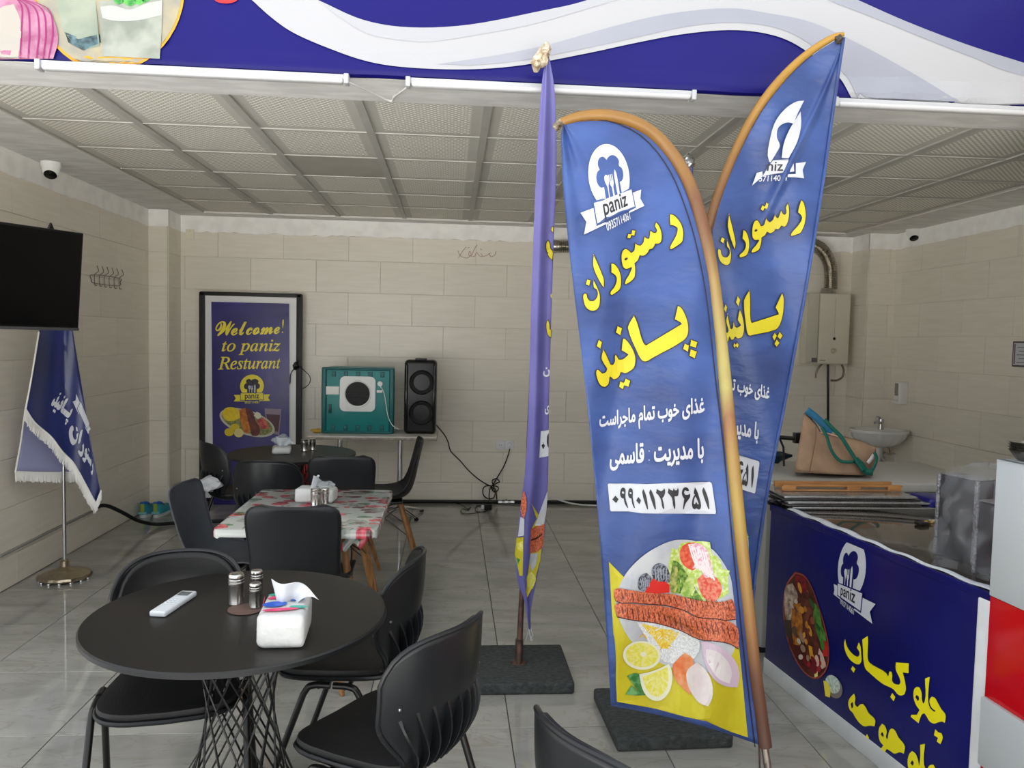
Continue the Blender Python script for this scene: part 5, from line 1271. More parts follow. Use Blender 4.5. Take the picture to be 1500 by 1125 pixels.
# evaporative cooler
CY = 6.86
TEAL = M('teal_plastic', (10, 128, 128), .35, var=.06, vs=5); TEALD = M('teal_plastic_deep', (6, 92, 94), .4)
c0, c1 = py(474, 633, CY), py(574, 538, CY)
co = thing('air_cooler', 'teal box air cooler with a round white vent on the shelf table', 'air cooler', ((c0[0] + c1[0]) / 2, CY, SHZ))
cw, chh = (c1[0] - c0[0]) / 2, c1[2] - c0[2]
MB().rbox((-cw, .012, 0), (cw, .40, chh), .018).build('body', TEAL, co)
for s in (-1, 1): MB().rbox((s * cw - .022, .0, .0), (s * cw + .022, .05, chh), .012).build('corner_post', TEALD, co)
for z0, z1 in ((0, .022), (chh - .022, chh)): MB().rbox((-cw, .0, z0), (cw, .05, z1), .008).build('edge_rail', TEALD, co)
for r_ in (.028, chh - .078):
    for k in range(5):
        x = -cw * .72 + k * cw * .36
        f = MB(); f.rbox((x - .018, .006, r_), (x + .018, .02, r_ + .045), .004); f.build('embossed_tab', TEALD, co)
WHP = M('white_abs', (230, 232, 230), .35)
vx, vz = py(524, 577, CY)[0] - co.location[0], py(524, 577, CY)[2] - SHZ
vr = .112
pl_ = MB(); ol_ = rrect(-vr * 1.36, -vr * 1.36, vr * 1.36, vr * 1.36, .045, 6); ih = ell(0, 0, vr, vr, 0, 28)
RX = Matrix.Translation((vx, 0.0, vz)) @ Matrix.Rotation(math.radians(90), 4, 'X')
v2, f2_ = fill2d([np.array(ol_), np.array(ih)], 0)
me = bpy.data.meshes.new('vent_plate'); me.from_pydata([tuple(RX @ Vector((p[0], p[1], 0))) for p in v2], [], f2_.tolist()); me.update()
vp = link('vent_plate', me, WHP, co); md = vp.modifiers.new('thick', 'SOLIDIFY'); md.thickness = .02; md.offset = 0
MB().tube([tuple(RX @ Vector((vr * math.cos(t), vr * math.sin(t), .008))) for t in np.linspace(0, 2 * math.pi, 40, endpoint=False)], .008, 8, closed=True).build('vent_ring', WHP, co)
MB().prism(ell(0, 0, vr, vr, 0, 32), -.004, 0.0, RX).build('vent_opening', M('vent_dark', (18, 18, 18), .6), co)
for k in range(5): MB().rbox((vx - vr * .8 + .012 * abs(k - 2), -.003, vz - .06 + k * .022), (vx + vr * .8 - .012 * abs(k - 2), .002, vz - .056 + k * .022), .001).build('vent_slat', M('vent_slat_grey', (34, 34, 34), .5), co)
kx = lambda x, y: (py(x, y, CY)[0] - co.location[0], py(x, y, CY)[2] - SHZ)
st = kx(487, 572); MB().rbox((st[0] - .055, .0, st[1] - .035), (st[0] + .055, .014, st[1] + .035), .001).build('sticker', M('white_sticker', (236, 236, 230), .5), co)
hd_ = kx(483, 599); MB().rbox((hd_[0] - .013, -.004, hd_[1] - .04), (hd_[0] + .013, .014, hd_[1] + .04), .004).build('latch', TEALD, co); MB().rbox((hd_[0] - .006, -.006, hd_[1] - .03), (hd_[0] + .006, 0, hd_[1] + .03), .002).build('latch_slot', BTUBE, co)
pg_ = kx(557, 562); pk = MB().lathe([(.02, -.012), (.024, 0), (.022, .012)], 16).build('plug', WHP, co); pk.rotation_euler = (math.radians(90), 0, 0); pk.location = (pg_[0], -.008, pg_[1])
MB().rbox((pg_[0] - .03, -.008, pg_[1] - .08), (pg_[0] + .02, .012, pg_[1] - .055), .004).build('cord_clip', WHP, co)
keep(MB().tube([py(x, y, CY - .015) for x, y in ((557, 566), (562, 574), (565, 590), (568, 608), (574, 622), (584, 629))], .004, 6, smooth=4).build('power_cord', WHP, None), co)
# loudspeaker
LY = 6.88
s0, s1 = py(591, 632, LY), py(640, 524, LY)
ls = thing('loudspeaker', 'black party loudspeaker with two round woofers on the shelf table', 'speaker', ((s0[0] + s1[0]) / 2, LY, SHZ))
sw, shh = (s1[0] - s0[0]) / 2, s1[2] - s0[2]
SBK = M('speaker_black', (20, 20, 21), .35); SGL = M('speaker_gloss', (16, 16, 18), .08); SCONE = M('speaker_cone', (24, 24, 25), .7, bump=.3, bs=200)
MB().rbox((-sw, .01, 0), (sw, .27, shh), .035, 4).build('cabinet', SBK, ls)
for s in (-1, 1): MB().rbox((s * sw * .86 - .012, -.004, .03), (s * sw * .86 + .012, .05, shh - .04), .01).build('gloss_strip', SGL, ls)
MB().rbox((-.05, .03, shh - .005), (.05, .18, shh + .012), .006).build('control_panel', SBK, ls)
for zc in (shh * .29, shh * .70):
    RS = Matrix.Translation((.012, .004, zc)) @ Matrix.Rotation(math.radians(90), 4, 'X')
    w = MB(); w.lathe([(0, -.035), (.03, -.032), (.035, -.02), (.085, .0), (.095, .006), (.105, .006), (.108, -.004)], 36, cap=False); w.v = [tuple(RS @ Vector(p)) for p in w.v]
    wf = w.build('woofer', SCONE, ls)
    MB().tube([tuple(RS @ Vector((.103 * math.cos(t), .103 * math.sin(t), .006))) for t in np.linspace(0, 2 * math.pi, 36, endpoint=False)], .006, 8, closed=True).build('woofer_ring', SGL, wf)
    dc = MB().lathe([(.028, 0), (.02, .012), (0, .016)], 20, cap=False); dc.v = [tuple(RS @ Vector((p[0], p[1], p[2] - .034))) for p in dc.v]; dc.build('dust_cap', SBK, wf)
for k in range(10): MB().rbox((-sw - .003, .06, .12 + k * .034), (-sw + .004, .20, .128 + k * .034), .001).build('side_vent', SGL, ls)
cl2 = crumple('yellow_cloth', py(464, 626, 6.9), .045, M('mustard_cloth', (196, 158, 70), .8, var=.15), None, 91, (1.5, 1, .55)); cl2.location.z += SHZ + .02 - py(464, 626, 6.9)[2]
tag(cl2, 'crumpled mustard cloth beside the teal cooler', 'cloth')

# sockets and cables at the back wall
SKT = M('socket_white', (236, 236, 240), .35)
for k, (x, y) in enumerate(((733, 652), (746.5, 652))):
    p = py(x, y, BW - .02)
    so = thing('wall_socket', ('empty wall socket, left of the double pair low on the back wall', 'wall socket with a black plug lead, right of the pair low on the back wall')[k], 'socket', (p[0], BW - .0095, p[2]), 0, 'sockets on the back wall')
    MB().rbox((-.042, -.011, -.042), (.042, 0, .042), .004).build('cover', SKT, so)
    R2_ = Matrix.Translation((0, -.011, 0)) @ Matrix.Rotation(math.radians(90), 4, 'X')
    m_ = MB().lathe([(.026, .001), (.024, -.0), (.022, -.008 if k == 0 else .014), (0, -.008 if k == 0 else .018)], 20, cap=False); m_.v = [tuple(R2_ @ Vector(p_)) for p_ in m_.v]; m_.build('well' if k == 0 else 'plug', SKT, so)
    if k == 0:
        for s in (-1, 1): MB().rbox((s * .009 - .003, -.013, -.003), (s * .009 + .003, -.003, .003), .001).build('contact_hole', BTUBE, so)
wc = lambda pts, Y=BW - .03: [py(580 + x / 5.357, 620 + y / 5.357, Y) for x, y in pts]
BCB = M('black_cable', (18, 18, 18), .5)
tag(MB().tube(wc([(318, 15), (380, 90), (410, 150), (430, 220), (500, 290), (570, 370), (650, 440), (730, 488), (765, 490), (800, 500), (800, 525), (770, 540), (750, 500), (790, 470), (812, 460), (790, 435), (755, 450), (760, 490), (715, 490), (685, 510), (685, 560), (720, 590), (765, 585), (778, 540), (745, 500), (730, 560), (735, 605)]), .0055, 6, smooth=4).build('speaker_cable', BCB), 'black cable sagging from the loudspeaker to a coil above the floor', 'cable')
tag(MB().tube(wc([(893, 200), (880, 250), (850, 330), (810, 400), (775, 460), (760, 490), (785, 530), (792, 600)]), .0055, 6, smooth=4).build('socket_cable', BCB), 'black lead hanging from the wall socket into the coil', 'cable')
tag(MB().tube([(-.75, BW - .03, .018), (-.2, BW - .035, .02), (.4, BW - .03, .018), (1.2, BW - .032, .02), (2.0, BW - .03, .018), (3.2, BW - .032, .018)], .016, 8, smooth=4).build('floor_cable', BCB), 'thick black cable lying along the foot of the back wall', 'cable')
fc = lambda pts: [pz(580 + x / 5.357, 620 + y / 5.357, .008) for x, y in pts]
tag(MB().tube(fc([(460, 622), (520, 640), (560, 672), (585, 655), (560, 680), (520, 670), (512, 700), (560, 712), (640, 700), (700, 690), (710, 660), (660, 645), (625, 655), (630, 690), (690, 695), (740, 670)]), .004, 6, smooth=4).build('charger_lead', BCB), 'thin black lead tangled on the tiles by the back wall', 'cable')
p = pz(580 + 715 / 5.357, 620 + 678 / 5.357, 0)
ch_ = thing('charger', 'small black power adapter on the tiles by the back wall', 'adapter', tuple(p), .2)
MB().rbox((-.03, -.02, 0), (.04, .02, .05), .006).build('body', BCB, ch_); MB().rbox((-.055, -.015, .008), (-.03, .015, .042), .004).build('plug', SKT, ch_)
p = py(580 + 865 / 5.357, 620 + 607 / 5.357, BW - .06)
ck = thing('tap_valve', 'small chrome valve lying on the cable along the wall', 'valve', (p[0], BW - .07, .0), 0)
MB().tube([(-.08, 0, .02), (.08, 0, .02)], .014, 10).build('pipe', CHR, ck)
for x in (-.06, 0, .06): MB().tube([(x - .014, 0, .02), (x + .014, 0, .02)], .02, 8).build('nut', CHR, ck)
MB().tube([(0, 0, .02), (0, -.01, .055)], .007, 8).build('lever', CHR, ck)
tag(MB().tube([py(x, y, 7.3) for x, y in ((803, 729), (815, 731), (835, 737), (860, 740), (900, 741))] , .008, 6, smooth=4).build('white_hose', M('white_hose', (226, 226, 224), .5)), 'white hose running behind the flags above the floor', 'hose')
p = py(278, 343, BW - .02); pp = thing('cover_plate', 'small cream plate high on the back wall above the poster', 'plate', (p[0], BW - .0095, p[2]))
MB().rbox((-.04, -.006, -.045), (.04, 0, .045), .003).build('plate', M('cream_plate', (236, 230, 206), .5), pp); MB().lathe([(.004, -.003), (.004, .003)], 8, c=(0, -.007, .03)).build('screw', SCREW, pp)
# words pencilled in red on the tiles
RP = M('red_marker', (170, 120, 110), .7)
wm = lambda pts: [py(480 + x / 2.885, 0 + y / 2.885, BW - .0135) for x, y in pts]
mk = thing('marker_scribble', 'faint red marker handwriting on the back wall tiles', 'writing', tuple(py(700, 370, BW - .011)))
for st_ in ([(712, 1062), (706, 1078), (690, 1084), (680, 1070)], [(690, 1068), (670, 1080), (655, 1082), (648, 1070)], [(655, 1085), (640, 1080), (630, 1066), (622, 1082), (612, 1084)], [(632, 1034), (620, 1052), (606, 1084)], [(606, 1084), (596, 1076), (600, 1062), (606, 1076), (590, 1090), (575, 1088)], [(590, 1048), (600, 1046)], [(575, 1088), (560, 1080), (550, 1060)], [(585, 1044), (570, 1062), (552, 1090)], [(644, 1052), (652, 1056)]):
    keep(MB().tube(wm(st_), .0022, 5, smooth=4).build('pen_stroke', RP, None), mk)

# ------------------------------------------------------------------ left wall
hk = thing('wall_hook_rack', 'chrome wire hook rack on the left wall beyond the television', 'hook rack', (LW + .012, px(155, 405, LW)[1], px(155, 405, LW)[2]), 0)
HKM = M('dull_wire', (150, 146, 138), .35, .8)
hkp = lambda x, y, o=.015: np.array(px(x / 3.75, 320 + y / 3.75, LW + o)) - np.array(hk.location)
MB().tube([hkp(x, y) for x, y in ((510, 308), (655, 328), (660, 350), (650, 370), (520, 355), (502, 335))], .004, 6, closed=True, smooth=4).build('wire_frame', HKM, hk)
for k in range(6):
    x = 520 + k * 27; y = 300 + k * 4
    MB().tube([hkp(x + 14, y - 40), hkp(x + 22, y - 10), hkp(x, y + 10), hkp(x, y + 55), hkp(x + 4, y + 68, .03), hkp(x + 14, y + 66, .045)], .0032, 6, smooth=4).build('hook', HKM, hk)
# television
tvr = py(119, 413, 4.30); dirv = np.array((.5, .866, 0)); nv = np.array((.866, -.5, 0))
tz0, tz1 = py(112, 484, 4.30)[2], py(125, 342, 4.30)[2]
TW, TH = .97, tz1 - tz0
cen = tvr - dirv * TW / 2; cz_ = (tz0 + tz1) / 2
tv = thing('television', 'black flat television on a swing arm on the left wall', 'television', (cen[0], cen[1], cz_), math.atan2(dirv[1], dirv[0]))
TVB = M('tv_black', (10, 10, 11), .3); TVS = M('tv_screen', (4, 4, 5), .12)
TL = Matrix.Rotation(math.radians(5.5), 4, 'X')
MB().rbox((-TW / 2, 0, -TH / 2), (TW / 2, .035, TH / 2), .006, 3, TL).build('housing', TVB, tv)
MB().box((-TW / 2 + .012, -.0015, -TH / 2 + .02), (TW / 2 - .012, .002, TH / 2 - .012), TL).build('screen', TVS, tv, smooth=False)
MB().rbox((-TW / 2, -.004, -TH / 2 - .003), (TW / 2, .02, -TH / 2 + .012), .003, 2, TL).build('bottom_bezel', M('tv_bezel_grey', (70, 70, 72), .3), tv)
MB().rbox((-.15, .03, -.12), (.15, .06, .12), .004).build('mount_plate', BTUBE, tv)
wl = np.array((LW + .02, cen[1] + .10, cz_)); ml = Matrix.Rotation(-tv.rotation_euler[2], 4, 'Z') @ Vector(wl - np.array(tv.location))
MB().tube([(0, .05, 0), tuple(ml * .55 + Vector((.12, .05, 0))), tuple(ml)], .018, 8).build('swing_arm', BTUBE, tv)
MB().add([(.32, .02, TH / 2 - .01), (.36, .02, TH / 2 - .01), (.34, .02, TH / 2 + .035), (.32, .035, TH / 2 - .01), (.36, .035, TH / 2 - .01), (.34, .035, TH / 2 + .035)], [(0, 1, 2), (5, 4, 3), (0, 3, 4, 1), (1, 4, 5, 2), (2, 5, 3, 0)]).build('top_clip', BTUBE, tv, smooth=False)
# ceremonial flag on its stand
FS = M('navy_satin', (18, 28, 78), .28, col2=(28, 42, 106), vs=2, sheen=.3); FSI = M('lilac_satin_lining', (150, 152, 190), .4); FRG = M('white_fringe', (232, 230, 226), .7)
fo = pz(95, 848, 0)
sf = thing('stand_flag', 'navy satin flag with white fringe on a steel floor stand', 'flag', tuple(fo))
GLD = M('stand_nickel', (172, 160, 140), .3, 1.0, var=.12, vs=20, bump=.3, bs=60)
MB().lathe([(.150, .012), (.155, .022), (.150, .035), (.12, .05), (.075, .062), (.045, .07), (.028, .085), (.026, .12), (.018, .125), (.014, .13)], 48, mod=lambda a_, z: 1 + (.035 * math.cos(a_ * 14) if z < .04 else 0)).build('base', GLD, sf)
for k in range(14):
    A = 2 * math.pi * k / 14; MB().lathe([(.013, 0), (.014, .006), (.01, .018), (0, .02)], 10, c=(.142 * math.cos(A), .142 * math.sin(A), 0), cap=False).build('base_bead', CHR, sf)
MB().lathe([(.011, .12), (.011, 2.02)], 14).build('pole', CHR, sf)
MB().lathe([(.011, 2.02), (.022, 2.03), (.025, 2.05), (.012, 2.08), (0, 2.14)], 14, cap=False).build('finial', GLD, sf)
def SFY(x): return fo[1] - .09 - (.0042 * (95 - x) if x < 95 else -.0008 * (x - 95))
def SFm(x, y, off=0):
    d = ray(x, y); Y = SFY(x) + .012 * math.sin(x * .12 + y * .01) - off; return CAM + d * (Y / d[1])
Lf = interp_path([(88, 395), (72, 430), (57, 486), (50, 530), (44, 565), (37.5, 598), (38, 602)]); Rf = interp_path([(92, 395), (100, 440), (107, 486), (113.5, 527), (121, 573), (131, 635), (141, 690), (147, 719)])
def sfn(u, v):
    a_, b_ = Lf(v), Rf(v); p_ = a_ * (1 - u) + b_ * u
    if v > .62: p_ = p_ + np.array((0, 1)) * 0
    return SFm(p_[0], p_[1], -.001)
low_ = interp_path([(37.5, 599), (51, 619), (75, 640), (90, 660), (108, 679), (121, 702), (140.5, 738)])
def sfn(u, v):
    if v <= .66:
        t_ = v / .66; a_ = Lf(t_); b_ = Rf(t_ * .52); p_ = a_ * (1 - u) + b_ * u
    else:
        t_ = (v - .66) / .34; a_ = low_(t_); b_ = Rf(.52 + .48 * t_); p_ = a_ * (1 - u) + b_ * u
    return SFm(p_[0], p_[1], -.001)
keep(MB().grid(sfn, 24, 60).build('flag_cloth', FS, None, solid=.001), sf)
bkY = lambda x, y: SFY(x) + .13
def SFb(x, y, off=0):
    d = ray(x, y); return CAM + d * ((bkY(x, y) - off) / d[1])
def sbn(u, v):
    a_ = np.array((37, 600)) * (1 - v) + np.array((22.5, 692)) * v; b_ = np.array((88, 600)) * (1 - v) + np.array((112, 692)) * v
    p_ = a_ * (1 - u) + b_ * u; return SFb(p_[0], p_[1])
keep(MB().grid(sbn, 12, 12).build('flag_lining', FSI, None, solid=.001), sf)
def fringe(path, S, n, d1, name='fringe'):
    mb_ = MB(); rnd = random.Random(6)
    for k in range(n):
        p_ = path(k / (n - 1)); q_ = p_ + np.array(d1) + (rnd.uniform(-.8, .8), rnd.uniform(-1.5, 1.5)); w_ = .9
        a1, a2, a3, a4 = S(p_[0] - w_, p_[1], .003), S(p_[0] + w_, p_[1], .003), S(q_[0] + w_ * .6, q_[1], .002 + rnd.uniform(0, .008)), S(q_[0] - w_ * .6, q_[1], .002)
        mb_.add([a1, a2, a3, a4], [(0, 1, 2, 3)])
    o_ = keep(mb_.build(name, FRG, None, smooth=False, solid=.0008), sf); o_['kind'] = 'stuff'; return o_
fringe(low_, SFm, 120, (-3, 15)); fringe(interp_path([(22.5, 690), (60, 691), (112, 691)]), SFb, 90, (0, 15))
fringe(interp_path([(148, 718), (144, 728), (140.5, 738)]), SFm, 20, (0, 14))
eb = lambda path, S: keep(MB().tube([S(*path(t_), .003) for t_ in np.linspace(0, 1, 30)], .005, 6).build('edge_braid', FRG, None), sf)
eb(low_, SFm); eb(interp_path([(57, 486), (50, 530), (44, 565), (37.5, 599)]), SFm); eb(interp_path([(37, 600), (30, 650), (22.5, 692)]), SFb)
zF = lambda x, y: (x / 3.88, 470 + y / 3.88)
h1 = homog([(980.8, 313), (982, 366), (869, 372), (856, 445)], [zF(528, 808), zF(516, 862), zF(470, 618), zF(398, 612)])
h2 = homog([(992, 448.7), (1018, 526), (877, 497), (912, 571)], [zF(412, 498), zF(370, 592), zF(348, 408), zF(300, 518)])
word(RESTORAN, SFm, sf, .003, FWHT, 0, h1); word(PANIZ, SFm, sf, .003, FWHT, 0, h2)
h3 = homog([(-1.4, -.7), (-1.4, -1.3), (1.4, -.7), (1.4, -1.3)], [zF(440, 425), zF(418, 470), zF(515, 610), zF(500, 640)])
for k_ in ('tl', 'mid', 'tr'): decal('logo_ribbon_print', [h3(LOGO[k_])], SFm, FWHT, sf, .003, 6)
# conduit and hose along the left wall
cdt = M('grey_conduit', (150, 148, 142), .5)
tag(MB().tube([px(0, 815, LW + .02), px(70, 780, LW + .02), px(145, 744, LW + .02)], .010, 8).build('wall_conduit', cdt), 'grey conduit clipped low along the left wall behind the flag stand', 'pipe')
cdl = [(-2.66, 6.05, .27), (-2.60, 6.12, .262), (-2.53, 6.22, .19), (-2.46, 6.36, .09), (-2.38, 6.5, .03), (-2.24, 6.6, .017), (-2.0, 6.66, .017), (-1.6, 6.72, .017), (-1.2, 6.80, .017)]
tag(MB().tube(cdl, .015, 10, smooth=5).build('black_hose', BCB), 'thick black hose curling from the left wall onto the tiles', 'hose')
# trainers
SOLE = M('shoe_sole', (206, 214, 214), .6); UPP = M('turquoise_mesh', (58, 160, 178), .7, bump=.4, bs=150); UPB = M('blue_lining', (26, 96, 190), .6); LIME = M('lime_trim', (150, 170, 70), .6)
def trainer(x, y, rz, label):
    t = thing('trainer', label, 'shoe', (x, y, 0), rz, 'pair of trainers in the corner')
    def body(sc, z0, z1, up=0):
        def f(u, v):
            A = 2 * math.pi * u; L_ = .135; yy = -math.cos(A) * L_; w = .045 * (abs(math.sin(A)) ** .7) * (1 - .12 * math.cos(A))
            z = z0 + (z1 - z0) * v
            tp = 1 - .25 * v * v
            zz = z + up * v * (.045 * smoothstep(.02, -.12, yy))
            return (math.copysign(w, math.sin(A)) * sc * tp, yy * sc * (1 - .08 * v), zz)
        return MB().grid(f, 32, 6)
    body(1.04, 0, .028).build('sole', SOLE, t); body(1.0, .026, .075, 1).build('upper', UPP, t)
    MB().tube([(.03 * math.cos(a_), -.075 + .045 * math.sin(a_), .115 - .2 * (.045 * math.sin(a_))) for a_ in np.linspace(0, 2 * math.pi, 24, endpoint=False)], .009, 8, closed=True).build('collar', UPB, t)
    MB().rbox((-.016, -.136, .03), (.016, -.125, .12), .005).build('heel_tab', LIME, t)
    MB().rbox((-.035, -.138, .028), (.035, -.122, .05), .006).build('heel_counter', M('heel_turquoise', (120, 190, 196), .6), t)
    MB().grid(lambda u, v: (-.022 + .044 * u, .0 + .07 * v - .05, .118 - .045 * v + .006 * math.sin(u * math.pi)), 6, 6).build('tongue', UPB, t, solid=.006)
    for k in range(4): MB().tube([(-.026, -.005 + k * .02, .092 - k * .008), (.026, .0 + k * .02, .094 - k * .008)], .003, 6).build('lace', LIME, t)
    return t
q = pz(219, 750, 0); trainer(q[0] + .02, 6.98, .05, 'left trainer of the turquoise pair in the corner by the hose')
trainer(q[0] + .135, 6.99, -.05, 'right trainer of the turquoise pair in the corner by the hose')
# dome cameras
CWH = M('camera_white', (236, 236, 232), .4)
def dome(x, y, X, label, s):
    p_ = pz(x, y, CH); t = thing('dome_camera', label, 'camera', (p_[0], p_[1], CH), 0, 'security cameras under the ceiling edge')
    MB().lathe([(.062, 0), (.062, -.02), (.055, -.045), (.042, -.06)], 24, cap=True).build('housing', CWH, t)
    b_ = MB().lathe([(0, .0), (.045, .0), (.05, -.01), (.046, -.034), (.036, -.046)], 24, cap=False); 
    o_ = b_.build('eye_ball', CWH, t, loc=(0, 0, -.045)); o_.rotation_euler = (math.radians(-38), 0, s)
    o2 = MB().lathe([(0, -.044), (.036, -.046), (.038, -.05), (.030, -.055), (0, -.058)], 24, cap=False).build('lens', M('lens_black', (8, 8, 10), .1), t, loc=(0, 0, -.045)); o2.rotation_euler = (math.radians(-38), 0, s)
    return t
dome(75, 238, LW, 'white dome camera near the left wall above the television', .25)
dome(1338, 336, RW, 'white dome camera near the right wall above the washbasin corner', -.25)
# ------------------------------------------------------------------ right side: heater, basin, freezer, counter, cabinet
HWH = M('heater_enamel', (214, 210, 192), .3, var=.03, vs=4)
HY = 7.36
h0, h1_ = py(1181, 533, HY), py(1247, 430, HY)
wh = thing('water_heater', 'cream wall water heater with a round knob beside the right pilaster', 'water heater', ((h0[0] + h1_[0]) / 2, HY, h0[2]))
hw_, hh_ = (h1_[0] - h0[0]) / 2, h1_[2] - h0[2]
MB().rbox((-hw_, .02, 0), (hw_, BW - HY - .006, hh_), .008).build('casing', HWH, wh)
MB().rbox((-hw_ * .46, -.0, .01), (hw_, .03, hh_ - .005), .006).build('front_panel', HWH, wh)
MB().rbox((-hw_, .004, .01), (-hw_ * .48, .03, hh_ - .005), .006).build('side_panel', M('heater_side', (196, 192, 176), .35), wh)
kn = MB().lathe([(.028, 0), (.028, .006), (.020, .008), (.018, .02), (.012, .024), (0, .024)], 24, cap=False).build('knob', M('knob_ivory', (200, 194, 170), .3, .2), wh, loc=(hw_ * .28, 0, .13)); kn.rotation_euler = (math.radians(90), 0, 0)
fw = MB().lathe([(.014, 0), (.014, .004), (0, .005)], 16, cap=False).build('flame_window', M('window_black', (10, 10, 10), .1), wh, loc=(hw_ * .28, -.001, .25)); fw.rotation_euler = (math.radians(90), 0, 0)
MB().box((hw_ * .27, -.0012, .26), (hw_ * .29, .0, hh_ - .04)).build('crease', M('crease_grey', (176, 172, 158), .5), wh, smooth=False)
MB().rbox((-hw_ * .75, -.002, .02), (-hw_ * .5, .006, .06), .002).build('badge', M('badge_grey', (90, 88, 84), .4), wh)
MB().rbox((-hw_ * .38, -.002, .035), (-hw_ * .1, .002, .042), .001).build('logo_print', M('badge_dark', (70, 66, 60), .4), wh)
MB().lathe([(.078, 0), (.072, .02), (.064, .05)], 24, c=(-.0 + hw_ * .1, .09, hh_)).build('flue_collar', M('flue_alu', (176, 172, 164), .28, .9), wh)
HOS = M('braided_hose', (140, 132, 118), .35, .8)
keep(MB().tube([py(x, y, HY + .06) for x, y in ((1206, 532), (1200, 538), (1196, 546), (1195, 554))], .010, 8, smooth=4).build('hose', HOS, None), wh)
keep(MB().tube([py(x, y, HY + .06) for x, y in ((1232, 532), (1236, 542), (1234, 552), (1226, 557), (1217, 557))], .010, 8, smooth=4).build('hose', HOS, None), wh)
keep(MB().tube([py(1213, 532, HY + .08), py(1213, 640, HY + .08), py(1214, 700, HY + .08)], .012, 8).build('supply_pipe', BTUBE, None), wh)
ALU = M('flexible_alu', (176, 170, 158), .25, .95)
fpth = [py(x, y, HY + .09) for x, y in ((1217, 424), (1217, 405), (1216, 390), (1210, 374), (1198, 362), (1180, 357.5), (1140, 357), (1060, 357.5), (940, 359), (850, 360.5), (815, 361))]
fp = list(catmull(fpth, 5)) ; fp = [np.array(p_) for p_ in fp]
fp += [fp[-1] + (-.06, .03, 0), np.array((fp[-1][0] - .09, BW - .055, fp[-1][2]))]
Lp = np.concatenate([[0], np.cumsum([np.linalg.norm(fp[i + 1] - fp[i]) for i in range(len(fp) - 1)])]); nS = int(Lp[-1] / .0085)
tt = np.linspace(0, Lp[-1], nS); rs = [np.array([np.interp(t_, Lp, [q_[i] for q_ in fp]) for i in range(3)]) for t_ in tt]
tag(MB().tube(rs, [.060 + (.006 if k % 2 else -.002) for k in range(nS)], 18).build('flue_pipe', ALU, angle=80), 'corrugated aluminium flue pipe running from the heater along the back wall', 'pipe')
# washbasin
WCE = M('ceramic_white', (226, 226, 222), .15)
bx, by, bz = 3.945, 6.90, .86
bz = py(1294, 629, by)[2]
wb = thing('washbasin', 'white scalloped washbasin on a pedestal in the right corner', 'washbasin', (bx, by, 0))
sc_ = lambda a_, z: 1 + .03 * math.cos(16 * a_) * (1 if z < -.05 else 0)
mb = MB().lathe([(.06, -.16), (.12, -.155), (.19, -.12), (.235, -.07), (.25, -.03), (.262, -.028), (.266, -.01), (.262, 0), (.235, 0), (.22, -.01), (.16, -.07), (.05, -.09), (0, -.092)], 64, cap=False, mod=sc_)
mb.v = [(x, y * .86, z + bz) for x, y, z in mb.v]; mb.build('basin', WCE, wb)
mb = MB().lathe([(.085, 0), (.09, .02), (.06, .08), (.048, .3), (.05, .5), (.075, bz - .15)], 24); mb.build('pedestal', WCE, wb, loc=(-.03, .02, 0))
FCH = M('tap_chrome', (200, 200, 200), .1, 1.0)
tp_ = MB().lathe([(.026, 0), (.024, .03), (.022, .07), (.026, .075), (.024, .10), (0, .105)], 20, cap=False).build('tap_body', FCH, wb, loc=(.06, .08, bz - .01))
MB().tube([(0, 0, .06), (-.06, -.05, .075), (-.11, -.09, .07)], [.014, .013, .012], 10).build('spout', FCH, tp_)
MB().tube([(0, 0, .10), (-.03, .0, .118), (-.05, .0, .12)], [.012, .009, .007], 8).build('lever', FCH, tp_)
MB().tube([(.05, .05, bz - .15), (.05, .05, .62), (.06, .05, .56), (.09, .07, .55), (.11, .09, .58), (.13, .12, .60)], .02, 10, smooth=4).build('drain_trap', M('trap_plastic', (190, 188, 184), .4), wb)
MB().tube([(.10, .05, bz - .16), (.13, .06, .68), (.16, .08, .62)], .006, 6, smooth=3).build('supply_hose', HOS, wb)
MB().tube([(.12, .10, .60), (.22, .10, .60)], .012, 8).build('stop_valve', FCH, wb)
MB().tube([(.20, .08, .60), (.21, .06, .52), (.16, .04, .46), (.08, .03, .44)], .005, 6, smooth=4).build('white_tube', SKT, wb)
# soap dispenser and certificate on the right wall
p = px(1326, 575, RW - .01)
sd = thing('soap_dispenser', 'white soap dispenser on the right wall above the washbasin', 'dispenser', (RW - .0095, p[1], p[2]))
MB().rbox((-.085, -.05, -.11), (0, .05, .10), .012).build('body', CWH, sd)
MB().rbox((-.089, -.028, -.03), (-.08, .028, .085), .003).build('level_window', M('soap_window', (150, 148, 140), .2), sd)
MB().rbox((-.115, -.03, -.105), (-.07, .03, -.07), .008).build('push_bar', CWH, sd)
p0_, p1_ = px(1488, 500, RW - .01), px(1488, 537, RW - .01)
cf_ = thing('certificate', 'framed certificate on the right wall at the picture edge', 'certificate', (RW - .0095, p0_[1] - .16, (p0_[2] + p1_[2]) / 2))
zh = (p0_[2] - p1_[2]) / 2
MB().rbox((-.016, -.17, -zh), (0, .17, zh), .004).build('frame', M('frame_dark', (70, 64, 58), .4), cf_)
MB().box((-.0175, -.155, -zh + .012), (-.014, .155, zh - .012)).build('paper', M('certificate_paper', (206, 206, 212), .5), cf_, smooth=False)
for k in range(5): MB().box((-.0185, -.12, zh * .5 - k * .028), (-.0172, .12 - .02 * (k % 2), zh * .5 + .006 - k * .028)).build('text_line_print', M('certificate_ink', (120, 118, 130), .5), cf_, smooth=False)
for s in (-1, 1): MB().box((-.0185, s * .142 - .006, -zh + .02), (-.0172, s * .142 + .006, zh - .02)).build('border_print', M('certificate_border', (110, 80, 90), .5), cf_, smooth=False)
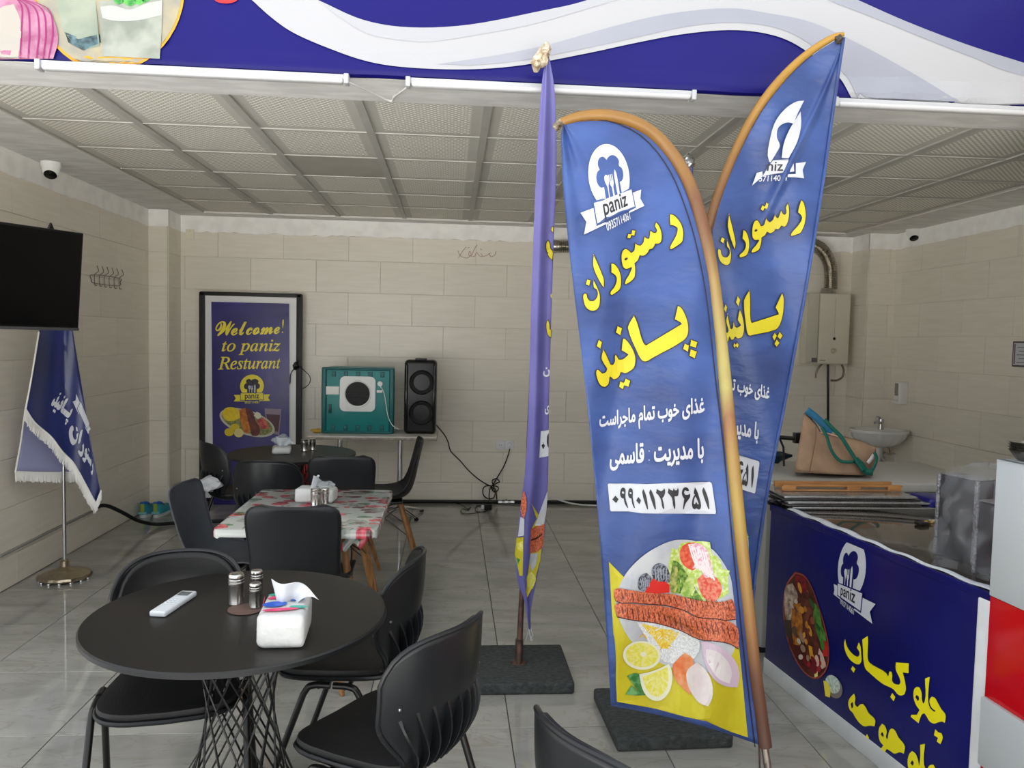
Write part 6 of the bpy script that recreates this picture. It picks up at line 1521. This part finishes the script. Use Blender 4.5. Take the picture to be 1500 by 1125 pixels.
# chest freezer with the bag
FRZ = M('freezer_white', (166, 164, 158), .35)
fz = thing('chest_freezer', 'white chest freezer behind the counter, tan bag on its lid', 'freezer', (2.25, 4.22, 0))
MB().rbox((-.63, -.36, .02), (.63, .36, .84), .012).build('body', FRZ, fz)
MB().rbox((-.635, -.365, .845), (.635, .365, .895), .01).build('lid', FRZ, fz)
MB().rbox((-.63, -.36, .0), (.63, .36, .03), .004).build('plinth', RUBB, fz)
MB().rbox((-.60, -.378, .60), (-.52, -.36, .66), .004).build('lock', M('lock_grey', (120, 120, 120), .4), fz)
BZ = .897; BY = 4.06
zG = lambda x, y: (1100 + x / 5.769, 560 + y / 5.769)
def SG(x, y, off=0): return py(*zG(x, y), BY - off)
CAN = M('tan_canvas', (158, 130, 104), .85, col2=(140, 112, 90), vs=8, bump=.25, bs=60); GRN = M('green_webbing', (14, 92, 78), .6, bump=.3, bs=200); BLU = M('teal_blue_lining', (38, 104, 140), .6)
bag = thing('canvas_bag', 'tan canvas bag with green straps on the freezer', 'bag', tuple(py(*zG(680, 815), BY)[:2]) + (BZ,))
base_off = BZ + .005 - SG(700, 818)[2]
bo = np.array((0, 0, base_off))
prof_l = interp_path([(370, 790), (405, 690), (425, 560), (440, 430), (447, 300)], 4)
def bagfn(side):
    top = [(447, 300), (480, 310), (555, 400), (600, 465), (690, 478), (800, 500), (950, 540), (1010, 570), (1058, 590)]
    bot = [(370, 790), (450, 796), (560, 804), (660, 812), (760, 816), (860, 818), (940, 820), (1000, 800), (1040, 760)]
    tp_, bt = interp_path(top, 4), interp_path(bot, 4)
    def f(u, v):
        p_ = bt(u) * (1 - v) + tp_(u) * v
        bulge = .085 * math.sin(math.pi * min(1, .08 + u * .9)) ** .6 * (1 - v) ** .45 + .008
        d_ = side * bulge + .006 * math.sin(u * 17 + v * 9)
        return SG(p_[0], p_[1], d_) + bo
    return f
mb = MB(); mb.grid(bagfn(1), 30, 16); keep(mb.build('front_panel', CAN, None, solid=.003), bag)
mb = MB(); mb.grid(bagfn(-1), 30, 16); keep(mb.build('back_panel', CAN, None, solid=.003), bag)
bt_ = [(SG(x, y, .08) + bo) for x, y in ((370, 792), (560, 806), (760, 818), (940, 822), (1040, 762))]; bb = [(SG(x, y, -.08) + bo) for x, y in ((370, 792), (560, 806), (760, 818), (940, 822), (1040, 762))]
keep(MB().add(bt_ + bb, [(i, i + 1, i + 6, i + 5) for i in range(4)]).build('bottom_panel', CAN, None, solid=.003), bag)
def strap(name, pts, w, mat, off):
    P3 = [SG(x, y, off) + bo for x, y in catmull(pts, 6)]; vs = []
    for i, p_ in enumerate(P3):
        t_ = P3[min(i + 1, len(P3) - 1)] - P3[max(i - 1, 0)]; t_ /= np.linalg.norm(t_) + 1e-9; n_ = np.array((t_[2], 0, -t_[0])); vs += [p_ + n_ * w, p_ - n_ * w]
    o_ = MB().add(vs, [(2 * i, 2 * i + 2, 2 * i + 3, 2 * i + 1) for i in range(len(P3) - 1)]).build(name, mat, None, solid=.003); return keep(o_, bag)
strap('strap', [(600, 420), (640, 500), (665, 580), (700, 650), (760, 705), (850, 712), (880, 700)], .008, GRN, .10)
strap('strap', [(620, 352), (680, 420), (760, 500), (830, 610), (890, 700), (950, 790)], .010, GRN, .107)
strap('strap_end', [(880, 690), (930, 740), (970, 790), (1030, 800)], .018, GRN, .10)
strap('strap', [(1040, 630), (1060, 680), (1040, 750), (1010, 800)], .008, GRN, .09)
strap('top_band', [(470, 275), (530, 320), (590, 375), (640, 430), (680, 465)], .019, BLU, .025)
strap('zip_seam', [(555, 462), (640, 470), (740, 498)], .004, M('zip_pale', (206, 170, 150), .6), .03)
strap('side_seam', [(548, 400), (545, 520), (520, 660), (495, 795)], .0018, M('seam_brown', (120, 92, 72), .8), .092)
strap('mesh_patch', [(985, 720), (1010, 690), (1040, 650)], .010, M('grey_patch', (190, 186, 184), .7), .08)
# the dark tool and wrapped bundle beyond the bag
tl_ = thing('black_tool', 'black metal bar tool lying on the freezer beside the bag', 'tool', tuple(py(*zG(320, 560), 4.3)[:2]) + (BZ,))
keep(MB().tube([py(*zG(180, 460), 4.3), py(*zG(400, 478), 4.3)], .012, 8).build('bar', BTUBE, None), tl_); keep(MB().rbox((-.03, -.02, -.03), (.03, .02, .03), .004).build('head', BTUBE, None, loc=py(*zG(405, 470), 4.3)), tl_)
keep(MB().tube([py(*zG(245, 480), 4.3), py(*zG(275, 550), 4.3), py(*zG(285, 560), 4.3)[:2].tolist() + [BZ + .01]], .006, 6).build('leg', BTUBE, None), tl_)
q = py(*zG(310, 610), 4.3); bd = crumple('wrapped_bundle', (q[0] - .03, 4.42, BZ + .05), .062, M('dark_teal_wrap', (20, 44, 54), .2, var=.5, vs=30), None, 77, (1.9, 1.0, .75)); tag(bd, 'dark teal bundle in shiny wrap on the freezer', 'bundle')

# counter with printed front
CZ_ = .83; CP0 = np.array((1.55, 3.62)); ce = np.array((.121, -.9926)); ci = np.array((.9926, .121)); CL = 1.33; CD = .80
cang = math.atan2(ce[1], ce[0])
ct = thing('serving_counter', 'serving counter wrapped in blue printed vinyl with a dark glossy top', 'counter', (CP0[0], CP0[1], 0), cang)
CVN = M('counter_navy_vinyl', (8, 10, 74), .28, col2=(12, 16, 96), vs=1.5, bump=.25, bs=8); WPL = M('white_wrap_plastic', (220, 222, 224), .25, var=.06, bump=.4, bs=14)
MB().box((.004, .004, 0), (CL, CD, CZ_ - .03)).build('carcass', WPL, ct, smooth=False)
MB().rbox((0, -.004, .075), (CL - .03, .006, CZ_ - .028), .003).build('front_vinyl', CVN, ct)
MB().rbox((-.004, -.008, .0), (CL, .004, .078), .003).build('kick_board', M('kick_plastic', (196, 198, 198), .35, var=.08, vs=8), ct)
MB().rbox((CL - .05, -.010, 0), (CL + .012, .05, CZ_ - .02), .012).build('end_wrap', WPL, ct)
MB().rbox((-.004, -.002, CZ_ - .03), (CL + .008, CD, CZ_), .002).build('worktop', M('dark_granite', (52, 46, 40), .06, var=.25, vs=90, spec=.6), ct)
MB().rbox((-.006, -.007, CZ_ - .030), (CL + .01, .006, CZ_ + .001), .002).build('front_edge', CVN, ct)
def film(u, v): return (.12 + (CL - .12) * u, .006 + (.02 + .03 * (.5 + .5 * math.sin(u * 7))) * v, CZ_ + .003 + .006 * math.sin(v * math.pi) + .003 * math.sin(u * 40))
MB().grid(film, 50, 5).build('edge_film', M('milky_film', (206, 210, 214), .2, alpha=.8, bump=.5, bs=20), ct, solid=.001)
crumple('curled_corner', (CP0[0] + .03, CP0[1] + .0, CZ_ + .012), .05, M('black_film', (16, 16, 22), .12), ct, 15, (1.2, 1, .5))
SCn = plane_map((CP0[0] - ci[0] * .006, CP0[1] - ci[1] * .006, 0), (-ci[0], -ci[1], 0))
CYL = M('counter_yellow_print', (238, 226, 20), .35)
t5 = lambda pts: [(1100 + x / 5, 900 + y / 5) for x, y in pts]
for loops in (
    [[(690, 180), (683, 215), (690, 265), (710, 310), (740, 345), (775, 365), (795, 365), (808, 345), (808, 290), (800, 225), (790, 205), (775, 245), (795, 275), (795, 300), (780, 312), (750, 295), (715, 255), (697, 215)], [(745, 378), (765, 400), (752, 428), (732, 400)]],
    [[(855, 158), (858, 200), (855, 260), (858, 335), (870, 355), (990, 430), (1005, 455), (1014, 418), (1030, 420), (1035, 450), (1035, 490), (1055, 510), (1085, 515), (1095, 500), (1090, 470), (1060, 400), (1062, 352), (1155, 358), (1155, 430), (1112, 425), (1130, 500), (1135, 550), (1125, 585), (1100, 595), (1075, 585), (1045, 550), (1010, 530), (975, 515), (870, 430), (840, 400), (825, 340), (820, 250), (815, 185)], [(1035, 575), (1058, 605), (1045, 636), (1020, 605)]],
    [[(1310, 457), (1300, 560), (1300, 650), (1315, 690), (1345, 715), (1352, 705), (1330, 690), (1310, 655), (1310, 620), (1325, 602), (1345, 610), (1370, 650), (1395, 695), (1425, 735), (1420, 795), (1400, 785), (1375, 790), (1340, 800), (1310, 785), (1285, 745), (1272, 725), (1255, 730), (1240, 760), (1228, 798), (1170, 750), (1175, 735), (1215, 735), (1235, 700), (1210, 665), (1195, 625), (1190, 590), (1198, 545), (1215, 530), (1235, 535), (1250, 575), (1252, 625), (1262, 655), (1272, 640), (1275, 470)], [(1205, 605), (1212, 590), (1228, 600), (1230, 625), (1220, 635)], [(1350, 840), (1372, 862), (1395, 870), (1405, 900), (1388, 952), (1360, 930), (1370, 905), (1340, 885)]],
    [[(755, 580), (765, 610), (762, 660), (780, 680), (800, 660), (820, 655), (840, 680), (860, 720), (910, 775), (905, 820), (870, 815), (830, 820), (800, 800), (765, 755), (745, 720), (725, 700), (713, 655), (720, 620)], [(730, 655), (745, 640), (748, 680), (738, 690)], [(850, 875), (865, 905), (852, 930), (835, 905)]],
    [[(960, 800), (980, 815), (995, 860), (990, 900), (1000, 915), (1015, 850), (1030, 835), (1050, 845), (1080, 900), (1127, 965), (1120, 1020), (1090, 1010), (1050, 1020), (1020, 1000), (995, 985), (980, 1010), (962, 1048), (905, 990), (910, 980), (950, 985), (970, 960), (945, 930), (935, 880), (940, 830)], [(950, 880), (960, 860), (972, 880), (968, 900)], [(1060, 1075), (1078, 1105), (1060, 1135), (1038, 1100)]],
    [[(1275, 948), (1268, 1100), (1285, 1140), (1310, 1105), (1335, 1100), (1360, 1140), (1400, 1200), (1395, 1260), (1330, 1270), (1280, 1230), (1250, 1190), (1215, 1280), (1150, 1230), (1195, 1210), (1165, 1160), (1148, 1100), (1158, 1025), (1180, 1000), (1205, 1020), (1222, 1060), (1232, 1110), (1240, 1050), (1240, 955)], [(1168, 1090), (1180, 1068), (1192, 1085), (1186, 1110)]]):
    decal('lettering_print', [smooth_loop(t5(l), 50, 4) for l in loops], SCn, CYL, ct, .001)
hcn = homog([(0, 1), (1, 0), (-1.36, -1.02), (1.36, -1.02)], [(1245.4, 790.6), (1268, 838), (1222.5, 864), (1274, 896)])
logo(SCn, ct, .001, hcn, CVN, FWHT)
pc2 = lambda n, c, c2=None, vs=40: M('counter_' + n, c, .4, col2=c2, vs=vs)
t24 = lambda pts: [(1080 + x / 2.419, 660 + y / 2.419) for x, y in pts]
dc = lambda name, pts, mat, o, sm=True: decal(name, [smooth_loop(t24(pts), 60, 3) if sm else np.array(t24(pts))], SCn, mat, ct, o)
plat = [(205, 430), (235, 440), (260, 475), (285, 540), (310, 620), (325, 700), (322, 760), (300, 800), (275, 810), (240, 790), (205, 740), (180, 680), (165, 610), (162, 540), (175, 470)]
dc('platter_print', plat, pc2('platter_rim', (150, 70, 48)), .001)
ctr = np.mean(plat, 0); dc('platter_print', [(ctr[0] + (x - ctr[0]) * .95, ctr[1] + (y - ctr[1]) * .965) for x, y in plat], pc2('platter_dark', (58, 24, 18), (96, 46, 30)), .002)
dc('salad_print', [(205, 440), (240, 450), (250, 500), (225, 510), (210, 480)], pc2('red', (140, 24, 34), (90, 20, 28)), .003)
dc('bread_print', [(175, 480), (195, 470), (215, 520), (200, 545), (190, 600), (172, 600), (166, 540)], pc2('bread', (196, 176, 156), (110, 90, 76)), .003)
dc('aubergine_print', [(165, 600), (185, 600), (195, 640), (185, 670), (172, 650)], pc2('aubergine', (60, 50, 40)), .0035)
dc('kebab_print', [(195, 545), (225, 540), (232, 640), (222, 690), (200, 690), (192, 620)], pc2('chicken', (190, 124, 36), (130, 64, 30)), .0035)
dc('kebab_print', [(225, 520), (265, 540), (290, 700), (280, 740), (245, 700), (235, 620)], pc2('meat', (108, 52, 36), (70, 32, 24)), .003)
dc('herb_print', [(268, 540), (280, 545), (300, 620), (315, 670), (298, 690), (280, 640), (270, 590)], pc2('herb', (46, 96, 34), (90, 140, 60)), .0035)
dc('salad_print', [(295, 670), (315, 680), (322, 730), (305, 730)], pc2('tomato', (176, 36, 36)), .004)
dc('onion_print', [(290, 700), (302, 720), (315, 765), (300, 775), (285, 745)], pc2('onion', (196, 166, 150)), .004)
dc('onion_print', [(270, 750), (285, 755), (285, 800), (274, 805)], pc2('egg', (222, 204, 120)), .0045)
dc('pepper_print', [(252, 690), (265, 695), (270, 735), (258, 738)], pc2('pepper', (206, 150, 40)), .0045)
dc('meat_print', [(180, 680), (230, 700), (260, 770), (240, 780), (200, 720)], pc2('meat2', (90, 30, 26), (60, 24, 20)), .0035)
rp = random.Random(3)
pin = np.array([(ctr[0] + (x - ctr[0]) * .86, ctr[1] + (y - ctr[1]) * .88) for x, y in plat])
pal = {0: ((150, 120, 96), (86, 70, 58), (190, 176, 160)), 1: ((176, 112, 36), (200, 140, 50), (120, 60, 30)), 2: ((112, 58, 40), (86, 40, 30), (134, 74, 50)), 3: ((60, 116, 44), (96, 140, 60), (40, 84, 30)), 4: ((150, 30, 34), (110, 24, 30), (206, 170, 150))}
for k in range(90):
    x, y = rp.uniform(165, 322), rp.uniform(435, 805)
    if not winding([pin], np.array([[x, y]]), True)[0]: continue
    u = (x - 160 - (y - 430) * .22) / 110
    zone = 4 if y < 480 or y > 740 else min(3, max(0, int(u * 4.2)))
    c_ = rp.choice(pal[zone]); dc('morsel_print', ell(x, y, rp.uniform(4, 9), rp.uniform(9, 22), rp.uniform(-30, 10), 9), pc2('morsel_%d_%d_%d' % c_, c_), .005 + k * .00003, False)
dc('bowl_print', ell(342, 838, 28, 42, -25), pc2('bowl', (120, 110, 104)), .001); dc('bowl_print', ell(338, 828, 24, 34, -25), pc2('sauce', (206, 214, 208), (150, 170, 150), 90), .002)
dc('lemon_print', [(305, 815), (318, 820), (330, 850), (328, 875), (312, 870)], pc2('lemon', (226, 208, 60)), .003)
# sheets stacked at the far end of the counter
SIL = M('silver_sheet', (170, 172, 174), .25, .8, var=.15, vs=30, stretch=(6, 1, 1)); DSH = M('dark_sheet', (50, 46, 44), .25, var=.4, vs=20)
sheets = ((1.60, .70, SIL, 'lowest silver edged sheet of the stack at the far counter end'), (1.575, .66, DSH, 'lower dark sheet of the stack at the far counter end'), (1.59, .72, SIL, 'middle silver sheet of the stack at the far counter end'), (1.57, .69, DSH, 'upper dark sheet of the stack at the far counter end'), (1.585, .66, SIL, 'uppermost silver sheet of the stack at the far counter end'))
zz = CZ_ + .002
for k, (x0, w, m_, lb) in enumerate(sheets):
    hgt = .010 if m_ is SIL else .006
    y0_ = 3.50 + (.012 * k if k < 3 else .035 + .006 * k)
    o_ = MB().rbox((x0, y0_, zz), (x0 + w, y0_ + .24, zz + hgt), .002).build('sheet_panel', m_, None); tag(o_, lb, 'panel', 'stacked sheets on the counter'); zz += hgt + .002
wf_ = thing('wooden_frame', 'slim wooden frame lying on the sheet stack before the freezer', 'frame', (1.93, 3.735, zz + .001))
WDF = M('pine_frame', (176, 124, 70), .6, col2=(150, 100, 56), vs=6, stretch=(1, 8, 8))
MB().rbox((-.30, -.055, .022), (.31, -.035, .030), .002).build('top_rail', WDF, wf_); MB().rbox((-.30, -.055, 0), (.31, -.035, .006), .002).build('bottom_rail', WDF, wf_)
for x in (-.27, .06, .27): MB().rbox((x - .035, -.055, .004), (x + .035, -.03, .024), .002).build('block', WDF, wf_)
MB().rbox((-.30, .04, 0), (.31, .06, .030), .002).build('back_rail', WDF, wf_)
nv_ = MB().rbox((2.28, 3.52, CZ_ + .002), (2.55, 3.70, CZ_ + .05), .015).build('navy_folder', M('navy_folder', (22, 20, 100), .35), None); tag(nv_, 'navy folded cover beside the sheet stack', 'cover')
# keys and phone
q = pz(1352, 769, CZ_); ky = thing('car_key', 'black car key with a gold ring on the dark counter top', 'key', tuple(q[:2]) + (CZ_ + .001,), .3)
MB().rbox((-.035, -.018, 0), (.02, .018, .014), .006).build('fob', BTUBE, ky); MB().rbox((.02, -.004, .003), (.06, .004, .007), .001).build('blade', M('brass', (190, 156, 80), .25, 1.0), ky)
MB().tube([(.045 + .018 * math.cos(t_), .022 + .018 * math.sin(t_), .004) for t_ in np.linspace(0, 6.283, 20, endpoint=False)], .002, 6, closed=True).build('ring', M('brass', (190, 156, 80)), ky)
q = pz(1373, 765, CZ_); tr_ = thing('trinket', 'small pale patterned tag next to the car key', 'tag', tuple(q[:2]) + (CZ_ + .001,), .2)
MB().rbox((-.022, -.03, 0), (.022, .03, .006), .003).build('plate', M('pale_tag', (206, 200, 176), .3, col2=(90, 80, 60), vs=140), tr_); MB().tube([(-.03 - .01 * math.cos(t_), .0 + .01 * math.sin(t_), .003) for t_ in np.linspace(0, 6.283, 16, endpoint=False)], .0015, 6, closed=True).build('loop', M('brass', (190, 156, 80)), tr_)
# hammered steel boxes under clear film
HAM = M('hammered_steel', (150, 150, 154), .3, .9, bump=1.0, bs=140); HAMP = M('grey_steel_panel', (70, 68, 72), .4, .6, var=.12, vs=12)
def sbox(p, w, d_, h_, rz, label):
    t = thing('steel_box', label, 'box', (p[0], p[1], CZ_ + .002), rz, 'steel boxes on the counter')
    MB().rbox((-w / 2, -d_ / 2, 0), (w / 2, d_ / 2, h_), .008).build('body', HAMP, t)
    for sx in (-1, 1):
        for sy in (-1, 1): MB().rbox((sx * w / 2 - .007, sy * d_ / 2 - .007, 0), (sx * w / 2 + .007, sy * d_ / 2 + .007, h_), .004).build('hammered_edge', HAM, t)
    MB().rbox((w / 2 - .001, -d_ / 2, .004), (w / 2 + .003, d_ / 2, h_ - .004), .001).build('hammered_panel', HAM, t)
    MB().rbox((-w / 2, -d_ / 2, h_), (w / 2, d_ / 2, h_ + .004), .002).build('lid', HAM, t)
q = pz(1400, 828, CZ_); sbox((q[0] + .08, q[1] + .08), .085, .16, .30, .25, 'taller steel box under clear film, farther from the red cabinet')
q = pz(1440, 845, CZ_); sbox((q[0] + .055, q[1] - .03), .085, .16, .25, .25, 'shorter steel box under clear film, nearer the red cabinet')
q = pz(1418, 838, CZ_)
def filmfn(u, v):
    A = 2 * math.pi * u; k = math.sin(math.pi * min(1, v * 1.0) / 2)
    rr = .135 * (1 - .25 * v) * (1 + .13 * math.sin(5 * A + 9 * v) + .06 * math.sin(11 * A - 14 * v) + (.32 * math.exp(-((A - 3.35) / .35) ** 2) * math.exp(-((v - .72) / .2) ** 2)))
    if v > .8: rr *= math.sqrt(max(0, 1 - ((v - .8) / .2) ** 2)) * .98 + .02
    return (q[0] + .085 + rr * math.cos(A) * 1.05, q[1] + .045 + rr * math.sin(A) * 1.25, CZ_ + .004 + .36 * (v if v < .8 else .8 + .2 * math.sin((v - .8) / .2 * math.pi / 2)) + .010 * math.sin(A * 4 + 2) * v)
fm = MB().grid(filmfn, 60, 30).build('plastic_cover', M('clear_cover_film', (150, 154, 158), .05, alpha=.16, bump=1.0, bs=14, spec=1.0, coat=1.0)); tag(fm, 'clear plastic bag pulled over the two steel boxes', 'bag')
# red and white cabinet at the edge of the picture
CBX, CBY = 1.685, 2.27
cb = thing('display_cabinet', 'red and white cabinet at the right edge next to the counter', 'cabinet', (CBX, CBY, 0), 0)
cz0, cz1 = 1.262, .835
REDP = M('cabinet_red_gloss', (190, 8, 22), .12); WHG = M('cabinet_white', (186, 192, 194), .3)
e2 = Matrix.Rotation(math.radians(2), 4, 'Z')
MB().rbox((.01, -1.0, 0), (.62, 0, cz0 - .01), .004, 2, e2).build('carcass', REDP, cb)
MB().rbox((-.006, -1.0, cz1), (.012, .0, cz0), .003, 2, e2).build('white_panel', WHG, cb)
MB().rbox((-.006, -1.002, cz0 - .014), (.63, .002, cz0), .003, 2, e2).build('top_board', WHG, cb)
MB().rbox((-.002, -1.0, .02), (.012, .0, cz1 - .002), .002, 2, e2).build('red_panel', REDP, cb)
MB().rbox((-.018, -.95, .30), (.0, -.005, .515), .003, 2, e2).build('shelf_box', WHG, cb)
mo = thing('tart_tin_stack', '', '', (0, 0, 0))
bpy.data.objects.remove(mo)
TIN = M('tin_metal', (120, 116, 110), .3, .9, var=.2, vs=20)
q = pz(1500, 667, cz0 + .002); q = (CBX + .064, CBY - .045)
for k in range(4):
    m_ = MB().lathe([(.030, 0), (.034, .003), (.052, .03), (.056, .031), (.050, .029), (.032, .005), (0, .004)], 48, cap=False, mod=lambda a_, z: 1 + .06 * math.cos(a_ * 14) * min(1, z / .02))
    o_ = m_.build('tart_tin', TIN, None); o_.location = (q[0], q[1], cz0 + .002 + k * .0085); o_.rotation_euler = (0, 0, k * .3)
    tag(o_, ('lowest', 'second lowest', 'second highest', 'topmost')[k] + ' fluted tart tin of the nest on the red and white cabinet', 'tin', 'fluted tart tins')
